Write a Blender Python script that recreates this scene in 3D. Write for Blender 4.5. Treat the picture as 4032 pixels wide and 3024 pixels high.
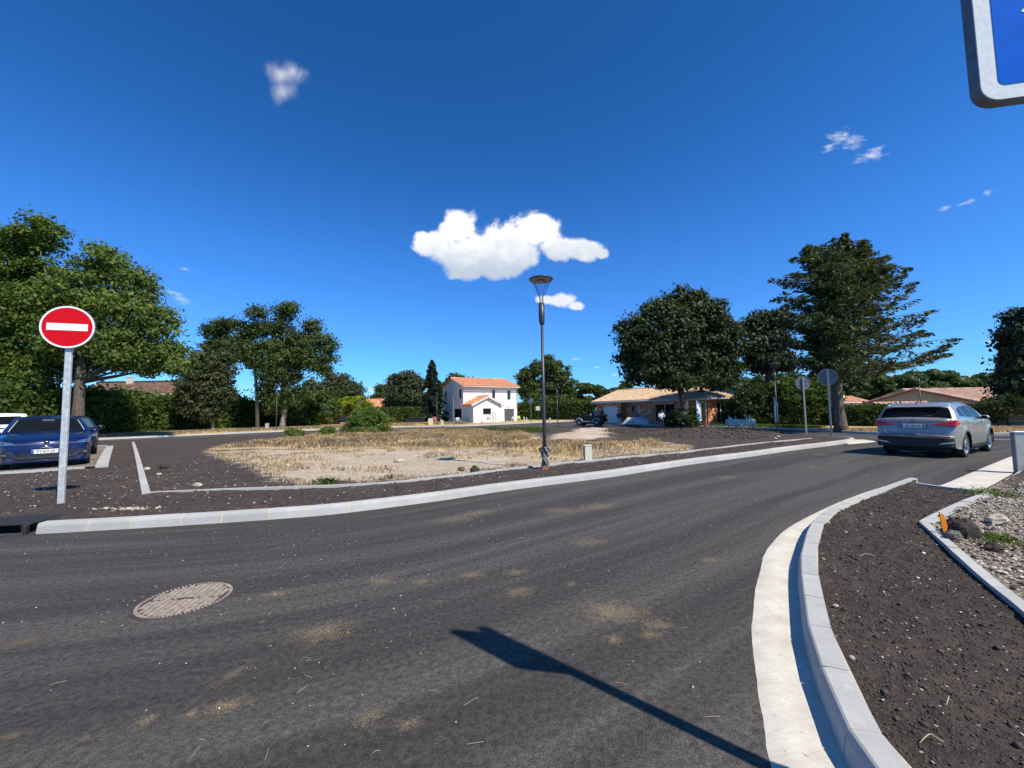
import bpy, math, random
import numpy as np
from mathutils import Vector, Matrix, Quaternion
from mathutils.geometry import delaunay_2d_cdt
random.seed(7); RNG = np.random.default_rng(7)
for ob in list(bpy.data.objects): bpy.data.objects.remove(ob)
SC = bpy.context.scene
COL = SC.collection
R = math.radians

# ------------------------------------------------------------------ camera
CAM_H = 1.5; F_PX = 1600.0; PITCH = math.atan(105/1600); ROLL = 0.018
cd = bpy.data.cameras.new('camera'); cam = bpy.data.objects.new('camera', cd); COL.objects.link(cam)
cd.sensor_width = 36; cd.lens = F_PX/4032*36; cd.clip_start = 0.05; cd.clip_end = 3000
CM = Matrix.Rotation(math.pi/2+PITCH, 3, 'X') @ Matrix.Rotation(-ROLL, 3, 'Z')
cam.matrix_world = Matrix.Translation((0, 0, CAM_H)) @ CM.to_4x4()
SC.camera = cam
SC.render.resolution_x = 1024; SC.render.resolution_y = 768

# ------------------------------------------------------------------ light
SUN_AZ = math.atan2(.60, -.53); SUN_EL = math.atan2(1, math.hypot(.60, .53))
w = bpy.data.worlds.new("World"); SC.world = w; w.use_nodes = True
sun = bpy.data.lights.new('sun', 'SUN'); sun.energy = 5.0; sun.angle = R(0.53); sun.color = (1, .92, .77)
so = bpy.data.objects.new('sun', sun); COL.objects.link(so)
so.rotation_euler = Vector((-.60, .53, -1)).to_track_quat('-Z', 'Y').to_euler(); so.location = (40, -35, 60)
SC.view_settings.view_transform = 'Standard'; SC.view_settings.look = 'None'
SC.view_settings.exposure = 0.30; SC.view_settings.gamma = 1; SC.view_settings.use_curve_mapping = False
SC.render.engine = 'CYCLES'
SC.cycles.max_bounces = 6; SC.cycles.transparent_max_bounces = 12

def dirpx(u, v):
    return CM @ Vector(((u-2016)/F_PX, -(v-1512)/F_PX, -1))

class NT:
    """small helper for node trees"""
    def __init__(s, tree): s.t = tree; s.n = tree.nodes; s.l = tree.links
    def new(s, kind, **kw):
        n = s.n.new(kind)
        for k, v in kw.items(): setattr(n, k, v)
        return n
    def put(s, sock, val):
        if val is None: return
        if hasattr(val, 'is_output') or isinstance(val, bpy.types.NodeSocket): s.l.new(val, sock)
        else: sock.default_value = val
    def math(s, op, a, b=None, c=None, clamp=False):
        n = s.new('ShaderNodeMath', operation=op); n.use_clamp = clamp
        s.put(n.inputs[0], a); s.put(n.inputs[1], b)
        if c is not None: s.put(n.inputs[2], c)
        return n.outputs[0]
    def vmath(s, op, a, b=None, out=0):
        n = s.new('ShaderNodeVectorMath', operation=op); s.put(n.inputs[0], a); s.put(n.inputs[1], b)
        return n.outputs[out]
    def noise(s, vec, scale, detail=3, rough=.55, out=0, dist=0):
        n = s.new('ShaderNodeTexNoise'); s.put(n.inputs['Vector'], vec); n.inputs['Scale'].default_value = scale
        n.inputs['Detail'].default_value = detail; n.inputs['Roughness'].default_value = rough
        n.inputs['Distortion'].default_value = dist
        return n.outputs[out]
    def vor(s, vec, scale, out=0, feature='F1'):
        n = s.new('ShaderNodeTexVoronoi', feature=feature); s.put(n.inputs['Vector'], vec); n.inputs['Scale'].default_value = scale
        return n.outputs[out]
    def sstep(s, x, a, b, lo=0., hi=1.):
        n = s.new('ShaderNodeMapRange', interpolation_type='SMOOTHSTEP'); s.put(n.inputs[0], x)
        n.inputs[1].default_value = a; n.inputs[2].default_value = b; n.inputs[3].default_value = lo; n.inputs[4].default_value = hi
        return n.outputs[0]
    def mix(s, f, a, b, mode='MIX'):
        n = s.new('ShaderNodeMix', data_type='RGBA', blend_type=mode)
        s.put(n.inputs[0], f)
        s.put(n.inputs[6], a if not isinstance(a, tuple) else (*a[:3], 1)); s.put(n.inputs[7], b if not isinstance(b, tuple) else (*b[:3], 1))
        return n.outputs[2]
    def ramp(s, f, stops, interp='LINEAR'):
        n = s.new('ShaderNodeValToRGB'); s.put(n.inputs[0], f); cr = n.color_ramp; cr.interpolation = interp
        while len(cr.elements) > 1: cr.elements.remove(cr.elements[-1])
        for i, (p, c) in enumerate(stops):
            e = cr.elements[0] if i == 0 else cr.elements.new(p)
            e.position = p; e.color = (*c, 1)
        return n.outputs[0]
    def bump(s, h, strength, dist, normal=None):
        n = s.new('ShaderNodeBump'); n.inputs['Strength'].default_value = strength; n.inputs['Distance'].default_value = dist
        s.put(n.inputs['Height'], h); s.put(n.inputs['Normal'], normal)
        return n.outputs[0]
    def mapping(s, vec, scale=(1,1,1), rot=(0,0,0), loc=(0,0,0)):
        n = s.new('ShaderNodeMapping'); s.put(n.inputs[0], vec); n.inputs['Scale'].default_value = scale
        n.inputs['Rotation'].default_value = rot; n.inputs['Location'].default_value = loc
        return n.outputs[0]

def build_world():
    nt = NT(w.node_tree); bg = w.node_tree.nodes['Background']
    sky = nt.new('ShaderNodeTexSky'); sky.sky_type = 'NISHITA'; sky.sun_disc = False
    sky.sun_elevation = SUN_EL; sky.sun_rotation = SUN_AZ; sky.altitude = 50
    sky.air_density = 1.0; sky.dust_density = .35; sky.ozone_density = 2.5
    tc = nt.new('ShaderNodeTexCoord').outputs['Generated']
    sp = nt.new('ShaderNodeSeparateXYZ'); nt.put(sp.inputs[0], tc)
    z = sp.outputs[2]
    tint = nt.ramp(nt.math('MAXIMUM', z, 0), SKYTINT)
    col = nt.mix(1.0, sky.outputs[0], tint, 'MULTIPLY')
    # clouds: soft bodies laid out on the sky by direction
    yy = nt.math('MAXIMUM', sp.outputs[1], .05)
    cx = nt.math('DIVIDE', sp.outputs[0], yy); cz = nt.math('DIVIDE', z, yy)
    cv = nt.new('ShaderNodeCombineXYZ'); nt.put(cv.inputs[0], cx); nt.put(cv.inputs[1], cz); P = cv.outputs[0]
    def group(blobs, amp, scale, soft, lo, rot=0, stretch=1, detail=8, rough=.6):
        best = None
        for (u, v, ru, rv) in blobs:
            d = dirpx(u, v); c = (d.x/d.y, d.z/d.y, 0)
            q = nt.vmath('SUBTRACT', P, c)
            if rot: q = nt.mapping(q, rot=(0, 0, rot))
            q = nt.vmath('MULTIPLY', q, (F_PX/ru, F_PX/rv, 0))
            l = nt.math('SUBTRACT', 1, nt.vmath('LENGTH', q, out=1))
            if best is None: best = l
            else:
                n = nt.new('ShaderNodeMath', operation='SMOOTH_MAX'); nt.put(n.inputs[0], best); nt.put(n.inputs[1], l); n.inputs[2].default_value = .25; best = n.outputs[0]
        pm = nt.mapping(P, scale=(1, stretch, 1), rot=(0, 0, rot))
        nz = nt.math('SUBTRACT', nt.noise(pm, scale, detail, rough, dist=.3), .5)
        den = nt.math('ADD', best, nt.math('MULTIPLY', nz, amp))
        return nt.sstep(den, lo, lo+soft), den
    a1, d1 = group([(1700, 965, 95, 75), (1800, 900, 105, 100), (1860, 1000, 190, 100), (1990, 940, 130, 90), (2110, 905, 125, 100),
                    (2190, 975, 110, 70), (2310, 985, 90, 60), (1960, 1050, 140, 65), (1850, 1050, 150, 65), (2050, 1000, 120, 75), (1930, 985, 120, 80), (2370, 1000, 40, 30)], 1.25, 19, .34, .10)
    # underside shading put into the cloud colour: greyer lower down, broken up by noise
    sh = nt.noise(P, 11, 6, .65)
    d0 = dirpx(2000, 960); zc = d0.z/d0.y
    low = nt.math('MULTIPLY', nt.math('SUBTRACT', zc, cz), 9.0)
    shade = nt.math('ADD', low, nt.math('MULTIPLY', nt.math('SUBTRACT', sh, .5), 1.6))
    ccol = nt.mix(nt.sstep(shade, -.6, .8), (.98, .98, .98), (.46, .53, .62))
    ccol = nt.mix(nt.sstep(d1, .0, .45), (.62, .70, .82), ccol)
    CN = 1.0
    res = col
    res = nt.mix(nt.math('MULTIPLY', a1, .97), res, nt.mix(1.0, ccol, (1/SKYS,)*3, 'MULTIPLY'))
    for blobs, amp, sc_, soft, lo, rot, st, op in (
        ([(2215, 1180, 75, 38), (2270, 1205, 45, 25), (2150, 1180, 60, 25)], .9, 30, .4, .12, 0, 1, .93),
        ([(1110, 290, 90, 75), (1150, 280, 80, 60), (1120, 360, 75, 70)], 2.0, 17, 1.7, .02, .7, .6, .85),
        ([(3310, 540, 75, 50), (3350, 560, 75, 40), (3430, 610, 90, 40), (3260, 580, 40, 25)], 2.8, 30, 1.7, .1, -.4, 2.2, .95),
        ([(3720, 820, 55, 14), (3800, 800, 70, 13), (3890, 760, 30, 18)], 2.0, 45, 1.1, .2, -.3, 1.5, .45),
        ([(720, 1180, 70, 22), (690, 1155, 60, 14), (730, 1060, 35, 10)], 2.0, 40, 1.3, .15, .3, 1.5, .5),
        ([(2265, 1414, 26, 9), (2350, 1446, 20, 7), (2420, 1475, 22, 12), (1460, 1535, 35, 22), (3905, 1345, 50, 9)], 1.4, 40, .9, .1, 0, 1.3, .42)):
        a, d = group(blobs, amp, sc_, soft, lo, rot, st)
        res = nt.mix(nt.math('MULTIPLY', a, op), res, tuple(c/SKYS for c in (.74, .76, .80)))
    nt.put(bg.inputs[0], res); bg.inputs[1].default_value = SKYS
SKYS = 0.08
SKYTINT = [(0.0, (.60, 1.22, 1.95)), (.09, (.46, 1.12, 1.92)), (.2, (.44, 1.08, 1.98)), (.35, (.36, 1.04, 1.92)), (.5, (.25, .88, 1.64)), (.65, (.19, .77, 1.42)), (1, (.17, .70, 1.2))]
build_world()

# ------------------------------------------------------------------ terrain and helpers
def zt(y):
    t = np.clip((np.asarray(y, float)-12)/20, 0, 1)
    return -.25*t*t*(3-2*t)
def ztf(y): return float(zt(y))
def G(u, v, z=0.0):
    """ground point seen at a spot of the photograph, z metres above the terrain"""
    d = dirpx(u, v); zz = z
    for _ in range(20):
        t = (zz-CAM_H)/d.z; zz = z+ztf(d.y*t)
    return Vector((d.x*t, d.y*t, zz))
def D(u, v, y):
    """point seen at (u, v) that is y metres deep in the place"""
    d = dirpx(u, v); t = y/d.y
    return Vector((d.x*t, y, CAM_H+d.z*t))
z1 = lambda x, y: (x/1.7015, 1550+y/1.7015)
z2 = lambda x, y: (1200+x/1.7015, 1550+y/1.7015)
z3 = lambda x, y: (2400+x/1.7015, 1550+y/1.7015)
zh = lambda x, y: (1650+x/3.16, 1350+y/3.16)
zb = lambda x, y: (2250+x/3.16, 1350+y/3.16)
zr = lambda x, y: (2800+x/1.302, 1750+y/1.302)
zc = lambda x, y: (3300+x/2.765, 1400+y/2.765)

def setp(o, label=None, cat=None, group=None, kind=None):
    if label: o['label'] = label
    if cat: o['category'] = cat
    if group: o['group'] = group
    if kind: o['kind'] = kind
    return o
def thing(name, label, cat, loc=(0, 0, 0), rz=0, group=None, kind=None):
    o = bpy.data.objects.new(name, None); COL.objects.link(o)
    o.empty_display_size = .2
    o.location = loc; o.rotation_euler = (0, 0, rz)
    return setp(o, label, cat, group, kind)
def link(name, me, parent=None, mat=None, loc=None, rot=None, scale=None):
    if mat is not None and not me.materials: me.materials.append(mat)
    o = bpy.data.objects.new(name, me); COL.objects.link(o)
    if parent is not None: o.parent = parent
    if loc is not None: o.location = loc
    if rot is not None: o.rotation_euler = rot
    if scale is not None: o.scale = scale
    return o
def copy_tree(o, parent=None):
    c = o.copy(); COL.objects.link(c)
    if parent is not None: c.parent = parent
    for ch in list(o.children): copy_tree(ch, c)
    return c
def mesh_np(name, V, F, mat=None, smooth=False, uv=None, attrs=None):
    """mesh from arrays; F is an (n,k) array or a list of tuples"""
    me = bpy.data.meshes.new(name)
    V = np.asarray(V, dtype=np.float32)
    if isinstance(F, np.ndarray):
        n, k = F.shape
        me.vertices.add(len(V)); me.vertices.foreach_set('co', V.ravel())
        me.loops.add(n*k); me.loops.foreach_set('vertex_index', F.ravel().astype(np.int32))
        me.polygons.add(n); me.polygons.foreach_set('loop_start', (np.arange(n)*k).astype(np.int32))
        me.update(calc_edges=True)
    else:
        me.from_pydata([tuple(map(float, v)) for v in V], [], F)
    if smooth: me.polygons.foreach_set('use_smooth', [True]*len(me.polygons))
    if uv is not None:
        l = me.uv_layers.new(name='UVMap'); vi = np.zeros(len(me.loops), np.int32); me.loops.foreach_get('vertex_index', vi)
        l.data.foreach_set('uv', np.asarray(uv, np.float32)[vi].ravel())
    if attrs:
        for k_, v_ in attrs.items():
            a = me.attributes.new(k_, 'FLOAT', 'POINT'); a.data.foreach_set('value', np.asarray(v_, np.float32))
    if mat is not None: me.materials.append(mat)
    me.validate(); me.update()
    return me

class MB:
    """collects simple solids into one mesh"""
    def __init__(s): s.v = []; s.f = []; s.sm = []
    def add(s, vs, fs, smooth=False):
        b = len(s.v); s.v += [tuple(v) for v in vs]; s.f += [tuple(i+b for i in f) for f in fs]; s.sm += [smooth]*len(fs); return s
    def box(s, x0, x1, y0, y1, z0, z1, M=None):
        vs = [Vector((x, y, z)) for z in (z0, z1) for y in (y0, y1) for x in (x0, x1)]
        if M is not None: vs = [M @ v for v in vs]
        return s.add(vs, [(0, 2, 3, 1), (4, 5, 7, 6), (0, 1, 5, 4), (2, 6, 7, 3), (0, 4, 6, 2), (1, 3, 7, 5)])
    def cbox(s, c, size, rz=0, rx=0, ry=0):
        M = Matrix.Translation(c) @ Matrix.Rotation(rz, 4, 'Z') @ Matrix.Rotation(ry, 4, 'Y') @ Matrix.Rotation(rx, 4, 'X')
        a, b, c_ = size[0]/2, size[1]/2, size[2]/2
        return s.box(-a, a, -b, b, -c_, c_, M)
    def bevbox(s, x0, x1, y0, y1, z0, z1, b=.01, M=None):
        vs = []
        for z, i in ((z0, 1), (z0+b, 0), (z1-b, 0), (z1, 1)):
            k = b if i else 0
            vs += [Vector(p) for p in ((x0+k+0, y0+b, z), (x0+b, y0+k, z), (x1-b, y0+k, z), (x1-k, y0+b, z), (x1-k, y1-b, z), (x1-b, y1-k, z), (x0+b, y1-k, z), (x0+k, y1-b, z))]
        if M is not None: vs = [M @ v for v in vs]
        fs = [tuple(range(7, -1, -1)), tuple(range(24, 32))]
        for r in range(3):
            for i in range(8):
                j = (i+1) % 8; fs.append((r*8+i, r*8+j, r*8+8+j, r*8+8+i))
        return s.add(vs, fs)
    def tube(s, pts, rad, n=8, cap=True, smooth=True):
        pts = [Vector(p) for p in pts]; m = len(pts)
        if not hasattr(rad, '__len__'): rad = [rad]*m
        up = Vector((0, 0, 1)); rows = []
        for i, p in enumerate(pts):
            t = (pts[min(i+1, m-1)]-pts[max(i-1, 0)]).normalized()
            a = t.cross(up if abs(t.dot(up)) < .95 else Vector((1, 0, 0))).normalized()
            if rows and a.dot(pa) < 0 and abs(t.dot(up)) > .95: pass
            b = a.cross(t).normalized(); pa = a
            rows.append([p+(a*math.cos(q)+b*math.sin(q))*rad[i] for q in [2*math.pi*k/n for k in range(n)]])
        vs = [v for r in rows for v in r]; fs = []
        for i in range(m-1):
            for k in range(n):
                j = (k+1) % n; fs.append((i*n+k, i*n+j, (i+1)*n+j, (i+1)*n+k))
        s.add(vs, fs, smooth)
        if cap:
            b = len(s.v)-len(vs)
            s.f += [tuple(b+k for k in range(n-1, -1, -1)), tuple(b+(m-1)*n+k for k in range(n))]; s.sm += [False, False]
        return s
    def lathe(s, prof, n=24, c=(0, 0, 0), M=None, smooth=True, cap=False):
        vs = []; c = Vector(c)
        for r, z in prof:
            for k in range(n):
                q = 2*math.pi*k/n; v = Vector((r*math.cos(q), r*math.sin(q), z))
                vs.append((M @ v if M is not None else v)+c)
        fs = []; m = len(prof)
        for i in range(m-1):
            for k in range(n):
                j = (k+1) % n; fs.append((i*n+k, i*n+j, (i+1)*n+j, (i+1)*n+k))
        s.add(vs, fs, smooth)
        if cap:
            b = len(s.v)-len(vs)
            s.f += [tuple(b+k for k in range(n-1, -1, -1)), tuple(b+(m-1)*n+k for k in range(n))]; s.sm += [False, False]
        return s
    def prism(s, poly, h0, h1, M=None):
        n = len(poly); vs = [Vector((p[0], p[1], h0)) for p in poly]+[Vector((p[0], p[1], h1)) for p in poly]
        if M is not None: vs = [M @ v for v in vs]
        fs = [tuple(range(n-1, -1, -1)), tuple(range(n, 2*n))]+[(i, (i+1) % n, n+(i+1) % n, n+i) for i in range(n)]
        return s.add(vs, fs)
    def quad(s, a, b, c, d): return s.add([a, b, c, d], [(0, 1, 2, 3)])
    def ell(s, c, r, n=10, m=7, M=None):
        vs = []; fs = []
        for i in range(m+1):
            t = math.pi*i/m
            for k in range(n):
                q = 2*math.pi*k/n
                v = Vector((r[0]*math.sin(t)*math.cos(q), r[1]*math.sin(t)*math.sin(q), -r[2]*math.cos(t)))
                vs.append((M @ v if M is not None else v)+Vector(c))
        for i in range(m):
            for k in range(n):
                j = (k+1) % n; fs.append((i*n+k, i*n+j, (i+1)*n+j, (i+1)*n+k))
        return s.add(vs, fs, True)
    def mesh(s, name, mat=None, smooth=None):
        me = bpy.data.meshes.new(name); me.from_pydata([tuple(v) for v in s.v], [], s.f)
        me.polygons.foreach_set('use_smooth', s.sm if smooth is None else [smooth]*len(s.f))
        if mat is not None: me.materials.append(mat)
        me.validate(); me.update(); return me
    def obj(s, name, mat, parent=None, **kw): return link(name, s.mesh(name, mat), parent, **kw)

# ------------------------------------------------------------------ materials
MATS = {}
def mat(name, color=(.5, .5, .5), rough=.6, metal=0, spec=.5, var=0, vscale=3, bump=0, bscale=40, coat=0, emit=None, trans=0, bdist=.01):
    if name in MATS: return MATS[name]
    m = bpy.data.materials.new(name); m.use_nodes = True; nt = NT(m.node_tree); p = m.node_tree.nodes['Principled BSDF']
    p.inputs['Base Color'].default_value = (*color, 1); p.inputs['Roughness'].default_value = rough
    p.inputs['Metallic'].default_value = metal; p.inputs['Specular IOR Level'].default_value = spec
    p.inputs['Coat Weight'].default_value = coat; p.inputs['Coat Roughness'].default_value = .04
    p.inputs['Transmission Weight'].default_value = trans
    tc = nt.new('ShaderNodeTexCoord').outputs['Object']
    if var:
        n = nt.noise(tc, vscale, 5, .6)
        c = nt.mix(nt.sstep(n, .3, .7), tuple(x*(1-var) for x in color), tuple(min(1, x*(1+var)) for x in color))
        nt.put(p.inputs['Base Color'], c)
    if bump:
        nt.put(p.inputs['Normal'], nt.bump(nt.noise(tc, bscale, 4, .6), bump, bdist))
    MATS[name] = m; return m

def leafmat(name, c1, c2, c3, trans=.35, rough=.55, tt=(1.3, 1.5, .6)):
    """leaves: every leaf clump gets its own tone, light comes through"""
    m = bpy.data.materials.new(name); m.use_nodes = True; nt = NT(m.node_tree); nt.n.clear()
    geo = nt.new('ShaderNodeNewGeometry'); rnd = geo.outputs['Random Per Island']
    tc = nt.new('ShaderNodeTexCoord').outputs['Object']
    col = nt.ramp(rnd, [(0, c1), (.5, c2), (1, c3)])
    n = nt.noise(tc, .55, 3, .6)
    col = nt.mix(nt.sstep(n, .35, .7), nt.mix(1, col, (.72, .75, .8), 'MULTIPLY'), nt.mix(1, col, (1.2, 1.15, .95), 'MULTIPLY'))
    d = nt.new('ShaderNodeBsdfPrincipled'); nt.put(d.inputs['Base Color'], col); d.inputs['Roughness'].default_value = rough; d.inputs['Specular IOR Level'].default_value = .25
    t = nt.new('ShaderNodeBsdfTranslucent'); nt.put(t.inputs[0], nt.mix(1, col, tt, 'MULTIPLY'))
    mx = nt.new('ShaderNodeMixShader'); mx.inputs[0].default_value = trans; nt.l.new(d.outputs[0], mx.inputs[1]); nt.l.new(t.outputs[0], mx.inputs[2])
    o = nt.new('ShaderNodeOutputMaterial'); nt.l.new(mx.outputs[0], o.inputs[0])
    return m
# ------------------------------------------------------------------ numeric helpers for the ground
def _hash(ix, iy, seed):
    h = (ix*374761393+iy*668265263+seed*974634777) & 0xffffffff
    h = ((h ^ (h >> 13))*1274126177) & 0xffffffff
    return ((h ^ (h >> 16)) & 0xffff)/65535.0
def vnoise(x, y, seed=0):
    x = np.asarray(x, float); y = np.asarray(y, float)
    ix = np.floor(x).astype(np.int64); iy = np.floor(y).astype(np.int64); fx = x-ix; fy = y-iy
    fx = fx*fx*(3-2*fx); fy = fy*fy*(3-2*fy)
    a = _hash(ix, iy, seed); b = _hash(ix+1, iy, seed); c = _hash(ix, iy+1, seed); d = _hash(ix+1, iy+1, seed)
    return a*(1-fx)*(1-fy)+b*fx*(1-fy)+c*(1-fx)*fy+d*fx*fy
def fbm(x, y, s, o=4, seed=0):
    t = 0; a = 1; n = 0
    for i in range(o):
        t = t+a*vnoise(x*s, y*s, seed+i); n += a; a *= .5; s *= 2.03
    return t/n
def inside(P, poly):
    x, y = P[:, 0], P[:, 1]; r = np.zeros(len(P), bool); n = len(poly)
    for i in range(n):
        x0, y0 = poly[i]; x1, y1 = poly[(i+1) % n]
        if y0 == y1: continue
        c = ((y0 > y) != (y1 > y)) & (x < (x1-x0)*(y-y0)/(y1-y0)+x0); r ^= c
    return r
def dist_line(P, pts, closed=False):
    d = np.full(len(P), 1e9); n = len(pts)
    for i in range(n if closed else n-1):
        a = np.array(pts[i][:2], float); b = np.array(pts[(i+1) % n][:2], float); ab = b-a
        t = np.clip(((P-a)@ab)/max(ab@ab, 1e-9), 0, 1); d = np.minimum(d, np.hypot(*(P-a-t[:, None]*ab).T))
    return d
def sdf(P, poly):
    d = dist_line(P, poly, True); return np.where(inside(P, poly), d, -d)
def smooth_path(pts, step):
    """Catmull-Rom through the points, resampled evenly"""
    p = [np.array(q[:2], float) for q in pts]; p = [2*p[0]-p[1]]+p+[2*p[-1]-p[-2]]; out = []
    for i in range(1, len(p)-2):
        for t in np.linspace(0, 1, 16, endpoint=False):
            a, b, c, d = p[i-1:i+3]
            out.append(.5*((2*b)+(-a+c)*t+(2*a-5*b+4*c-d)*t*t+(-a+3*b-3*c+d)*t**3))
    out.append(p[-2]); out = np.array(out)
    s = np.r_[0, np.cumsum(np.hypot(*np.diff(out, axis=0).T))]
    n = max(2, int(round(s[-1]/step))+1); q = np.linspace(0, s[-1], n)
    return np.c_[np.interp(q, s, out[:, 0]), np.interp(q, s, out[:, 1])], q
def path_at(path, s):
    P, S = path
    x = np.interp(s, S, P[:, 0]); y = np.interp(s, S, P[:, 1])
    e = .05; dx = np.interp(s+e, S, P[:, 0])-np.interp(s-e, S, P[:, 0]); dy = np.interp(s+e, S, P[:, 1])-np.interp(s-e, S, P[:, 1])
    l = math.hypot(dx, dy) or 1
    return x, y, -dy/l, dx/l         # point and left normal
def offset_path(path, d):
    out = []
    for s in path[1]:
        x, y, nx, ny = path_at(path, s); out.append((x+nx*d, y+ny*d))
    return out

def sheet(name, poly, zones, zfn, mat_, attrs=None, uvfn=None, smooth=True, **kw):
    """a ground sheet inside a polygon; zones = [(x0,x1,y0,y1,res)] gives the grid fineness"""
    poly = [(float(p[0]), float(p[1])) for p in poly]
    pts = []; done = []
    for (x0, x1, y0, y1, r) in zones:
        gx, gy = np.meshgrid(np.arange(x0, x1, r), np.arange(y0, y1, r)); q = np.c_[gx.ravel(), gy.ravel()]
        q = q+RNG.uniform(-.3, .3, q.shape)*r
        for (a, b, c, d) in done: q = q[~((q[:, 0] > a) & (q[:, 0] < b) & (q[:, 1] > c) & (q[:, 1] < d))]
        q = q[sdf(q, poly) > r*.35] if len(q) else q
        pts.append(q); done.append((x0, x1, y0, y1))
    q = np.concatenate(pts) if pts else np.zeros((0, 2))
    V = [Vector(p) for p in poly]+[Vector(p) for p in q.tolist()]
    n = len(poly)
    vo, _, fo, *_ = delaunay_2d_cdt(V, [], [tuple(range(n))], 1, 1e-5)
    A = np.array([tuple(v) for v in vo]); Fa = np.array([f for f in fo if len(f) == 3], int)
    e1 = A[Fa[:, 1]]-A[Fa[:, 0]]; e2 = A[Fa[:, 2]]-A[Fa[:, 0]]; neg = (e1[:, 0]*e2[:, 1]-e1[:, 1]*e2[:, 0]) < 0
    Fa[neg] = Fa[neg][:, ::-1]
    z = zfn(A[:, 0], A[:, 1])
    me = mesh_np(name, np.c_[A, z], Fa, mat_, smooth, uv=uvfn(A) if uvfn else None, attrs={k: f(A) for k, f in (attrs or {}).items()})
    return setp(link(name, me), **kw)

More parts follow.
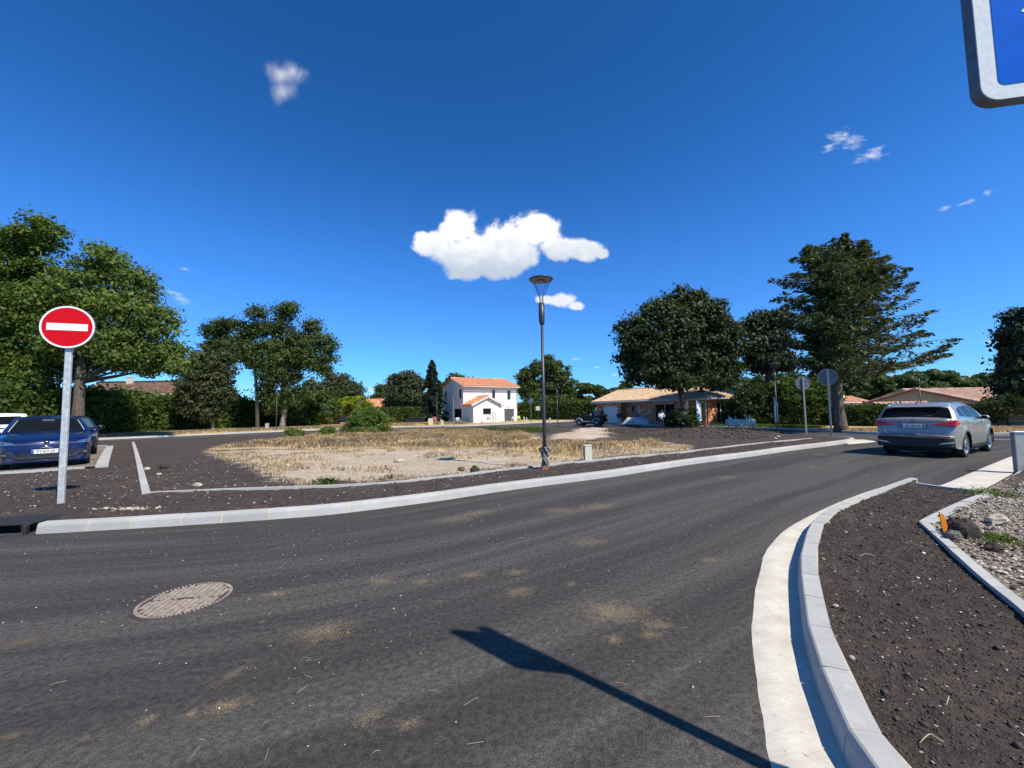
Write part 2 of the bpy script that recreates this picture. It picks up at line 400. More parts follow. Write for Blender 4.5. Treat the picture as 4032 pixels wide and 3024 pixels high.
# ------------------------------------------------------------------ ground materials
def ground_material(name, kind):
    m = bpy.data.materials.new(name); m.use_nodes = True; nt = NT(m.node_tree); p = m.node_tree.nodes['Principled BSDF']
    P = nt.new('ShaderNodeTexCoord').outputs['Object']
    p.inputs['Specular IOR Level'].default_value = .3
    def at(a): return nt.new('ShaderNodeAttribute', attribute_name=a).outputs['Fac']
    if kind == 'asphalt':
        uv = nt.new('ShaderNodeTexCoord').outputs['UV']
        g1 = nt.noise(P, 160, 3, .7); g2 = nt.noise(P, 45, 4, .6); big = nt.noise(P, .5, 4, .6)
        st = nt.noise(nt.mapping(uv, scale=(.06, 1.5, 1)), 1, 5, .62)           # tyre lanes along the road
        st2 = nt.noise(nt.mapping(uv, scale=(.15, 8, 1), loc=(3, 1, 0)), 1, 4, .6)
        v = nt.math('ADD', nt.math('MULTIPLY', nt.sstep(st, .41, .60), .70), nt.math('MULTIPLY', nt.sstep(st2, .42, .72), .25))
        base = nt.mix(v, (.043, .039, .035), (.092, .084, .075))
        base = nt.mix(nt.sstep(big, .45, .75, 0, .45), base, (.068, .058, .050))
        base = nt.mix(nt.sstep(nt.vor(P, 150), .05, .5, 0, .55), nt.mix(1, base, (1.7, 1.7, 1.7), 'MULTIPLY'), base)
        g3 = nt.noise(P, 26, 5, .8); base = nt.mix(nt.sstep(g3, .30, .70), nt.mix(1, base, (.45, .45, .45), 'MULTIPLY'), nt.mix(1, base, (1.5, 1.5, 1.5), 'MULTIPLY')); base = nt.mix(nt.sstep(g1, .35, .62, .7, 0), base, (.014, .013, .012))
        dust = nt.sstep(nt.noise(nt.mapping(uv, scale=(.7, 2.5, 1)), 1.0, 6, .7), .62, .78, 0, .35)
        base = nt.mix(dust, base, (.20, .16, .115))
        spots = nt.math('MULTIPLY', nt.sstep(nt.noise(P, 2.2, 5, .7), .66, .76), nt.sstep(g2, .4, .6))
        base = nt.mix(nt.math('MULTIPLY', spots, .6), base, (.33, .23, .13))
        nt.put(p.inputs['Base Color'], base); p.inputs['Roughness'].default_value = .78
        h = nt.math('ADD', nt.math('MULTIPLY', nt.vor(P, 110), .8), nt.math('MULTIPLY', g1, .8))
        nt.put(p.inputs['Normal'], nt.bump(h, .75, .006))
    elif kind == 'soil':
        g1 = nt.noise(P, 60, 4, .7); g2 = nt.noise(P, 9, 5, .65); big = nt.noise(P, .8, 4, .6)
        base = nt.mix(nt.sstep(g2, .3, .7), (.036, .027, .023), (.075, .057, .047))
        base = nt.mix(nt.sstep(big, .4, .65), base, nt.mix(1, base, (1.35, 1.3, 1.28), 'MULTIPLY'))
        base = nt.mix(nt.sstep(g1, .5, .75, 0, .6), base, (.13, .105, .088))
        # pale chips
        vc = nt.new('ShaderNodeTexVoronoi'); nt.put(vc.inputs['Vector'], P); vc.inputs['Scale'].default_value = 26
        chip = nt.math('MULTIPLY', nt.sstep(vc.outputs[0], .16, .22, 1, 0), nt.math('GREATER_THAN', nt.noise(P, 14, 2), .56))
        base = nt.mix(chip, base, nt.mix(1, nt.mix(.7, (.35, .28, .22), vc.outputs[1]), (.42, .36, .29), 'MIX'))
        h = nt.math('ADD', nt.math('MULTIPLY', g1, .5), nt.math('MULTIPLY', g2, 1.4))
        h = nt.math('ADD', h, nt.math('MULTIPLY', chip, .3))
        # limestone, dry grass and sand patches of the lot
        nb = nt.noise(P, 1.3, 6, .72); nf = nt.noise(P, 7, 5, .7)
        e = nt.math('ADD', nt.math('MULTIPLY', nt.math('SUBTRACT', nb, .5), 2.4), nt.math('MULTIPLY', nt.math('SUBTRACT', nf, .5), 1.2))
        lime_n = nt.noise(P, 30, 5, .7); big2 = nt.noise(nt.mapping(P, scale=(.35, 1.6, 1), rot=(0, 0, .25)), 1.5, 6, .7)
        lime = nt.mix(nt.sstep(lime_n, .35, .65), (.40, .32, .24), (.62, .53, .42))
        lime = nt.mix(nt.sstep(big2, .42, .62), nt.mix(.5, lime, (.34, .25, .15)), lime)
        grs = nt.mix(nt.sstep(nf, .3, .7), (.38, .27, .14), (.58, .44, .25))
        sand = nt.mix(nt.sstep(big2, .35, .6), (.33, .25, .18), (.60, .49, .38))
        fl = nt.sstep(nt.math('ADD', at('lime'), nt.math('MULTIPLY', e, .55)), -.15, .25)
        fg = nt.sstep(nt.math('ADD', at('grass'), nt.math('MULTIPLY', e, 1.0)), -.2, .5)
        fs = nt.sstep(nt.math('ADD', at('sand'), nt.math('MULTIPLY', e, 1.0)), -.1, .4)
        base = nt.mix(fl, base, lime); base = nt.mix(fg, base, grs); base = nt.mix(fs, base, sand)
        h = nt.math('ADD', h, nt.math('MULTIPLY', lime_n, .5))
        nt.put(p.inputs['Base Color'], base); p.inputs['Roughness'].default_value = .95
        nt.put(p.inputs['Normal'], nt.bump(h, .9, .03))
    elif kind == 'lawn':
        g1 = nt.noise(P, 12, 5, .7); big = nt.noise(P, .35, 5, .65)
        base = nt.mix(nt.sstep(g1, .3, .7), (.34, .23, .10), (.58, .42, .21))
        base = nt.mix(nt.sstep(big, .52, .68, 0, .7), base, (.10, .11, .035))
        base = nt.mix(nt.sstep(at('forest'), 0, 6), base, (.05, .06, .025))
        nt.put(p.inputs['Base Color'], base); p.inputs['Roughness'].default_value = .95
        nt.put(p.inputs['Normal'], nt.bump(g1, .9, .06))
    elif kind == 'rubble':
        g1 = nt.noise(P, 70, 4, .7); g2 = nt.noise(P, 6, 5, .65); gr = nt.noise(P, 1.6, 4, .6)
        vc = nt.new('ShaderNodeTexVoronoi'); nt.put(vc.inputs['Vector'], P); vc.inputs['Scale'].default_value = 30
        st = nt.mix(nt.sstep(vc.outputs[0], .1, .5), (.60, .53, .43), (.22, .18, .14))
        so = nt.mix(nt.sstep(g1, .3, .7), (.045, .035, .028), (.13, .10, .08))
        base = nt.mix(nt.sstep(nt.math('ADD', g2, nt.math('MULTIPLY', at('lime'), .5)), .42, .58), so, st)
        base = nt.mix(nt.math('MULTIPLY', nt.sstep(gr, .60, .68), nt.sstep(g1, .35, .6)), base, (.07, .11, .03))
        nt.put(p.inputs['Base Color'], base); p.inputs['Roughness'].default_value = .95
        nt.put(p.inputs['Normal'], nt.bump(nt.math('SUBTRACT', nt.math('ADD', g1, g2), vc.outputs[0]), .9, .03))
    elif kind == 'concrete':
        g1 = nt.noise(P, 120, 4, .6); g2 = nt.noise(P, 5, 5, .65); g3 = nt.noise(nt.mapping(P, scale=(1, 1, 6)), 22, 4, .6)
        base = nt.mix(nt.sstep(g2, .3, .7), (.40, .395, .38), (.47, .465, .45))
        base = nt.mix(nt.sstep(g3, .52, .72, 0, .5), base, (.56, .55, .52))
        base = nt.mix(nt.sstep(g1, .55, .75, 0, .4), base, (.28, .27, .26))
        base = nt.mix(nt.sstep(nt.vor(P, 60), .03, .10, .6, 0), base, (.12, .11, .10))
        rnd = nt.new('ShaderNodeObjectInfo').outputs['Random']
        base = nt.mix(nt.math('MULTIPLY', rnd, .35), base, (.27, .27, .26))
        nt.put(p.inputs['Base Color'], base); p.inputs['Roughness'].default_value = .85
        nt.put(p.inputs['Normal'], nt.bump(g1, .35, .004))
    elif kind == 'gutter':
        g1 = nt.noise(P, 90, 4, .65); g2 = nt.noise(P, 4, 5, .65)
        br = nt.noise(nt.mapping(nt.new('ShaderNodeTexCoord').outputs['UV'], scale=(40, 2, 1)), 1, 3, .6)
        base = nt.mix(nt.sstep(g2, .3, .7), (.50, .46, .39), (.63, .60, .53))
        base = nt.mix(nt.sstep(br, .5, .75, 0, .5), base, (.43, .39, .33))
        base = nt.mix(nt.sstep(nt.noise(P, 38, 2, .5), .68, .74, 0, .7), base, (.22, .21, .20))
        base = nt.mix(nt.sstep(g1, .6, .8, 0, .4), base, (.30, .28, .25))
        nt.put(p.inputs['Base Color'], base); p.inputs['Roughness'].default_value = .9
        nt.put(p.inputs['Normal'], nt.bump(nt.math('ADD', g1, br), .5, .004))
    elif kind == 'mortar':
        g1 = nt.noise(P, 60, 4, .6)
        nt.put(p.inputs['Base Color'], nt.mix(g1, (.38, .32, .25), (.62, .56, .47))); p.inputs['Roughness'].default_value = .95
    return m
M_ASPH = ground_material('asphalt', 'asphalt'); M_SOIL = ground_material('soil', 'soil'); M_LAWN = ground_material('dry_lawn', 'lawn')
M_RUB = ground_material('rubble', 'rubble'); M_CONC = ground_material('concrete', 'concrete'); M_GUT = ground_material('gutter_concrete', 'gutter')
M_MORT = ground_material('mortar', 'mortar')

# ------------------------------------------------------------------ lines of the place (metres)
def gl(F, pts, z=0): return [tuple(G(*F(*p), z)[:2]) for p in pts]
KERB_A = [(-6.28, 5.42), (-5.75, 5.5), (-4.65, 5.70), (-3.58, 5.93), (-2.8, 6.15), (-2.05, 6.52), (-1.15, 7.05), (-.28, 7.66), (.56, 8.16), (1.44, 8.66), (2.26, 9.14), (3.12, 9.75), (4.8, 10.89), (7.18, 12.32), (9.3, 13.72), (11.4, 15.0), (13.0, 16.05), (14.2, 17.0), (14.9, 18.2), (14.9, 19.4), (14.2, 21.0)]
pathA = smooth_path(KERB_A, .1)
BACK = [(14.2, 21.0), (13.9, 23.5), (13.4, 26.5), (10.9, 30.6), (8.6, 34.2), (7.0, 36.5), (5.45, 38.5), (3.6, 41.5), (1.5, 43.8), (-1.0, 45.0), (-5, 44.5), (-11, 41.5), (-17, 38), (-24, 33.2), (-30, 29.3), (-40, 20.5), (-60, 2)]
pathB = smooth_path(BACK, .25)
FAR = [(-90, -28), (-60, 4), (-46, 19), (-33.2, 32.8), (-27, 39.3), (-20.6, 44.6), (-15, 47.3), (-9.5, 48.2), (-6, 48.3), (-2.9, 50.2), (.4, 53.5), (4, 56.5), (7.5, 58.5), (9.2, 57.5), (9.7, 52), (10.5, 47.3), (11.95, 44.0), (13.5, 40.5), (15, 37.5), (16.9, 34.8), (18.9, 32), (20.1, 28.6), (19.7, 24.8), (19.3, 22.2), (20.6, 20.4), (23, 18.9), (40, 8), (70, -12)]
pathF = smooth_path(FAR, .5)
NEAR = [(1.18, .5), (1.22, 1.2), (1.36, 1.80), (1.54, 2.19), (1.68, 2.44), (1.83, 2.71), (2.04, 3.03), (2.31, 3.44), (2.59, 3.84), (2.83, 4.14), (3.17, 4.56), (3.54, 4.97), (3.98, 5.37), (4.48, 5.77), (5.27, 6.30), (6.27, 6.98), (7.30, 7.66)]
pathN = smooth_path(NEAR[::-1], .04)          # soil on the left hand
GUTN = [(.62, .5), (.82, 1.2), (1.05, 1.79), (1.15, 2.0), (1.26, 2.23), (1.40, 2.5), (1.57, 2.82), (1.75, 3.1), (1.98, 3.46), (2.23, 3.81), (2.5, 4.19), (2.8, 4.54), (3.27, 5.02), (3.97, 5.6), (4.96, 6.34), (5.97, 7.03), (6.80, 7.55)]

# ------------------------------------------------------------------ road
def road_uv(A):
    c = [(-14, 2.2), (-6, 2.9), (-2, 3.6), (.6, 5.2), (3.2, 7.2), (6, 9.2), (10, 12), (16, 15), (30, 22)]
    P, S = smooth_path(c, .5); T = np.gradient(P, axis=0); T /= np.hypot(*T.T)[:, None]
    d = np.hypot(A[:, None, 0]-P[None, :, 0], A[:, None, 1]-P[None, :, 1]); i = d.argmin(1)
    r = A-P[i]; t = T[i]
    return np.c_[S[i]+(r*t).sum(1), t[:, 0]*r[:, 1]-t[:, 1]*r[:, 0]]
gx, gy = np.meshgrid(np.r_[np.arange(-90, -14, 4), np.arange(-14, 28, .35), np.arange(28, 90, 4)], np.r_[np.arange(-30, -2, 4), np.arange(-2, 24, .35), np.arange(24, 72, 3)])
A = np.c_[gx.ravel(), gy.ravel()]; ny_, nx_ = gx.shape
idx = np.arange(ny_*nx_).reshape(ny_, nx_)
Fq = np.c_[idx[:-1, :-1].ravel(), idx[:-1, 1:].ravel(), idx[1:, 1:].ravel(), idx[1:, :-1].ravel()]
road_me = mesh_np('road', np.c_[A, zt(A[:, 1])], Fq, M_ASPH, True, uv=road_uv(A))
setp(link('road', road_me), kind='structure')

# ------------------------------------------------------------------ the building lot inside the loop road
outA = offset_path(pathA, .135)[::3]; outB = offset_path(pathB, .12)[::3]
ISL = [(-30, 4.4), (-12, 4.75), (-8.2, 5.1), (-7.3, 5.3), (-7.3, 5.62), (-6.35, 5.66)]+[tuple(p) for p in outA[1:]]+[tuple(p) for p in outB[1:]]+[(-62, -6)]
LIME = gl(z1, [(1370, 385), (1500, 440), (1680, 490), (1850, 578), (2000, 605), (2212, 592)], .13)+gl(z2, [(430, 590), (700, 580), (1100, 528), (1300, 500), (1590, 482), (1900, 450), (2212, 404)], .13)+gl(z3, [(250, 415), (520, 375), (560, 350), (300, 340), (0, 345)], .13)+gl(z2, [(1600, 400), (1250, 372), (700, 366), (0, 372)], .13)
GRASS = gl(z1, [(1380, 375), (1480, 345), (1700, 315), (1950, 285), (2212, 262)], .13)+gl(z2, [(300, 246), (800, 240), (1300, 236), (1520, 262), (1640, 322), (2212, 322)], .13)+gl(z3, [(300, 318), (560, 345), (420, 362), (0, 372)], .13)+gl(z2, [(1900, 425), (1600, 440), (1250, 375), (700, 368), (0, 372)], .13)
SAND = gl(z2, [(1590, 308), (1700, 275), (1850, 244), (2030, 240), (2062, 268), (2040, 300), (1850, 318), (1640, 324)], .13)
SAND_C = np.array(SAND).mean(0)
def soil_h(x, y):
    z = zt(y)+.125
    P = np.c_[x, y]
    d = np.minimum(dist_line(P, list(map(tuple, pathA[0][::8]))), dist_line(P, list(map(tuple, pathB[0][::4]))))
    k = np.clip((d-.15)/.6, 0, 1)
    z = z+k*(fbm(x, y, 1.1, 4, 3)-.5)*.07+np.clip((d-.1)/.15, 0, 1)*(fbm(x, y, 9, 3, 9)-.5)*.035
    # heaps along the back, by the tree
    m = np.exp(-((x-12)/4.5)**2-((y-24.5)/4.5)**2)+.8*np.exp(-((x-6.5)/4)**2-((y-32)/3)**2)
    z = z+k*m*(.10+.75*(fbm(x, y, .9, 4, 17)-.35).clip(0))
    z = z+k*.16*np.exp(-((x-SAND_C[0])/3.5)**2-((y-SAND_C[1])/3.0)**2)
    return z
msk = lambda poly: (lambda A: np.clip(sdf(A, poly)/1.2, -2, 2))
sheet('soil', ISL, [(-11, 15, 5, 13.5, .11), (-26, 16, 13.5, 24, .3), (-60, 17, -6, 46, .6)], soil_h, M_SOIL,
      {'lime': msk(LIME), 'grass': msk(GRASS), 'sand': msk(SAND)}, kind='structure')

# near planting bed on the right
kin = [tuple(p) for p in offset_path(pathN, .138)[::5]]
EDGE_U = [(6.99, 6.22), (6.89, 6.09), (6.47, 5.86), (5.83, 5.5), (5.31, 5.18), (4.62, 4.74)]
EDGE_L = [(4.62, 4.74), (3.98, 3.80), (3.53, 3.14), (3.36, 2.86), (2.6, 1.72), (1.9, .6)]
def bed_h(x, y):
    return .115+(fbm(x, y, 6, 4, 21)-.5)*.035+(fbm(x, y, 28, 3, 5)-.5)*.022
bed = kin+[(1.9, .55)]+EDGE_L[::-1]+EDGE_U[:-1][::-1]+[(6.92, 7.10)]
zero = lambda A: np.full(len(A), -2.)
sheet('planting_bed_soil', bed, [(1.2, 4.8, .4, 5.2, .028), (1, 8, .4, 8, .07)], bed_h, M_SOIL, {'lime': zero, 'grass': zero, 'sand': zero}, kind='structure')
# the rough lot to the right of it
KERB_R = [(7.50, 6.68), (7.9, 6.9), (8.26, 7.13), (9.4, 7.85), (10.3, 8.45), (11.23, 9.08), (12.6, 10.0), (14.2, 11.1), (15.6, 11.4), (18, 10.4), (30, 1)]
pathR = smooth_path(KERB_R, .1)
def lot_h(x, y):
    return .13+(fbm(x, y, 1.6, 4, 31)-.4)*.10+(fbm(x, y, 14, 3, 8)-.5)*.045
lot = [(2.0, .5)]+[(p[0]+.07, p[1]-.05) for p in EDGE_L[::-1][1:]]+[(p[0]+.04, p[1]-.06) for p in EDGE_U[::-1][1:]]+[(7.45, 6.45)]+[tuple(p) for p in offset_path(pathR, -.13)[::4]]+[(30, -8), (4, -8)]
sheet('rough_ground', lot, [(2, 9, .5, 9, .07), (2, 30, -8, 12, .4)], lot_h, M_RUB, {'lime': lambda A: .5-np.abs(A[:, 0]-A[:, 1]*.62-2.2)*.35}, kind='structure')

# ground beyond the loop road
GP = [tuple(p) for p in offset_path(pathF, .12)[::2]]+[(600, -200), (600, 800), (-600, 800), (-600, -200)]
sheet('verge', GP, [(-50, 45, 5, 75, 1.6), (-140, 140, -20, 200, 10)], lambda x, y: zt(y)+.11+(fbm(x, y, .5, 3, 2)-.5)*.08, M_LAWN, {'forest': lambda A: np.hypot(A[:, 0], A[:, 1])-110}, kind='structure')

# ------------------------------------------------------------------ kerbs, edgings and gutters
KPROF = [(0, -.03), (.018, .095), (.032, .128), (.042, .134), (.148, .137), (.15, -.03)]
def sweep(path, s0, s1, prof, step, shrink=0., dz=0.):
    n = max(1, int(math.ceil((s1-s0)/step))); vs = []; fs = []; k = len(prof)
    cx = sum(p[0] for p in prof)/k; 
    for i in range(n+1):
        s = s0+(s1-s0)*i/n; x, y, nx, ny = path_at(path, s); z0 = ztf(y)
        for (o, z) in prof:
            o2 = o+(shrink if o < cx else -shrink); vs.append((x+nx*o2, y+ny*o2, z0+z-(shrink if z > 0 else 0)+dz))
    for i in range(n):
        for j in range(k):
            a = i*k+j; b = i*k+(j+1) % k; fs.append((a, a+k, b+k, b))
    fs += [tuple(range(k)), tuple(n*k+j for j in range(k-1, -1, -1))]
    return vs, fs
def stone_run(name, stone, path, joints, prof, gap=.006, step=.25, matl=None, jit=.002, mortar=True, shr=.007):
    par_mb = MB(); 
    if mortar: par_mb.add(*sweep(path, joints[0]+.01, joints[-1]-.01, prof, step, shr))
    par = par_mb.obj(name, M_MORT); par['kind'] = 'structure'
    for a, b in zip(joints[:-1], joints[1:]):
        me = bpy.data.meshes.new(stone); vs, fs = sweep(path, a+gap, b-gap, prof, step, 0, random.uniform(-jit, jit))
        me.from_pydata([tuple(v) for v in vs], [], fs); link(stone, me, par, matl or M_CONC)
    return par
def s_near(path, x, y): 
    P, S = path; return float(S[np.argmin((P[:, 0]-x)**2+(P[:, 1]-y)**2)])
ja = [0]+[s_near(pathA, *G(*z1(x, y))[:2]) for x, y in ((560, 925), (850, 908), (1180, 889), (1475, 866), (1780, 843), (2057, 829))]+[s_near(pathA, *G(*z2(x, y))[:2]) for x, y in ((318, 795), (528, 770), (950, 711), (1300, 656), (1592, 617), (1858, 584), (2082, 554))]
while ja[-1]+1.0 < pathA[1][-1]-3: ja.append(ja[-1]+1.0)
while ja[-1]+.5 < pathA[1][-1]: ja.append(ja[-1]+.5)
stone_run('kerb', 'kerb_stone', pathA, ja, KPROF, gap=.014, shr=.003, jit=.0015)
LN = pathN[1][-1]; jn = [0]
while jn[-1]+.47 < LN: jn.append(jn[-1]+(.95 if jn[-1] < .9 else .47))
stone_run('kerb', 'kerb_stone', pathN, jn, KPROF, gap=.005, step=1, shr=.003, jit=.0012)
jf = list(np.arange(s_near(pathF, -46, 19), s_near(pathF, 40, 8), 1.0))
stone_run('kerb', 'kerb_stone', pathF, jf, KPROF, gap=.004, step=1)
jb = list(np.arange(0, s_near(pathB, -40, 20.5), 1.0))
stone_run('kerb', 'kerb_stone', pathB, jb, [(0, -.03), (.01, .10), (.02, .128), (.12, .13), (.12, -.03)], gap=.004, step=1)
pathRr = smooth_path([(p[0], p[1]) for p in KERB_R[::-1]], .1)
jr = list(np.arange(0, pathRr[1][-1]-.2, 1.0))+[pathRr[1][-1]]
stone_run('kerb', 'kerb_stone', pathRr, jr, [(0, -.03), (.01, .05), (.02, .058), (.19, .062), (.2, -.03)], gap=.005, step=.3)
EP = [(0, 0), (0, .162), (.058, .164), (.06, 0)]
e_pts = gl(z1, [(980, 668), (1500, 645), (2100, 625)], .14)+gl(z2, [(560, 600), (830, 570), (1230, 525), (1600, 480), (1860, 455), (2212, 420)], .14)+gl(z3, [(250, 416), (560, 385), (940, 340), (1280, 308), (1400, 297)], .14)
pathE = smooth_path(e_pts, .15)
stone_run('garden_edging', 'edging_stone', pathE, list(np.arange(0, pathE[1][-1], 1.0)), EP, gap=.003, step=.5, jit=.004)
e2 = smooth_path([(-6.50, 7.37), (-23.9, 25.8)], .5)
stone_run('garden_edging', 'edging_stone', e2, list(np.arange(0, e2[1][-1], 1.0)), [(0, 0), (0, .166), (.115, .168), (.117, 0)], gap=.004, step=1, jit=.004)
e3 = smooth_path([EDGE_U[-1], EDGE_U[-2], EDGE_U[-3], EDGE_U[2], EDGE_U[1], (7.35, 6.36)], .1)
stone_run('garden_edging', 'edging_stone', e3, [0, .62, 1.1, 1.75, 2.45, e3[1][-1]], [(0, 0), (0, .158), (-.115, .158), (-.117, 0)][::-1], gap=.004, step=.3, jit=.004)
e4 = smooth_path([(4.62, 4.74), (3.98, 3.80), (3.53, 3.14), (3.36, 2.86), (2.6, 1.72), (1.9, .6)], .1)
stone_run('garden_edging', 'edging_stone', e4, [0, 1.02, 2.02, 3.03, 4.0, e4[1][-1]], [(0, 0), (0, .158), (.078, .158), (.08, 0)], gap=.003, step=.3, jit=.003)
# thin flush line closing the bed towards the crossing
e5 = smooth_path([(6.93, 7.12), (6.99, 6.80), (7.2, 6.45)], .1)
stone_run('garden_edging', 'edging_stone', e5, [0, e5[1][-1]], [(0, 0), (0, .135), (.05, .137), (.052, 0)], gap=.002, step=.3)

def strip(name, a, b, z, matl, jag=0., seed=0):
    """flat concrete strip between two lines, uv along its length"""
    pa, sa = smooth_path(a, .03); pb, sb = smooth_path(b, .03); n = 260; w_ = 5
    vs = []; uv = []; L = sa[-1]
    for i in range(n+1):
        t = i/n; xa, ya = np.interp(t*sa[-1], sa, pa[:, 0]), np.interp(t*sa[-1], sa, pa[:, 1]); xb, yb = np.interp(t*sb[-1], sb, pb[:, 0]), np.interp(t*sb[-1], sb, pb[:, 1])
        j = jag*(float(fbm(t*L, 0.5, 9, 4, seed))-.5)
        for k in range(w_+1):
            q = k/w_; x = xa+(xb-xa)*q; y = ya+(yb-ya)*q
            if k == 0: d = math.hypot(xb-xa, yb-ya); x -= (xb-xa)/d*j; y -= (yb-ya)/d*j
            vs.append((x, y, ztf(y)+z*(1 if k else .15)+(0 if k in (0, 1) else -.004*math.sin(q*3.14)))); uv.append((t*L, q))
    F = np.array([(i*(w_+1)+k, i*(w_+1)+k+1, (i+1)*(w_+1)+k+1, (i+1)*(w_+1)+k) for i in range(n) for k in range(w_)])
    me = mesh_np(name, vs, F[:, ::-1].copy(), matl, True, uv=np.array(uv))
    if me.polygons[0].normal.z < 0: me.flip_normals()
    return setp(link(name, me), kind='structure')
strip('gutter', GUTN, [(p[0]+.02, p[1]) for p in NEAR], .012, M_GUT, .014, 4)
strip('gutter', [(7.10, 7.22), (7.9, 7.6), (9.0, 8.3), (10.4, 9.2), (12.2, 10.35), (14.0, 11.45), (15.6, 12.1), (18.4, 11.1)], [(7.42, 6.72), (8.22, 7.18), (9.35, 7.9), (10.28, 8.5), (12.5, 10.0), (14.15, 11.1), (15.6, 11.4), (18, 10.4)], .012, M_GUT, .025, 9)
strip('gutter', [(12.9, 15.75), (14.1, 16.3), (14.95, 16.9), (15.35, 17.75)], [(13.0, 16.05), (14.2, 17.0), (14.75, 17.8), (14.9, 18.3)], .02, M_GUT, .05, 2)
# paved parking bay on the left, with its kerb frame
BAY = [(-30, -3.5), (-13.07, 10.45), (-11.62, 11.44), (-21.2, 21.4), (-25, 18), (-38, 5)]
BAY = [(-24, 2.6), (-13.07, 10.45), (-11.62, 11.44), (-21.2, 21.3), (-33, 12)]
M_BAY = ground_material('bay_gravel', 'rubble')
sheet('parking_bay', BAY, [(-34, -10, 2, 22, .7)], lambda x, y: zt(y)+.165+(fbm(x, y, 2, 2, 4)-.5)*.01, M_BAY, {'lime': lambda A: np.full(len(A), .15)}, kind='structure')
for a, b, wd in (((-24, 2.6), (-11.62, 11.40), .07), ((-11.62, 11.40), (-21.25, 21.4), .26), ((-21.25, 21.4), (-30, 14.5), .26)):
    pe = smooth_path([a, b], .5)
    stone_run('garden_edging', 'edging_stone', pe, list(np.arange(0, pe[1][-1], 1.0)), [(0, 0), (0, .183), (-wd, .184), (-wd-.002, 0)][::-1], gap=.004, step=1, jit=.002)

# painted lines
M_PAINT = mat('road_paint', (.72, .72, .70), .7, var=.15, vscale=20)
def paint(pts, z=.004, name='road_marking'):
    m = MB()
    for q in pts: m.add([(x, y, ztf(y)+z) for x, y in q], [(0, 1, 2, 3)])
    o = m.obj(name, M_PAINT); o['kind'] = 'structure'
    if o.data.polygons[0].normal.z < 0: o.data.flip_normals()
def band(a, b, w_):
    a = np.array(a); b = np.array(b); t = (b-a)/np.linalg.norm(b-a); n = np.array((-t[1], t[0]))*w_/2
    return [tuple(a-n), tuple(b-n), tuple(b+n), tuple(a+n)]
paint([band((11.75, 12.0), (12.1, 12.2), .35), band((12.25, 12.65), (12.7, 12.95), .5), band((13.15, 13.2), (13.6, 13.5), .5), band((14.05, 13.75), (14.5, 14.05), .5)])
paint([band((18.3, 17.7), (21.2, 15.8), .12), band((22.5, 14.9), (26, 12.6), .12)])
# ------------------------------------------------------------------ vegetation
GREENS = {
 'oak': leafmat('oak_leaves', (0.041, 0.065, 0.020), (0.072, 0.109, 0.029), (0.123, 0.160, 0.043)),
 'bright': leafmat('maple_leaves', (0.053, 0.090, 0.018), (0.105, 0.158, 0.030), (0.188, 0.232, 0.053)),
 'dark': leafmat('dark_leaves', (.024, .038, .016), (.044, .066, .025), (.074, .100, .038), .25),
 'olive': leafmat('olive_leaves', (0.041, 0.054, 0.024), (0.074, 0.092, 0.041), (0.115, 0.128, 0.061)),
 'cedar': leafmat('cedar_needles', (.030, .044, .018), (.056, .072, .028), (.095, .105, .042), .3),
 'spruce': leafmat('spruce_needles', (0.016, 0.029, 0.018), (0.029, 0.047, 0.026), (0.049, 0.070, 0.036), .2),
 'hedge': leafmat('hedge_leaves', (0.041, 0.070, 0.016), (0.074, 0.121, 0.027), (0.128, 0.176, 0.043)),
 'lime': leafmat('golden_leaves', (0.163, 0.213, 0.013), (0.250, 0.312, 0.015), (0.350, 0.413, 0.037)),
 'broom': leafmat('broom_leaves', (.085, .14, .03), (.14, .20, .045), (.20, .26, .07)),
 'straw': leafmat('dry_grass', (.46, .34, .20), (.66, .52, .33), (.80, .68, .47), .3, tt=(1.1, 1.0, .85)),
 'greengrass': leafmat('green_grass', (0.078, 0.130, 0.026), (0.130, 0.195, 0.046), (0.260, 0.260, 0.091), .4)}
def bark(name, c, sc=6):
    m = bpy.data.materials.new(name); m.use_nodes = True; nt = NT(m.node_tree); p = m.node_tree.nodes['Principled BSDF']
    P = nt.mapping(nt.new('ShaderNodeTexCoord').outputs['Object'], scale=(1, 1, .25))
    n = nt.noise(P, sc*2.2, 5, .7); v = nt.vor(P, sc*1.6)
    nt.put(p.inputs['Base Color'], nt.mix(nt.sstep(n, .3, .7), tuple(x*.45 for x in c), tuple(x*1.35 for x in c))); p.inputs['Roughness'].default_value = .95
    nt.put(p.inputs['Normal'], nt.bump(nt.math('ADD', n, v), .9, .05)); return m
BARK = bark('bark', (.13, .105, .08)); BARK_D = bark('dark_bark', (.075, .058, .045)); BARK_P = bark('pale_bark', (.26, .23, .19))

def leaf_mesh(name, C, size, mat_, elong=1.5, flat=.5, up=None, out=None):
    """a kite-shaped leaf cluster at every centre"""
    n = len(C); nrm = RNG.normal(size=(n, 3)); nrm[:, 2] = nrm[:, 2]*flat+.5
    if out is not None: nrm = nrm*.55+out/(np.linalg.norm(out, axis=1)[:, None]+1e-6)*.9
    nrm /= np.linalg.norm(nrm, axis=1)[:, None]
    a = RNG.normal(size=(n, 3)) if up is None else up+RNG.normal(size=(n, 3))*.35
    a -= (a*nrm).sum(1)[:, None]*nrm; a /= np.linalg.norm(a, axis=1)[:, None]; b = np.cross(nrm, a)
    s = size*RNG.uniform(.42, 1.5, n)[:, None]; e = s*elong
    V = np.stack([C-a*e*.5, C+b*s*.42+a*e*.05+nrm*s*.1, C+a*e*.5, C-b*s*.42+a*e*.05+nrm*s*.1], 1).reshape(-1, 3)
    return mesh_np(name, V, np.arange(4*n).reshape(n, 4), mat_)

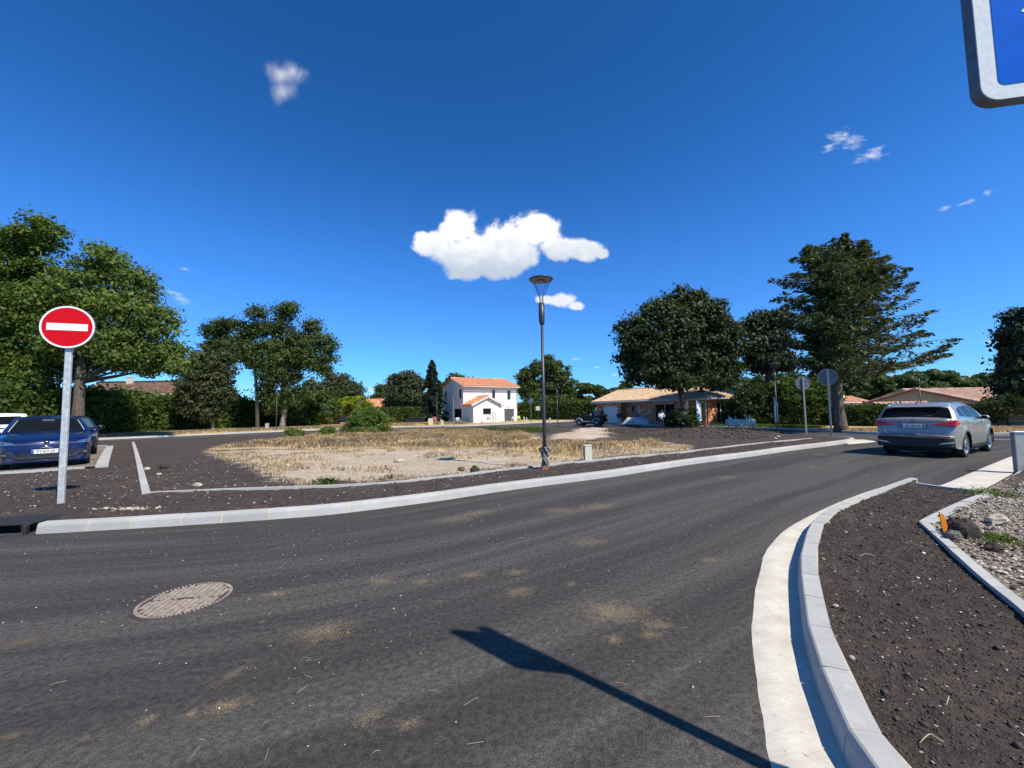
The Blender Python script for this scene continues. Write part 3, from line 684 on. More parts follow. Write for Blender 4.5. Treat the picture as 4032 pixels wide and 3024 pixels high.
def limb_pts(a, b, bend, n=5):
    a = Vector(a); b = Vector(b); L = (b-a).length; o = Vector((random.uniform(-1, 1), random.uniform(-1, 1), random.uniform(-.3, .6)))*L*bend
    return [a.lerp(b, t)+o*math.sin(math.pi*t)+Vector((random.uniform(-1, 1), random.uniform(-1, 1), 0))*L*.02*(1 if 0 < t < 1 else 0) for t in [i/(n-1) for i in range(n)]]

def broad_tree(name, label, cat, base, tr, blobs, nclump, nleaf, crad, lsize, lm, bm, y0, fork=.35, group=None, extra_trunks=(), lean=(0, 0), depth_k=1.0, twigs=90, part='crown', stem_core='trunk'):
    base = Vector(base); B = []
    for (u, v, ru, rv) in blobs:
        yy = y0+random.uniform(-.5, .5)*min(ru, 110)/F_PX*y0*.8
        c = D(u, v, yy); B.append((np.array(c), ru/F_PX*y0, rv/F_PX*y0))
    root = thing(name, label, cat, base, group=group)
    top = max(c[2] for c, *_ in B); cx = np.mean([c for c, *_ in B], axis=0); h = top-base.z
    fk = Vector((base.x+lean[0], base.y+lean[1], base.z+h*fork))
    t = MB(); L = lambda p: Vector(p)-base
    tp = [L(base-Vector((0, 0, .15))), L(base+Vector((lean[0]*.05, 0, h*.03))), L(base.lerp(fk, .5)+Vector((random.uniform(-.1, .1), 0, 0))), L(fk), L(fk.lerp(Vector((cx[0], cx[1], top-h*.12)), .5)), L(Vector((cx[0], cx[1], top-h*.1)))]
    t.tube(tp, [tr*1.5, tr*1.08, tr*.92, tr*.78, tr*.42, tr*.1], 10)
    for (bx, by, tx, tz, r2) in extra_trunks:
        t.tube([L((bx, by, base.z-.1)), L((bx+(tx-bx)*.3, by, base.z+(tz-base.z)*.5)), L((tx, by, tz))], [r2*1.2, r2, r2*.6], 8)
    vol = np.array([r*r*q for _, r, q in B]); vol = vol**.8; vol /= vol.sum()
    cl = []
    for i, (c, rx, rz) in enumerate(B):
        n = max(3, int(round(nclump*vol[i]))); d = RNG.normal(size=(n, 3)); d /= np.linalg.norm(d, axis=1)[:, None]
        r = RNG.uniform(0, 1, n)**.38
        q = c+d*r[:, None]*np.array([rx, rx*depth_k, rz])*.95; cl.append(q)
        lp = limb_pts(L(fk.lerp(Vector((cx[0], cx[1], max(fk.z, min(top, c[2])-h*.15))), .35 if c[2] > fk.z else 0)), L(c), .10)
        t.tube(lp, [tr*.34, tr*.26, tr*.19, tr*.13, tr*.06], 6)
        for k in range(max(2, int(twigs*vol[i]))):
            q1 = q[random.randrange(n)]; t.tube(limb_pts(L(c), L(q1), .12, 4), [tr*.10, tr*.07, tr*.045, tr*.015], 4)
    C = np.concatenate(cl); k = RNG.integers(0, len(C), nleaf)
    rr = crad*RNG.uniform(.5, 1.25, len(C))[k][:, None]
    P = C[k]+RNG.normal(size=(nleaf, 3)).clip(-1.7, 1.7)*rr*np.array([1, 1, .62])
    O = P-C[k]+(C[k]-np.array([cx[0], cx[1], cx[2]]))*.06; ok = P[:, 2] > base.z+.1; P = P[ok]; O = O[ok]
    t.obj(stem_core, bm, root); link(part, leaf_mesh(part, P-np.array(base), lsize, lm, out=O), root)
    return root

def mass(name, label, cat, blobs, n, ls, lm, y0, core=True, group=None, nclump=None, crad=None, kind=None, elong=1.5, floor=0):
    """dense shrub: leaf clumps on the outside of a few round bodies with a dark heart"""
    B = [(np.array(D(u, v, y0+random.uniform(-.3, .3)*min(ru, 80)/F_PX*y0)), ru/F_PX*y0, rv/F_PX*y0) for (u, v, ru, rv) in blobs]
    cx = np.mean([b[0] for b in B], axis=0); gz = ztf(y0)+.11
    root = thing(name, label, cat, (cx[0], cx[1], gz), group=group, kind=kind); o = np.array([cx[0], cx[1], gz])
    vol = np.array([r*q for _, r, q in B]); vol /= vol.sum(); pts = []; m = MB()
    crad = crad or .28
    for i, (c, rx, rz) in enumerate(B):
        k = max(3, int((nclump or n/55)*vol[i])); d = RNG.normal(size=(k, 3)); d /= np.linalg.norm(d, axis=1)[:, None]; d[:, 1] -= .25*(RNG.uniform(size=k))
        rj = RNG.uniform(.72, 1.06, k)[:, None]; q = c+d*rj*np.array([rx, rx*.8, rz])
        kk = RNG.integers(0, k, int(n*vol[i])); pts.append(q[kk]+RNG.normal(size=(len(kk), 3)).clip(-1.8, 1.8)*crad*np.array([1, 1, .6]))
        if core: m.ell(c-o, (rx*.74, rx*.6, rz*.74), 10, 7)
    P = np.concatenate(pts); P = P[P[:, 2] > gz+.02+floor]
    m.tube([(0, 0, -.1), (0, 0, max(.3, B[0][0][2]-gz))], .06, 6)
    m.obj('stem_core', GREENS['dark'] if core else BARK_D, root); link('foliage', leaf_mesh('foliage', P-o, ls, lm, elong), root)  # stem and, where core is set, the dark solid bodies filling the shrub
    return root

def hedge(name, label, cat, pts, h, w_, n, ls, lm, rough=.25, group=None, hv=.0, seed=0):
    P, S = smooth_path(pts, .5); path = (P, S); c = P.mean(0); gz = ztf(c[1])+.1
    root = thing(name, label, cat, (c[0], c[1], gz), group=group); L = S[-1]; o = np.array([c[0], c[1], gz])
    s = RNG.uniform(0, L, n); x = np.interp(s, S, P[:, 0]); y = np.interp(s, S, P[:, 1]); dx = np.gradient(P[:, 0]); dy = np.gradient(P[:, 1]); l = np.hypot(dx, dy)
    nx = np.interp(s, S, -dy/l); ny = np.interp(s, S, dx/l)
    hh = h*(1+hv*(fbm(s, s*0, .35, 4, 11+seed)-.5)*2)
    f = RNG.uniform(size=n); side = np.where(f < .42, -1., np.where(f < .58, 1., 0.)); z = np.where(side != 0, RNG.uniform(0, 1, n)*hh, hh)
    wv = w_/2*(1+.5*(fbm(s*1., z*1., .9, 4, 5+seed)-.5)); off = np.where(side != 0, side*wv, RNG.uniform(-1, 1, n)*wv)
    # rounded, leafy surface
    off = off*(1-.25*np.clip(z/hh, 0, 1)**3)+RNG.normal(size=n)*rough*.5; z = z+RNG.normal(size=n)*rough*.6
    C = np.c_[x+nx*off, y+ny*off, ztf(c[1])+.1+np.maximum(z, .02)]
    m = MB()
    for i in range(len(P)-1):
        a = path_at(path, S[i]); b = path_at(path, S[i+1]); ww = w_*.36; h0 = h*(1+hv*(float(fbm(S[i], 0, .35, 4, 11+seed))-.5)*2)*.88; h1 = h*(1+hv*(float(fbm(S[i+1], 0, .35, 4, 11+seed))-.5)*2)*.88
        q = lambda p, sg, z_: (p[0]+p[2]*sg*ww-o[0], p[1]+p[3]*sg*ww-o[1], z_)
        vs = [q(a, -1, -.1), q(a, 1, -.1), q(b, 1, -.1), q(b, -1, -.1), q(a, -1, h0), q(a, 1, h0), q(b, 1, h1), q(b, -1, h1)]
        m.add(vs, [(0, 1, 2, 3), (7, 6, 5, 4), (0, 4, 5, 1), (2, 6, 7, 3), (0, 3, 7, 4), (1, 5, 6, 2)])
    m.obj('branches', GREENS['dark'], root); link('foliage', leaf_mesh('foliage', C-o, ls, lm), root)  # solid dark core added to block light through the hedge, not real boughs
    return root

def conifer(name, label, base, top, rad, n, lm, y0, seed=1, skirt=.08, droop=.35, group=None):
    rs = random.Random(seed); base = Vector(base); H = top-base.z; root = thing(name, label, 'tree', base, group=group); t = MB(); pts = []; ups = []
    t.tube([(0, 0, -.1), (0, 0, H*.5), (0, 0, H)], [H*.022, H*.014, .02], 8)
    nb = int(H*14)
    for i in range(nb):
        f = (i+rs.random())/nb; z = H*(skirt+(1-skirt)*f); r = rad*((1-f)**.8)*rs.uniform(.65, 1.12)+.12; q = rs.uniform(0, 6.283)
        tip = Vector((math.cos(q)*r, math.sin(q)*r, z-r*droop+rs.uniform(-.1, .2))); st = Vector((0, 0, z))
        t.tube([st, st.lerp(tip, .5)+Vector((0, 0, .08*r)), tip], [.035, .02, .008], 4, cap=False)
        k = max(6, int(n/nb*(r/rad+.25)))
        for j in range(k):
            a = rs.random()**.7; p = st.lerp(tip, a)+Vector((0, 0, .1*r*math.sin(a*3.1))); side = Vector((-math.sin(q), math.cos(q), 0))*rs.uniform(-1, 1)*r*.30*(1.15-a)
            pts.append(p+side+Vector((0, 0, rs.uniform(-.12, .03)))); ups.append((math.cos(q)*.8, math.sin(q)*.8, -.5))
    t.obj('trunk', BARK_D, root); link('crown', leaf_mesh('crown', np.array(pts), H*.028, lm, 2.6, .6, np.array(ups)), root)
    return root

# --- left: big tree, its dark neighbour, oak
b1 = Vector((-35.0, 32.8, ztf(32.8)+.1))
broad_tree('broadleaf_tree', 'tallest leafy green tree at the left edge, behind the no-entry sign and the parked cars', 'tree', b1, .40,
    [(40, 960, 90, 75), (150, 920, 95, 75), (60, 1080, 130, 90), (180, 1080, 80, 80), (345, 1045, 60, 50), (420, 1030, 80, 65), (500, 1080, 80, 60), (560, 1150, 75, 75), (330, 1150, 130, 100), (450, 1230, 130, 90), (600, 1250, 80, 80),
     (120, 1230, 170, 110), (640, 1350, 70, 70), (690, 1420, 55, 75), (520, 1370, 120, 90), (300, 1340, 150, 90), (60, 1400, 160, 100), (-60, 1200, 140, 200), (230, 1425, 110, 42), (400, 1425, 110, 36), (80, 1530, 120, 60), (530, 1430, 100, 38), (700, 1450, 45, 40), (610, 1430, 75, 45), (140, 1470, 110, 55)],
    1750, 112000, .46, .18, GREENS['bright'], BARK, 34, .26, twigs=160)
b2 = G(836, 1672, .1)
b2 = Vector((-.735*46, 46, ztf(46)+.1))
broad_tree('broadleaf_tree', 'dense dark bushy tree between the tallest left tree and the open-crowned oak', 'tree', b2, .2,
    [(850, 1390, 60, 60), (800, 1440, 60, 60), (880, 1450, 45, 70), (760, 1500, 50, 80), (830, 1520, 90, 70), (870, 1560, 50, 60), (800, 1600, 80, 60), (740, 1580, 40, 50)],
    500, 30000, .38, .2, GREENS['olive'], BARK_P, 46, .3)
b3 = Vector((-.565*52, 52, ztf(52)+.1))
broad_tree('oak_tree', 'open-crowned oak with sky showing through, behind the street lamp left of centre', 'tree', b3, .30,
    [(849, 1303, 50, 45), (903, 1278, 42, 27), (870, 1370, 45, 50), (925, 1390, 50, 48), (1010, 1236, 40, 27), (994, 1294, 50, 34), (980, 1385, 54, 45), (1115, 1228, 50, 32), (1160, 1215, 28, 22), (1107, 1290, 50, 34), (1060, 1350, 45, 30),
     (1084, 1400, 75, 48), (1229, 1288, 42, 32), (1180, 1330, 44, 26), (1288, 1350, 34, 38), (1300, 1410, 34, 32), (1230, 1420, 58, 40), (1152, 1416, 66, 46), (1070, 1475, 55, 45), (1152, 1490, 42, 40), (1275, 1455, 38, 24), (1050, 1540, 38, 40), (1130, 1350, 60, 40), (1200, 1375, 50, 36), (1050, 1300, 36, 36), (1010, 1430, 50, 28), (1150, 1560, 45, 50), (1085, 1600, 45, 34), (950, 1340, 46, 30), (1240, 1350, 40, 40)],
    1000, 60000, .48, .19, GREENS['oak'], BARK_P, 52, .30, extra_trunks=[(-.625*52, 52, -.64*52, 9.5, .2)], lean=(.5, 0), depth_k=.8, twigs=150)
mass('shrub', 'leafy hazel shrub right of the oak trunk, behind the swing frame', 'shrub', [(1190, 1590, 60, 45), (1250, 1585, 55, 45), (1180, 1640, 70, 35), (1290, 1620, 50, 40)], 9000, .26, GREENS['hedge'], 58)
broad_tree('broadleaf_tree', 'rounded olive green tree behind the pale house with the orange roof', 'tree', (-.47*78, 78, -.15), .3,
    [(1240, 1530, 60, 40), (1330, 1510, 60, 45), (1380, 1545, 55, 45), (1290, 1570, 90, 55), (1400, 1590, 45, 40), (1210, 1590, 70, 60)], 420, 22000, .55, .30, GREENS['olive'], BARK_D, 78, .3)
broad_tree('broadleaf_tree', 'small far round tree left of the twin trees, above the orange roof', 'tree', (-.32*95, 95, -.15), .2,
    [(1505, 1535, 28, 22), (1500, 1570, 42, 30)], 120, 5000, .5, .3, GREENS['oak'], BARK_D, 95, .3)
broad_tree('broadleaf_tree', 'grey-green rounded tree left of the pointed conifer', 'tree', (-.26*74, 74, -.15), .3,
    [(1560, 1500, 36, 32), (1605, 1490, 42, 30), (1640, 1510, 35, 34), (1590, 1550, 70, 50), (1640, 1580, 50, 50), (1550, 1590, 40, 45)], 420, 20000, .5, .28, GREENS['olive'], BARK_D, 74, .3)
conifer('spruce_tree', 'dark pointed spruce beside the white two-storey house', (-.1975*64, 64, -.15), D(1700, 1424, 64).z, 2.5, 15000, GREENS['spruce'], 64, 3)
broad_tree('broadleaf_tree', 'dark treetop peeking over the ridge of the white two-storey house', 'tree', (-.14*86, 86, -.15), .3, [(1785, 1492, 34, 14), (1830, 1495, 25, 10), (1760, 1530, 40, 30)], 100, 5000, .5, .35, GREENS['dark'], BARK_D, 86, .4)
broad_tree('broadleaf_tree', 'broad full-crowned tree right of the white two-storey house, behind the nearest lamp post', 'tree', (.085*82, 82, -.15), .4,
    [(2070, 1480, 38, 34), (2110, 1450, 42, 34), (2165, 1435, 42, 34), (2205, 1465, 40, 40), (2225, 1505, 38, 36), (2090, 1525, 60, 46), (2170, 1520, 70, 55), (2225, 1555, 40, 42), (2120, 1580, 80, 44), (2200, 1595, 60, 40)], 650, 34000, .5, .30, GREENS['oak'], BARK_D, 82, .3)
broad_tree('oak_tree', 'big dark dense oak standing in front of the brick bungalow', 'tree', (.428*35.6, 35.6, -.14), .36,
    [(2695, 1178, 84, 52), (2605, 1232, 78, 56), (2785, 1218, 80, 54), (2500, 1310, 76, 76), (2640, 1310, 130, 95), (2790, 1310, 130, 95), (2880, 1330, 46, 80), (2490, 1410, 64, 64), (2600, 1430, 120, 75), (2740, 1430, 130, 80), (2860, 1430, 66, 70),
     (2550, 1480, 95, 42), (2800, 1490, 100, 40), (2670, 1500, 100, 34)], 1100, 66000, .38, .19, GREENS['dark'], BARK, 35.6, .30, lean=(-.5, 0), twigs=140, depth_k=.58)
mass('shrub', 'dark ivy-like shrub around the foot of the big oak', 'shrub', [(2640, 1655, 30, 24), (2690, 1640, 45, 36), (2730, 1655, 30, 28)], 4500, .16, GREENS['dark'], 36, crad=.2)
# --- right of the brick house
mass('shrub', 'large dark laurel bush at the right corner of the brick bungalow', 'shrub', [(2930, 1585, 60, 50), (2910, 1640, 60, 42), (2985, 1560, 70, 55), (3040, 1600, 80, 70), (2990, 1650, 90, 40), (3060, 1650, 70, 40)], 22000, .17, GREENS['dark'], 35.5, crad=.24)
mass('shrub', 'tall green hazel bush behind the right-hand lamp post and the cloth-covered table', 'shrub', [(3120, 1550, 70, 56), (3180, 1560, 70, 60), (3230, 1590, 60, 55), (3150, 1630, 80, 50), (3220, 1640, 50, 36)], 20000, .17, GREENS['hedge'], 35, crad=.26)
broad_tree('cedar_tree', 'dark drooping conifer between the big oak and the tall spreading fir', 'tree', (.63*38, 38, -.14), .28,
    [(2960, 1290, 50, 36), (3010, 1260, 45, 34), (3040, 1340, 60, 60), (2960, 1370, 46, 50), (3000, 1430, 70, 40), (3070, 1420, 50, 50), (3080, 1260, 40, 40)], 300, 24000, .42, .2, GREENS['spruce'], BARK_D, 38, .4, twigs=110)

def spreading_fir():
    y0 = 24.8; base = Vector((.803*y0, y0, ztf(y0)+.1)); root = thing('fir_tree', 'tall spreading fir with long feathery branches, behind the two sign backs', 'tree', base)
    t = MB(); rs = random.Random(5)
    top = D(3322, 912, y0); L = lambda p: Vector(p)-base
    tk = [base-Vector((0, 0, .1)), base+Vector((0, 0, .35)), D(3300, 1600, y0), D(3290, 1450, y0), D(3300, 1280, y0), D(3312, 1080, y0), top]
    t.tube([L(p) for p in tk], [.48, .33, .29, .26, .19, .10, .015], 12)
    for (u0, v0, u1, v1, u2, v2) in ((3295, 1420, 3225, 1150, 3180, 965), (3300, 1350, 3370, 1120, 3405, 945), (3302, 1330, 3420, 1150, 3480, 1000), (3292, 1470, 3340, 1380, 3420, 1250)):
        t.tube([L(D(u0, v0, y0)), L(D((u0+u1)/2, (v0+v1)/2, y0+.2)), L(D(u1, v1, y0)), L(D(u2, v2, y0))], [.13, .10, .07, .02], 7)
    # silhouette half-widths (left, right) in photo units against height
    V = [905, 945, 985, 1040, 1090, 1140, 1200, 1260, 1320, 1380, 1440, 1475]
    LW = [8, 40, 160, 215, 275, 300, 295, 275, 250, 235, 220, 150]; RW = [8, 60, 150, 230, 280, 305, 330, 355, 340, 345, 310, 240]
    tips = []
    tot = 500
    while len(tips) < tot:
        v = rs.uniform(925, 1470); lw = np.interp(v, V, LW); rw = np.interp(v, V, RW); q = rs.uniform(0, 2*math.pi); r = rs.uniform(.35, 1)**.55
        hw = rw if math.cos(q) > 0 else lw
        if rs.random() > (lw+rw)/640: continue
        prof = .70+.30*math.sin(v*.075+q*2)       # layered, ragged outline
        tips.append((3300+math.cos(q)*hw*r*prof, v-abs(math.cos(q))*r*18, y0+math.sin(q)*min(hw, 240)*r/F_PX*y0*.85))
    tips += [(3765, 1330, y0-.3), (3740, 1350, y0), (3700, 1375, y0+.3), (3725, 1392, y0-.2), (3690, 1400, y0+.2), (3670, 1220, y0), (3640, 1250, y0+.3), (3600, 1110, y0), (3575, 1055, y0+.2), (3560, 1080, y0), (3590, 1130, y0-.3), (3620, 1300, y0), (3655, 1310, y0+.2)]*2
    for leaders in ((3180, 960, 24), (3405, 940, 24), (3482, 995, 20), (3322, 915, 30), (3225, 1010, 20), (3440, 1020, 18)):
        for k in range(leaders[2]):
            dv = rs.uniform(0, 90); tips.append((leaders[0]+rs.uniform(-1, 1)*(8+dv*.42), leaders[1]+dv, y0+rs.uniform(-.4, .4)))
    pts = []; ups = []
    for (u, v, yy) in tips:
        tip = D(u, v, yy); dx = Vector((tip.x-base.x, tip.y-base.y, 0)); Lr = dx.length
        zs = max(base.z+3.2, tip.z-Lr*rs.uniform(-.12, .42)); zs = min(zs, top.z-.3)
        # the trunk line at that height, or a nearby leader
        f = (zs-base.z)/(top.z-base.z); st = base.lerp(top, f); st.z = zs
        if Lr < 1.2 and v < 1100: st = tip-Vector((rs.uniform(-.2, .2), 0, rs.uniform(.4, 1.0)))
        mid = st.lerp(tip, .55)+Vector((rs.uniform(-.08, .08)*Lr, rs.uniform(-.08, .08)*Lr, -Lr*rs.uniform(-.04, .12))); 
        t.tube([L(st), L(mid), L(tip)], [.045*min(1, Lr/3)+.012, .022, .006], 4, cap=False)
        ax = (tip-st); al = ax.length; ax.normalize(); sd = ax.cross(Vector((0, 0, 1))); sd.normalize(); nsp = int(26+al*11.5)
        for j in range(nsp):
            a = 1-rs.random()**1.6*.78; p = st.lerp(mid, a*2) if a < .5 else mid.lerp(tip, a*2-1); wdt = min(1.05, al*.40)*(1.22-a)*rs.choice((-1, 1))*rs.random()
            pts.append(L(p+sd*wdt+ax*abs(wdt)*.5+Vector((0, 0, -abs(wdt)*.28-rs.uniform(0, .16))))); o = sd*(1 if wdt > 0 else -1)*.7+ax; ups.append((o.x, o.y, o.z-.35))
    t.obj('trunk', BARK, root)
    link('crown', leaf_mesh('crown', np.array(pts), .105, GREENS['cedar'], 2.6, .7, np.array(ups)), root)
spreading_fir()
broad_tree('cedar_tree', 'dark overhanging tree cut off by the right edge, above the grey garden wall', 'tree', (1.34*26, 26, -.14), .25,
    [(4040, 1250, 60, 40), (4000, 1300, 56, 34), (4060, 1330, 80, 60), (3975, 1325, 34, 22), (4010, 1380, 60, 40), (4050, 1440, 90, 60), (3995, 1430, 40, 30), (4040, 1520, 80, 50), (4100, 1400, 100, 200)], 420, 30000, .34, .17, GREENS['spruce'], BARK_D, 26, .5, twigs=120)
mass('shrub', 'dark shrub hanging over the grey garden wall at the right edge', 'shrub', [(3885, 1606, 45, 22), (3940, 1592, 55, 28), (4010, 1585, 70, 36), (3915, 1650, 14, 24), (4070, 1580, 60, 50)], 9000, .14, GREENS['dark'], 25.6, crad=.2, floor=.3)

# --- hedges
hedge('hedge', 'tall dark leafy hedge along the far road on the left, behind the dry grass', 'hedge', [(-37, 14), (-38.5, 30), (-40.5, 41), (-40, 50), (-37.5, 58), (-28.3, 66)], 3.5, 2.6, 62000, .24, GREENS['hedge'], .7, hv=.22)
hedge('hedge', 'clipped low hedge right of the golden shrub, left of the white two-storey house', 'hedge', [(-25, 66.5), (-20, 68.5), (-15.6, 70.5)], 2.35, 1.3, 9000, .2, GREENS['hedge'], .2, seed=3)
mass('shrub', 'rounded golden-green shrub in front of the pale house with the orange roof', 'shrub', [(1390, 1597, 66, 34), (1350, 1608, 38, 24), (1440, 1607, 34, 24)], 9000, .2, GREENS['lime'], 66, crad=.22)
hedge('hedge', 'green laurel hedge right of the white two-storey house, behind the basketball hoop', 'hedge', [(1.2, 73), (6, 70), (11, 66), (14, 63.5)], 2.75, 1.5, 15000, .22, GREENS['hedge'], .3, seed=5, hv=.08)
hedge('hedge', 'clipped dark hedge behind the fir trunk, left of the silver SUV', 'hedge', [(26.5, 34.5), (26.6, 31.6), (29, 29.6), (31, 29.4)], 1.30, 1.3, 26000, .13, GREENS['hedge'], .22, seed=7, hv=.05)

def far_wood():
    """the wood on the skyline, one mass"""
    pts = []; rs = RNG
    def run(u0, u1, vt, y0, n, bump_):
        for _ in range(n):
            u = rs.uniform(u0, u1); y = y0*rs.uniform(1, 1.25); top = np.interp(u, [p[0] for p in vt], [p[1] for p in vt]); r = rs.uniform(.6, 1.4)*bump_
            hz = 1617-.018*(u-2016); v = top+bump_*.8+rs.uniform(0, 1)**1.2*(hz-top-bump_*.2); pts.append((D(u, v, y), r/F_PX*y, y))
    run(1330, 1560, [(1330, 1600), (1560, 1598)], 120, 40, 14)
    run(2200, 2480, [(2200, 1510), (2260, 1512), (2300, 1505), (2350, 1515), (2400, 1535), (2480, 1495)], 115, 150, 17)
    run(2800, 3280, [(2800, 1500), (2950, 1480), (3060, 1465), (3150, 1462), (3280, 1470)], 120, 170, 22)
    run(3240, 4150, [(3240, 1468), (3330, 1470), (3440, 1462), (3520, 1480), (3600, 1458), (3700, 1450), (3780, 1480), (3880, 1470), (3960, 1452), (4150, 1470)], 125, 520, 22)
    run(-200, 1350, [(-200, 1590), (700, 1600), (1350, 1600)], 130, 120, 20)
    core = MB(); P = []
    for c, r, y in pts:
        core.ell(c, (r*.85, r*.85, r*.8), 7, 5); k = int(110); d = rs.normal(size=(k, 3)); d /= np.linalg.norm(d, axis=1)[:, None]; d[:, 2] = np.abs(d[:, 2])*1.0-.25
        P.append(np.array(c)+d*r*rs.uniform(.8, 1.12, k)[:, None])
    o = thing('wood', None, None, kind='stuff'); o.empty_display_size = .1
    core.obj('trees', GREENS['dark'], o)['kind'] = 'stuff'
    link('foliage', leaf_mesh('foliage', np.concatenate(P), .62, GREENS['oak'], 1.3), o)['kind'] = 'stuff'
    setp(o, 'far-off dark green wood along the skyline', 'wood')
far_wood()

# --- small green plants on the lot
mass('broom_bush', 'feathery light green bush in the middle of the dry grass lot', 'bush', [(1440, 1652, 44, 30), (1485, 1640, 24, 26), (1400, 1662, 30, 24), (1448, 1622, 18, 16), (1510, 1672, 20, 16), (1372, 1684, 26, 12), (1440, 1690, 62, 14), (1500, 1690, 34, 10), (1415, 1630, 20, 20), (1520, 1650, 16, 16), (1462, 1614, 22, 14)], 8500, .075, GREENS['broom'], 33.5, core=False, nclump=420, crad=.15, elong=3.4)
mass('weed_clump', 'small feathery green weed left of the broom bush', 'weed', [(1285, 1700, 24, 15), (1305, 1693, 14, 9)], 1500, .09, GREENS['broom'], 31, core=False, nclump=60, crad=.09, elong=2.6)
mass('weed_clump', 'tall feathery green weed at the left end of the dry grass lot', 'weed', [(1165, 1710, 26, 17), (1140, 1698, 14, 9)], 1500, .09, GREENS['broom'], 27, core=False, nclump=60, crad=.09, elong=2.6)

def tufts(name, P, h, nb, lm, spread=.09, wid=.012, label=None, cat=None, lean=1.0, parent=None):
    """clumps of thin blades"""
    n = len(P)*nb; B = np.repeat(P, nb, 0)+np.c_[RNG.normal(size=(n, 2))*spread, np.zeros(n)]
    q = RNG.uniform(0, 6.283, n); hh = np.repeat(np.atleast_1d(h)*np.ones(len(P)), nb)*RNG.uniform(.45, 1.25, n); d = np.c_[np.cos(q), np.sin(q)]; ln = RNG.uniform(0, lean, n)[:, None]
    w2 = wid*RNG.uniform(.6, 1.5, n)[:, None]; sd = np.c_[-d[:, 1:2], d[:, 0:1]]*w2
    z0 = np.zeros((n, 1)); a = np.c_[sd, z0]; top = np.c_[d*ln*hh[:, None], hh]; mid = np.c_[d*ln*hh[:, None]*.35, hh*.6]
    V = np.stack([B-a, B+a, B+mid+a*.7, B+top, B+mid-a*.7], 1).reshape(-1, 3)
    i = np.arange(n)*5; F = np.c_[i, i+1, i+2, i+3, i+4]
    o = link(name, mesh_np(name, V, F, lm), parent); setp(o, label, cat, kind='stuff'); return o
def scatter_in(poly, n, zfn, mask=None):
    p = np.array(poly); out = []
    lo, hi = p.min(0), p.max(0)
    while sum(map(len, out)) < n:
        q = RNG.uniform(lo, hi, (n*2, 2)); q = q[inside(q, poly)]
        if mask is not None: q = q[mask(q)]
        out.append(q)
    q = np.concatenate(out)[:n]; return np.c_[q, zfn(q[:, 0], q[:, 1])]
gp = scatter_in(GRASS, 11000, soil_h, lambda q: (fbm(q[:, 0], q[:, 1], .9, 4, 50) > .43) & (sdf(q, GRASS) > .2+fbm(q[:, 0], q[:, 1], .7, 3, 5)))
tufts('dry_grass', gp, .20*(.15+fbm(gp[:, 0], gp[:, 1], .9, 4, 51)**1.5*1.6), 10, GREENS['straw'], .16, .010, 'golden dry grass standing across the middle of the empty lot', 'dry grass')
lp = scatter_in(LIME, 1500, soil_h, lambda q: fbm(q[:, 0], q[:, 1], 1.2, 4, 60) > .5)
tufts('dry_grass', lp, .08, 7, GREENS['straw'], .07, .008, 'short sparse dry grass on the pale gravel of the lot', 'dry grass')
gr = scatter_in(gl(z2, [(1150, 238), (1620, 245), (1620, 262), (1300, 262)], .13), 500, soil_h)
tufts('green_grass', gr, .22, 9, GREENS['greengrass'], .15, .014, 'greener grass at the back edge of the lot', 'grass')
# verges beyond the road
def verge_z(x, y): return zt(y)+.11
vs_ = []
for s, dmax, n in ((1, 9, 9000),):
    S = RNG.uniform(s_near(pathF, -46, 19), s_near(pathF, -2.9, 50.2), n); dd = RNG.uniform(.35, 1, n)**1.0
    for si, di in zip(S, dd):
        x, y, nx, ny = path_at(pathF, si); w_ = 7.5 if x < -15 else 12; vs_.append((x+nx*(.2+di*w_), y+ny*(.2+di*w_)))
q = np.array(vs_); tufts('dry_grass', np.c_[q, verge_z(q[:, 0], q[:, 1])], .24, 8, GREENS['straw'], .16, .016, 'dry golden verge along the far road in front of the tall hedge', 'dry grass')
S = RNG.uniform(s_near(pathF, 19.7, 24.8), s_near(pathF, 40, 8), 5200); q = []
for si in S:
    x, y, nx, ny = path_at(pathF, si); di = random.random()*6.5+.2; q.append((x+nx*di, y+ny*di))
q = np.array(q); tufts('dry_grass', np.c_[q, verge_z(q[:, 0], q[:, 1])], .19, 9, GREENS['straw'], .12, .011, 'dry golden verge behind the silver SUV and around the fir trunk', 'dry grass')
S = RNG.uniform(s_near(pathF, 16.9, 34.8), s_near(pathF, 20.1, 28.6), 700); q = []
for si in S:
    x, y, nx, ny = path_at(pathF, si); di = random.random()*2+.2; q.append((x+nx*di, y+ny*di))
q = np.array(q); tufts('green_grass', np.c_[q, verge_z(q[:, 0], q[:, 1])], .2, 9, GREENS['greengrass'], .12, .012, 'green weeds at the foot of the dark laurel bush', 'grass')
# sprigs in the near beds
for (u, v, n, h, r_, lab) in ((170, 0, 0, 0, 0, ''),):
    pass
def sprigs(label, c, n, r_, h, lm='greengrass', z=None):
    q = np.array(c[:2])+RNG.normal(size=(n, 2))*r_; zz = np.array([z if z is not None else float(soil_h(np.array([a]), np.array([b]))[0]) for a, b in q])
    tufts('grass_tuft', np.c_[q, zz], h, 8, GREENS[lm], .03, .004, label, 'grass tuft')
sprigs('green grass tuft on the pale gravel near the thin edging', G(*z2(150, 600), .13), 14, .10, .13)
sprigs('small grass tuft on the gravel right of the first tuft', G(*z2(585, 572), .13), 8, .07, .10)
lz = lambda x, y: float(lot_h(np.array([x]), np.array([y]))[0])
q = G(3930, 2130, .15); sprigs('patch of green grass on the rubble beyond the orange marker', q, 60, .14, .05, z=lz(q.x, q.y))
q = G(3900, 1945, .15); sprigs('patch of thin green grass near the kerb beyond the bed corner', q, 50, .16, .05, z=lz(q.x, q.y))
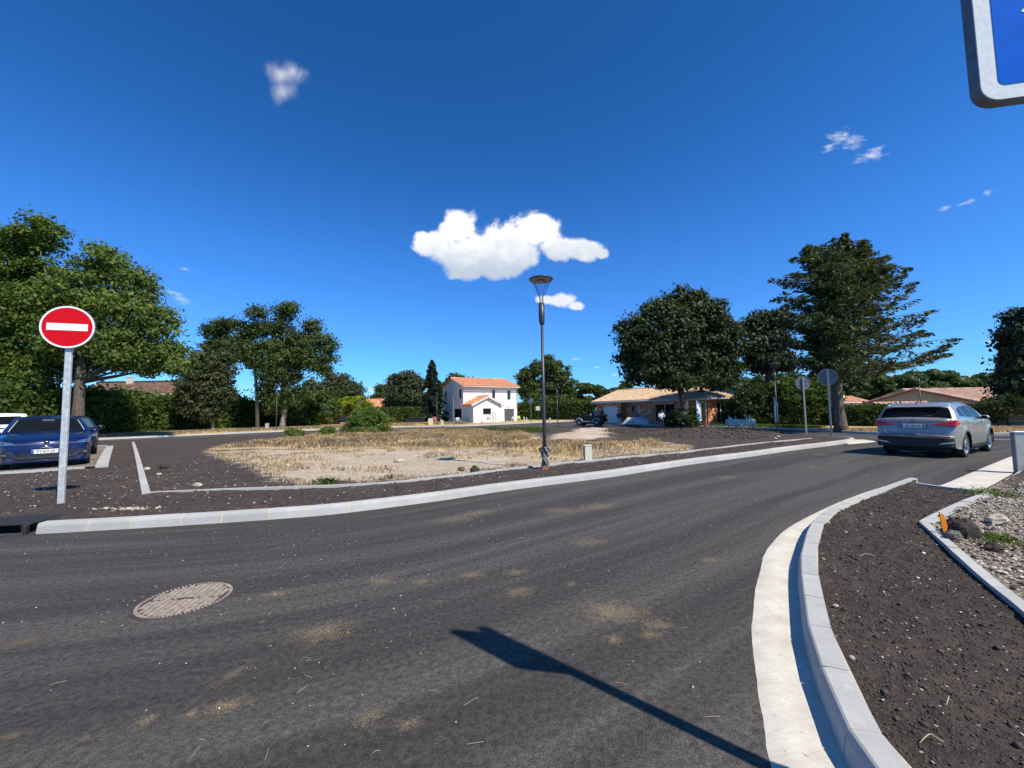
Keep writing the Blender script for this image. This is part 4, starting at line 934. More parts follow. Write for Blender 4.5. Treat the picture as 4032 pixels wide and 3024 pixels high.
# ------------------------------------------------------------------ loose stones, clods, grains
def icos():
    m = MB(); t = (1+5**.5)/2
    v = [(-1, t, 0), (1, t, 0), (-1, -t, 0), (1, -t, 0), (0, -1, t), (0, 1, t), (0, -1, -t), (0, 1, -t), (t, 0, -1), (t, 0, 1), (-t, 0, -1), (-t, 0, 1)]
    f = [(0, 11, 5), (0, 5, 1), (0, 1, 7), (0, 7, 10), (0, 10, 11), (1, 5, 9), (5, 11, 4), (11, 10, 2), (10, 7, 6), (7, 1, 8), (3, 9, 4), (3, 4, 2), (3, 2, 6), (3, 6, 8), (3, 8, 9), (4, 9, 5), (2, 4, 11), (6, 2, 10), (8, 6, 7), (9, 8, 1)]
    return np.array(v)/math.hypot(1, t), np.array(f)
IV, IF = icos()
def stones(name, P, size, mat_, label, cat, flat=.6, rough=.35):
    n = len(P); s = np.atleast_1d(size)*np.ones(n)*RNG.uniform(.5, 1.4, n)
    V = np.repeat(IV[None], n, 0)*(1+RNG.normal(size=(n, 12, 1))*rough*.4)
    V = V*np.stack([RNG.uniform(.7, 1.3, n), RNG.uniform(.6, 1.1, n), np.full(n, flat)*RNG.uniform(.7, 1.2, n)], 1)[:, None, :]
    q = RNG.uniform(0, 6.283, n); c, s_ = np.cos(q)[:, None], np.sin(q)[:, None]
    X = V[..., 0]*c-V[..., 1]*s_; Y = V[..., 0]*s_+V[..., 1]*c
    V = np.stack([X, Y, V[..., 2]], 2)*s[:, None, None]*.5+P[:, None, :]
    F = (IF[None]+np.arange(n)[:, None, None]*12).reshape(-1, 3)
    return setp(link(name, mesh_np(name, V.reshape(-1, 3), F, mat_)), label, cat, kind='stuff')
def stonemat(name, c1, c2, c3):
    m = bpy.data.materials.new(name); m.use_nodes = True; nt = NT(m.node_tree); p = m.node_tree.nodes['Principled BSDF']
    r = nt.new('ShaderNodeNewGeometry').outputs['Random Per Island']
    nt.put(p.inputs['Base Color'], nt.ramp(r, [(0, c1), (.5, c2), (1, c3)])); p.inputs['Roughness'].default_value = .9; return m
M_CLOD = stonemat('clods', (.030, .023, .019), (.055, .042, .035), (.085, .067, .056))
M_PEB = stonemat('pebbles', (.20, .16, .12), (.42, .35, .28), (.66, .60, .52)); M_SANDG = stonemat('sand_grains', (.30, .20, .10), (.46, .32, .17), (.60, .46, .28))
def bedz(x, y): return bed_h(x, y)
bedp = [tuple(p) for p in bed]
near_bed = [p for p in bedp]
q = scatter_in(bedp, 12000, bedz, lambda q: q[:, 1] < 7); stones('clods', q+[0, 0, .001], .0125, M_CLOD, 'dark crumbly soil clods over the right planting bed', 'soil clods', .75)
q = scatter_in(bedp, 260, bedz); stones('clods', q+[0, 0, .004], .030, M_CLOD, 'larger dark clods over the right planting bed', 'soil clods', .8)
q = scatter_in(bedp, 170, bedz); stones('pebbles', q+[0, 0, .006], .013, M_PEB, 'pale pebbles strewn over the right planting bed', 'pebbles')
q = scatter_in(bedp, 9, bedz); stones('pebbles', q+[0, 0, .008], .034, M_PEB, 'few larger pale stones on the right planting bed', 'pebbles')
lotp = [(2.2, .8), (3.45, 2.82), (4.72, 4.72), (6.5, 5.8), (7.6, 6.4), (9.5, 7.6), (10.5, 7.9), (9, 6), (7, 4)]
q = scatter_in(lotp, 5200, lot_h, lambda q: fbm(q[:, 0], q[:, 1], 1.7, 3, 77) > .38); stones('gravel', q+[0, 0, .004], .028, M_PEB, 'pale crushed gravel on the rough ground right of the bed', 'gravel', .6)
q = scatter_in(lotp, 1500, lot_h); stones('clods', q+[0, 0, .004], .03, M_CLOD, 'dark clods on the rough ground right of the bed', 'soil clods', .8)
isl_near = [(-14, 5.3), (-7.4, 5.8)]+[tuple(p) for p in offset_path(pathA, .2)[2:120:6]]+[(12, 16.5), (6, 16), (-2, 13), (-10, 13), (-14, 9)]
q = scatter_in(isl_near, 6500, soil_h, lambda q: sdf(q, LIME) < .3); stones('clods', q+[0, 0, .003], .035, M_CLOD, 'dark clods on the soil behind the long kerb', 'soil clods', .7)
q = scatter_in(isl_near, 900, soil_h, lambda q: sdf(q, LIME) < .3); stones('pebbles', q+[0, 0, .006], .027, M_PEB, 'pale pebbles in the soil behind the long kerb', 'pebbles')
q = scatter_in(LIME, 3500, soil_h); stones('gravel', q+[0, 0, .002], .032, M_PEB, 'pale limestone rubble on the empty lot', 'gravel')
pc = G(*z1(850, 768), .13); q = np.c_[pc.x+RNG.normal(size=90)*.22, pc.y+RNG.normal(size=90)*.06]; stones('pebbles', np.c_[q, soil_h(q[:, 0], q[:, 1])+.006], .035, M_PEB, 'little drift of pale pebbles right of the no-entry post', 'pebbles')
q = scatter_in([(6, 29), (9, 33), (13, 26), (13.6, 21), (10, 17), (6, 21)], 1500, soil_h); stones('clods', q+[0, 0, .01], .09*RNG.uniform(.3, 1.6, 1500), M_CLOD, 'dark clods and lumps of soil heaped before the brick bungalow', 'soil clods', .7)
# dirt on the road
rp = [(-9, 1.5), (-6, 5.2), (-3.5, 5.7), (0, 7.5), (4, 10), (12, 15), (14, 13), (6.6, 7.7), (3, 5.2), (1.3, 3), (.6, 1.4), (-2, 1.0)]
q = scatter_in(rp, 1500, lambda x, y: x*0, lambda q: RNG.uniform(size=len(q)) < .15+2.5*(fbm(q[:, 0], q[:, 1], .8, 3, 13)-.5).clip(0)); stones('road_grit', q+[0, 0, .002], .010, M_PEB, 'white grit scattered over the asphalt', 'grit', .6)
spots = [(1270, 2490, .10, 700), (1080, 2340, .05, 160), (890, 2780, .045, 260), (750, 2815, .025, 60), (575, 2838, .03, 60), (2375, 2400, .09, 600), (2450, 2420, .10, 420), (2590, 2460, .06, 260), (2420, 2515, .035, 180), (2560, 2500, .04, 160), (1500, 2288, .06, 260), (1860, 2265, .06, 200), (2030, 2252, .05, 160),
         (1660, 2290, .05, 120), (2795, 2205, .05, 220), (2040, 2330, .07, 200), (2200, 2010, .15, 500), (2360, 1995, .15, 400), (1880, 2020, .12, 240), (1790, 2045, .14, 200), (2860, 1880, .12, 200), (2320, 2135, .10, 160), (1450, 2830, .04, 120), (2250, 2300, .03, 60), (3200, 1840, .10, 100), (3230, 1790, .14, 200), (1610, 2850, .03, 60)]
P = []
for (u, v, r_, n) in spots:
    c = G(u, v); n = int(n*.8); P.append(np.c_[c.x+RNG.standard_t(4, n)*r_*.8, c.y+RNG.standard_t(4, n)*r_*.55, np.full(n, .0015)])
stones('sand_spill', np.concatenate(P), .0032, M_SANDG, 'little spills of yellow sand on the asphalt', 'sand', .5)
def dustmat(name, c1, c2, op, fine):
    m = bpy.data.materials.new(name); m.use_nodes = True; nt = NT(m.node_tree); nt.n.clear(); P = nt.new('ShaderNodeTexCoord').outputs['Object']; uv = nt.new('ShaderNodeTexCoord').outputs['UV']
    r = nt.vmath('LENGTH', nt.vmath('SUBTRACT', uv, (.5, .5, 0)), out=1); n = nt.noise(P, 16, 6, .75); f = nt.noise(P, 120, 3, .7)
    a = nt.math('MULTIPLY', nt.sstep(nt.math('ADD', r, nt.math('MULTIPLY', nt.math('SUBTRACT', n, .5), -1.7)), .42, .05), nt.sstep(f, *fine)); a = nt.math('MULTIPLY', a, op)
    d = nt.new('ShaderNodeBsdfDiffuse'); nt.put(d.inputs[0], nt.mix(f, c1, c2)); t = nt.new('ShaderNodeBsdfTransparent'); mx = nt.new('ShaderNodeMixShader'); nt.put(mx.inputs[0], a); nt.l.new(t.outputs[0], mx.inputs[1]); nt.l.new(d.outputs[0], mx.inputs[2]); o = nt.new('ShaderNodeOutputMaterial'); nt.l.new(mx.outputs[0], o.inputs[0]); return m
M_DUST = dustmat('dust', (.30, .22, .13), (.50, .40, .28), .34, (.35, .65))
dv, df, du = [], [], []
for k, (u, v, r_, n) in enumerate(spots):
    c = G(u, v); a, b = r_*3.2, r_*2.2; q = .35
    for sx, sy in ((-1, -1), (1, -1), (1, 1), (-1, 1)): X, Y_ = sx*a, sy*b; dv.append((c.x+X*math.cos(q)-Y_*math.sin(q), c.y+X*math.sin(q)+Y_*math.cos(q), .0012+k*.00002)); du.append(((sx+1)/2, (sy+1)/2))
    df.append((4*k, 4*k+1, 4*k+2, 4*k+3))
setp(link('dust_patches', mesh_np('dust_patches', dv, np.array(df), M_DUST, uv=np.array(du))), 'faint beige dust stains on the asphalt', 'dust', kind='stuff')
M_MUD = dustmat('dried_mud', (.11, .088, .07), (.17, .14, .11), .75, (.1, .4))
def stain(a, b, wd, label):
    p, q = G(*a), G(*b); t = (q-p); n = Vector((-t.y, t.x, 0)).normalized()*wd; t = t*.25
    V = [tuple(x) for x in (p-t-n, q+t-n, q+t+n, p-t+n)]; V = [(x, y, .0022) for x, y, z in V]
    o = link('dried_mud', mesh_np('dried_mud', V, np.array([(0, 1, 2, 3)]), M_MUD, uv=np.array([(0, 0), (1, 0), (1, 1), (0, 1)]))); setp(o, label, 'dried mud')
    if o.data.polygons[0].normal.z < 0: o.data.flip_normals()
stain((830, 2710), (1010, 2600), .075, 'long smear of dried mud on the asphalt below the manhole')
stain((-10, 2555), (190, 2505), .10, 'smear of dried mud on the asphalt at the left edge, left of the manhole')
stain((-10, 2915), (105, 2880), .05, 'smear of dried mud in the lower left corner of the asphalt')
stain((300, 2928), (352, 2900), .03, 'small dab of dried mud near the lower left corner')
M_STRAW = mat('straw', (.42, .34, .22), .8)
def straws(name, label, cat, S, rad=.0016, matl=None):
    root = MB()
    for p in S: root.tube(p, rad, 4, smooth=False)
    return setp(root.obj(name, matl or M_STRAW), label, cat, kind='stuff')
S = []
for _ in range(26):
    u, v = random.uniform(100, 2900), random.uniform(2250, 3000); c = G(u, v)
    if c.x > .9*c.y*.36+.3: continue
    q = random.uniform(0, 6.28); L = random.uniform(.02, .09); k = random.uniform(-.4, .4)
    S.append([(c.x, c.y, .003), (c.x+math.cos(q)*L*.5, c.y+math.sin(q)*L*.5, .006), (c.x+math.cos(q+k)*L, c.y+math.sin(q+k)*L, .003)])
straws('dead_stalks', 'thin pale dead stalks lying about on the asphalt', 'dead stalks', S, .0009)
for (a, b, lab) in (((3630, 2940), (3720, 2920), 'curled dry stalk lying on the right planting bed, lower right'), ((3385, 2195), (3450, 2192), 'dry twig lying near the top of the right planting bed'), ((3735, 2790), (3755, 2760), 'short yellow stalk poking up from the right planting bed')):
    p, q = G(*a, .125), G(*b, .125); mb = MB(); mb.tube([p.lerp(q, t)+Vector((.015*math.sin(t*5), .02*math.sin(t*3.1+.5), .006+.02*math.sin(t*3.1))) for t in [k/8 for k in range(9)]], .0022, 5); setp(mb.obj('dry_stalk', M_STRAW), lab, 'dry stalk')
# single lumps that can be picked out
def lump(name, label, cat, c, size, mat_, seed=0, flat=.7):
    rs = np.random.default_rng(seed); m = MB(); m.ell((0, 0, 0), (.5, .5, .5), 12, 9); V = np.array(m.v); nz = fbm(V[:, 0]*3+seed, V[:, 1]*3+V[:, 2]*2, 2, 3, seed)
    V = V*(.65+.8*nz)[:, None]*np.array(size); me = bpy.data.meshes.new(name); me.from_pydata([tuple(v) for v in V], [], m.f); me.materials.append(mat_)
    return setp(link(name, me, loc=c), label, cat)
M_CL1 = mat('clod', (.045, .034, .028), .95, var=.4, vscale=30, bump=.8, bscale=60, bdist=.01); M_ST1 = mat('pale_stone', (.40, .35, .28), .9, var=.2, vscale=20, bump=.5, bscale=50)
def lot_c(u, v, dz=.02):
    c = G(u, v, .15); c.z = lz(c.x, c.y)+dz; return c
lump('soil_clod', 'large dark clod beside the foot of the orange marker', 'soil clod', lot_c(3765, 2100, .05), (.17, .15, .20), M_CL1, 1)
lump('soil_clod', 'largest dark clod, second to the right of the orange marker', 'soil clod', lot_c(3800, 2118, .05), (.24, .18, .22), M_CL1, 2)
lump('soil_clod', 'grey clod lying against the edging below the two dark clods', 'soil clod', lot_c(3757, 2122, .03), (.16, .10, .09), mat('grey_clod', (.12, .11, .10), .95, var=.3, vscale=30, bump=.6), 3)
lump('soil_clod', 'small round dark clod alone on the gravel', 'soil clod', lot_c(3915, 2168, .03), (.14, .10, .09), M_CL1, 4)
lump('stone', 'flat pale grey stone slab on the rough ground above the clods', 'stone', lot_c(3930, 2060, .04), (.22, .14, .13), M_ST1, 5)
lump('stone', 'cream stone at the inner corner of the soil beside the left edging', 'stone', G(*z1(985, 505), .15), (.16, .10, .10), M_ST1, 6)
lump('stone', 'cream stone just right of the left edging, below the other one', 'stone', G(*z1(1065, 540), .15), (.11, .07, .06), M_ST1, 7)
lump('stone', 'flat white stone on the soil above the long thin edging', 'stone', G(*z1(1325, 612), .15), (.19, .08, .08), M_ST1, 8)
lump('soil_clod', 'dark clod on the soil right of the left edging', 'soil clod', G(*z1(1100, 492), .16), (.26, .2, .16), M_CL1, 9)
lump('soil_clod', 'dark clod standing at the edge of the pale gravel', 'soil clod', G(*z2(1138, 515), .16), (.22, .16, .20), M_CL1, 10)
lump('soil_clod', 'brown clod left of the dark one at the edge of the pale gravel', 'soil clod', G(*z2(1050, 508), .16), (.17, .12, .13), mat('brown_clod', (.12, .075, .05), .95, var=.3, vscale=30), 11)
lump('stone', 'white stone on the dark soil left of the far lamp foot on the right', 'stone', G(3065, 1720, .2), (.16, .12, .11), M_ST1, 12)
lump('stone', 'white stone below and left of the other one on the dark soil', 'stone', G(3053, 1727, .2), (.15, .11, .09), M_ST1, 13)
lump('stone', 'pale stone in the middle of the gravel patch', 'stone', G(*z2(630, 450), .15), (.30, .2, .14), M_ST1, 14)
lump('stone', 'white stone at the edge of the near planting bed by the curved kerb', 'stone', G(3290, 2385, .13), (.035, .028, .02), M_ST1, 15)
lump('stone', 'white stone by the curved kerb in the lower part of the near bed', 'stone', G(3352, 2590, .13), (.03, .03, .025), M_ST1, 16)
# ------------------------------------------------------------------ buildings
def tile_mat(name, cols, rough=.85):
    m = bpy.data.materials.new(name); m.use_nodes = True; nt = NT(m.node_tree); p = m.node_tree.nodes['Principled BSDF']
    r = nt.new('ShaderNodeNewGeometry').outputs['Random Per Island']; P = nt.new('ShaderNodeTexCoord').outputs['Object']
    n = nt.noise(P, .9, 4, .6)
    c = nt.ramp(nt.math('ADD', nt.math('MULTIPLY', r, .8), nt.math('MULTIPLY', nt.math('SUBTRACT', n, .4), .9), clamp=True), [(i/(len(cols)-1), c) for i, c in enumerate(cols)])
    nt.put(p.inputs['Base Color'], c); p.inputs['Roughness'].default_value = rough; return m
T_CREAM = tile_mat('cream_tiles', [(.46, .28, .17), (.60, .42, .27), (.66, .50, .35), (.56, .36, .22), (.68, .52, .37)])
T_ORANGE = tile_mat('orange_tiles', [(.42, .15, .075), (.58, .25, .13), (.66, .34, .20), (.60, .26, .13), (.72, .46, .32)])
T_BROWN = tile_mat('old_brown_tiles', [(.09, .055, .042), (.13, .08, .06), (.17, .10, .075), (.26, .13, .085)])
T_PINK = tile_mat('weathered_pink_tiles', [(.28, .16, .11), (.44, .27, .19), (.52, .35, .26), (.58, .38, .27)])
M_STUC = mat('white_render', (.80, .79, .76), .9, var=.04, vscale=1.5, bump=.2, bscale=60); M_CREAM = mat('cream_render', (.66, .62, .52), .9, var=.08, vscale=1)
M_GREYW = mat('grey_render', (.36, .34, .31), .9, var=.1, vscale=1); M_ANTH = mat('anthracite_metal', (.045, .052, .055), .45, spec=.5)
M_GLASSD = mat('dark_window_glass', (.012, .015, .018), .06, spec=.8); M_WHITE = mat('white_plastic', (.75, .75, .74), .5); M_FASC = mat('white_fascia', (.66, .65, .62), .6)
M_ZINC = mat('zinc', (.42, .43, .44), .4, metal=.6, var=.1)
def tile_mesh(wd=.21, ln=.42, r=.085, seg=5):
    """one barrel tile, lying along +Y, arch up +Z"""
    m = MB(); vs = []
    for y, k in ((0, 1.08), (ln, .9)):
        for i in range(seg+1):
            q = math.pi*i/seg; vs.append((-math.cos(q)*r*k, y, math.sin(q)*r*k*.8+(.02 if y == 0 else 0)))
    f = [(i, i+1, seg+2+i, seg+1+i) for i in range(seg)]; f.append(tuple(range(seg, -1, -1)))
    m.add(vs, f, True); return np.array(vs), f
def roof_plane(parent, poly, matl, name='roof', pitch=.21, course=.36, r=.09, thick=.06):
    """poly: points of a flat roof slope; first edge is the eave, left to right seen from below the slope"""
    p = [Vector(q) for q in poly]; ux = (p[1]-p[0]).normalized(); n = ux.cross(p[-1]-p[0]).normalized(); vy = n.cross(ux).normalized()
    if n.z < 0: n = -n; vy = n.cross(ux)
    P2 = [((q-p[0]).dot(ux), (q-p[0]).dot(vy)) for q in p]; xs = [q[0] for q in P2]; ys = [q[1] for q in P2]
    b = MB(); top = [q for q in p]; bot = [q-n*thick for q in p]; k = len(p)
    ctr = sum(p, Vector())/k
    vs = top+bot; fs = [tuple(range(k)), tuple(range(2*k-1, k-1, -1))]+[(i, k+i, k+(i+1) % k, (i+1) % k) for i in range(k)]
    b.add(vs, fs); o = b.obj(name, matl, parent)
    tv, tf = tile_mesh(r=r, ln=course*1.12); C = []
    y = 0
    while y < max(ys)-.05:
        x = min(xs)+pitch/2
        while x < max(xs): C.append((x, y)); x += pitch
        y += course
    C = np.array(C); keep = inside(C+np.array([0, course*.5]), P2); C = C[keep]
    M = np.array([[ux.x, vy.x, n.x], [ux.y, vy.y, n.y], [ux.z, vy.z, n.z]])
    nv = len(tv); L = np.repeat(tv[None], len(C), 0); L = L+np.c_[C, np.zeros(len(C))][:, None, :]; L[:, :, 2] += RNG.uniform(0, .008, len(C))[:, None]+.004
    W = L.reshape(-1, 3)@M.T+np.array(p[0])
    F = [tuple(i+j*nv for i in f) for j in range(len(C)) for f in tf]
    t = link('tiles', mesh_np('tiles', W, F, matl), o); t['kind'] = 'stuff'
    return o
def ridge_caps(parent, a, b, matl, r=.12):
    a = Vector(a); b = Vector(b); L = (b-a).length; n = max(1, int(L/.38)); m = MB()
    for i in range(n): m.tube([a.lerp(b, i/n), a.lerp(b, (i+1.05)/n)], [r*1.05, r*.9], 8)
    o = m.obj('ridge_tiles', matl, parent); o['kind'] = 'stuff'
def window(parent, x0, x1, z0, z1, y=0, side='front', frame=M_ANTH, glass=M_GLASSD, fw=.06, depth=.10, mull=0, name='window', sill=True, X=0):
    """window on a wall lying in the local y = const plane (front) or x = const (side)"""
    fr = MB(); gl_ = MB(); s = MB()
    def bx(mb, a0, a1, d0, d1, c0, c1):
        if side == 'front': mb.box(a0, a1, y+d0, y+d1, c0, c1)
        else: mb.box(X+d0, X+d1, a0, a1, c0, c1)
    sg = 1
    for (a0, a1, c0, c1) in ((x0, x0+fw, z0, z1), (x1-fw, x1, z0, z1), (x0+fw, x1-fw, z1-fw, z1), (x0+fw, x1-fw, z0, z0+fw)): bx(fr, a0, a1, .03, .09, c0, c1)
    for i in range(mull):
        c = x0+(x1-x0)*(i+1)/(mull+1); bx(fr, c-fw/2, c+fw/2, .028, .085, z0+fw, z1-fw)
    w_ = fr.obj(name, frame, parent); bx(gl_, x0+fw*.5, x1-fw*.5, .055, .065, z0+fw*.5, z1-fw*.5); gl_.obj('pane', glass, w_)
    if sill: bx(s, x0-.05, x1+.05, -.06, .03, z0-.05, z0); s.obj('sill', M_STUC, w_)
    return w_
def wall_with_holes(mb, x0, x1, z0, z1, y0, y1, holes, side='front', X0=0, X1=.2):
    """wall slab with rectangular openings (x0,x1,z0,z1)"""
    xs = sorted({x0, x1, *[h[0] for h in holes], *[h[1] for h in holes]}); zs = sorted({z0, z1, *[h[2] for h in holes], *[h[3] for h in holes]})
    xs = [v for v in xs if x0 <= v <= x1]; zs = [v for v in zs if z0 <= v <= z1]
    for a, b in zip(xs[:-1], xs[1:]):
        run = None
        for c, d in zip(zs[:-1], zs[1:]):
            cx, cz = (a+b)/2, (c+d)/2
            if any(h[0] < cx < h[1] and h[2] < cz < h[3] for h in holes): continue
            if side == 'front': mb.box(a, b, y0, y1, c, d)
            else: mb.box(X0, X1, a, b, c, d)

def gable_tri(mb, a, b, z0, zp, y0, y1, side='front', x0=0, x1=.2):
    m = (a+b)/2
    if side == 'front': P = [(a, y0, z0), (b, y0, z0), (m, y0, zp), (a, y1, z0), (b, y1, z0), (m, y1, zp)]
    else: P = [(x0, a, z0), (x0, b, z0), (x0, m, zp), (x1, a, z0), (x1, b, z0), (x1, m, zp)]
    mb.add(P, [(0, 1, 2), (5, 4, 3), (0, 3, 4, 1), (1, 4, 5, 2), (2, 5, 3, 0)])

def white_house():
    gz = -.15; h = thing('house', 'white two-storey house with orange tiled roof and gabled annexe', 'house', (-7.36, 61, gz), math.atan2(.527, .85))
    Lx, Dy, H, rise = 9.5, 8.0, 5.6, 1.35
    w_ = MB()
    front = [(4.94, 5.51, 3.5, 4.95), (7.73, 8.33, 3.45, 4.9), (7.13, 8.94, 0, 1.95)]
    left = [(.63, 1.37, 3.6, 5.05), (6.4, 7.1, 3.6, 5.05), (.7, 3.3, 0, 2.1), (6.7, 7.05, .35, 2.1)]
    wall_with_holes(w_, 0, Lx, 0, H, 0, .25, front)
    wall_with_holes(w_, .25, Dy-.25, 0, H, 0, 0, left, 'side', 0, .25)
    w_.box(Lx-.25, Lx, .25, Dy-.25, 0, H); w_.box(0, Lx, Dy-.25, Dy, 0, H)
    gable_tri(w_, 0, Dy, H, H+rise, 0, 0, 'side', 0, .25); gable_tri(w_, 0, Dy, H, H+rise, 0, 0, 'side', Lx-.25, Lx)
    w_.obj('wall', M_STUC, h)
    i_ = MB(); i_.box(.3, Lx-.3, 1.8, 2.0, .02, H-.05); i_.box(2.2, 2.4, .3, 1.75, .02, H-.05); i_.box(.28, 3.9, .27, 1.75, .01, .04); i_.obj('interior_partition', mat('dim_interior', (.10, .10, .10), .9), h)
    for a in front[:2]: window(h, *a)
    g = MB(); g.bevbox(7.13, 8.94, .10, .14, 0, 1.95, .005); go = g.obj('garage_door', mat('grey_green_door', (.075, .095, .095), .5), h)
    for i in range(4): s = MB(); s.box(7.15, 8.92, .085, .10, .06+i*.48, .06+i*.48+.43); s.obj('door_panel', MATS['grey_green_door'], go)
    for a in left[:2]: window(h, *a, side='side', X=0)
    window(h, *left[2], side='side', X=0, mull=1, name='patio_door', sill=False); window(h, *left[3], side='side', X=0)
    s = rise/(Dy/2); oe = .5; og = .35; t = .04
    a = roof_plane(h, [(-og, -oe, H-oe*s+t), (Lx+og, -oe, H-oe*s+t), (Lx+og, Dy/2, H+rise+t), (-og, Dy/2, H+rise+t)], T_ORANGE)
    roof_plane(h, [(Lx+og, Dy+oe, H-oe*s+t), (-og, Dy+oe, H-oe*s+t), (-og, Dy/2, H+rise+t), (Lx+og, Dy/2, H+rise+t)], T_ORANGE)
    ridge_caps(h, (-og, Dy/2, H+rise+.09), (Lx+og, Dy/2, H+rise+.09), T_ORANGE)
    f = MB(); f.box(-og, Lx+og, -oe-.03, -oe+.0, H-oe*s-.14, H-oe*s-.02)
    for x in (-og-.02, Lx+og-.01):
        f.add([(x, -oe, H-oe*s-.17), (x, Dy/2, H+rise-.17), (x, Dy/2, H+rise), (x, -oe, H-oe*s), (x+.03, -oe, H-oe*s-.17), (x+.03, Dy/2, H+rise-.17), (x+.03, Dy/2, H+rise), (x+.03, -oe, H-oe*s)], [(0, 1, 2, 3), (7, 6, 5, 4), (0, 4, 5, 1), (3, 2, 6, 7)])
    f.obj('fascia', M_FASC, h)
    g2 = MB(); g2.tube([(-og, -oe-.09, H-oe*s-.06), (Lx+og, -oe-.09, H-oe*s-.06)], .06, 8); g2.tube([(Lx+.1, -oe-.09, H-oe*s-.08), (Lx+.02, -.07, H-.55), (Lx+.02, -.07, 0)], .045, 8); g2.obj('rain_gutter', M_FASC, h)
    for x, z in ((3.5, 4.5), (7.95, 2.25)): l = MB(); l.box(x-.06, x+.06, -.10, 0, z-.12, z+.12); l.obj('wall_lamp', M_ZINC, h)
    # annexe
    AL, AY, AH, ar = 4.65, 3.3, 2.75, 1.05; an = MB(); hole = [(1.58, 2.90, 1.2, 2.05)]
    wall_with_holes(an, 0, AL, 0, AH, -AY, -AY+.22, hole); an.box(0, .22, -AY+.22, -.002, 0, AH); an.box(AL-.22, AL, -AY+.22, -.002, 0, AH)
    gable_tri(an, 0, AL, AH, AH+ar, -AY, -AY+.22); an.obj('annexe_wall', M_STUC, h)
    window(h, *hole[0], y=-AY)
    bk = MB(); bk.box(.24, AL-.24, -.6, -.5, .01, AH); bk.obj('interior_partition', MATS['dim_interior'], h)
    m = AL/2; s2 = ar/m; ov = .4
    roof_plane(h, [(-ov, -.01, AH-ov*s2+t), (-ov, -AY-.35, AH-ov*s2+t), (m, -AY-.35, AH+ar+t), (m, -.01, AH+ar+t)], T_ORANGE)
    roof_plane(h, [(AL+ov, -AY-.35, AH-ov*s2+t), (AL+ov, -.01, AH-ov*s2+t), (m, -.01, AH+ar+t), (m, -AY-.35, AH+ar+t)], T_ORANGE)
    ridge_caps(h, (m, -AY-.35, AH+ar+.09), (m, 0, AH+ar+.09), T_ORANGE)
    vb = MB()
    for sg in (0, 1):
        xe = -ov if sg == 0 else AL+ov; P = [(xe, AH-ov*s2-.18), (m, AH+ar-.16), (m, AH+ar+.03), (xe, AH-ov*s2+.02)]
        vb.add([(x, -AY-.38, z) for x, z in P]+[(x, -AY-.35, z) for x, z in P], [(0, 1, 2, 3), (7, 6, 5, 4), (0, 4, 5, 1), (3, 2, 6, 7)])
    vb.obj('verge_board', M_STUC, h)
    dp = MB(); dp.tube([(-ov-.03, -AY-.3, AH-.25), (-.05, -AY-.06, AH-.55), (-.05, -AY-.06, 0)], .045, 8); dp.obj('downpipe', M_ZINC, h); dp = MB(); dp.tube([(AL+ov+.03, -AY-.3, AH-.25), (AL-.25, -AY-.06, AH-.55)], .045, 8); dp.obj('downpipe', M_ZINC, h)
white_house()

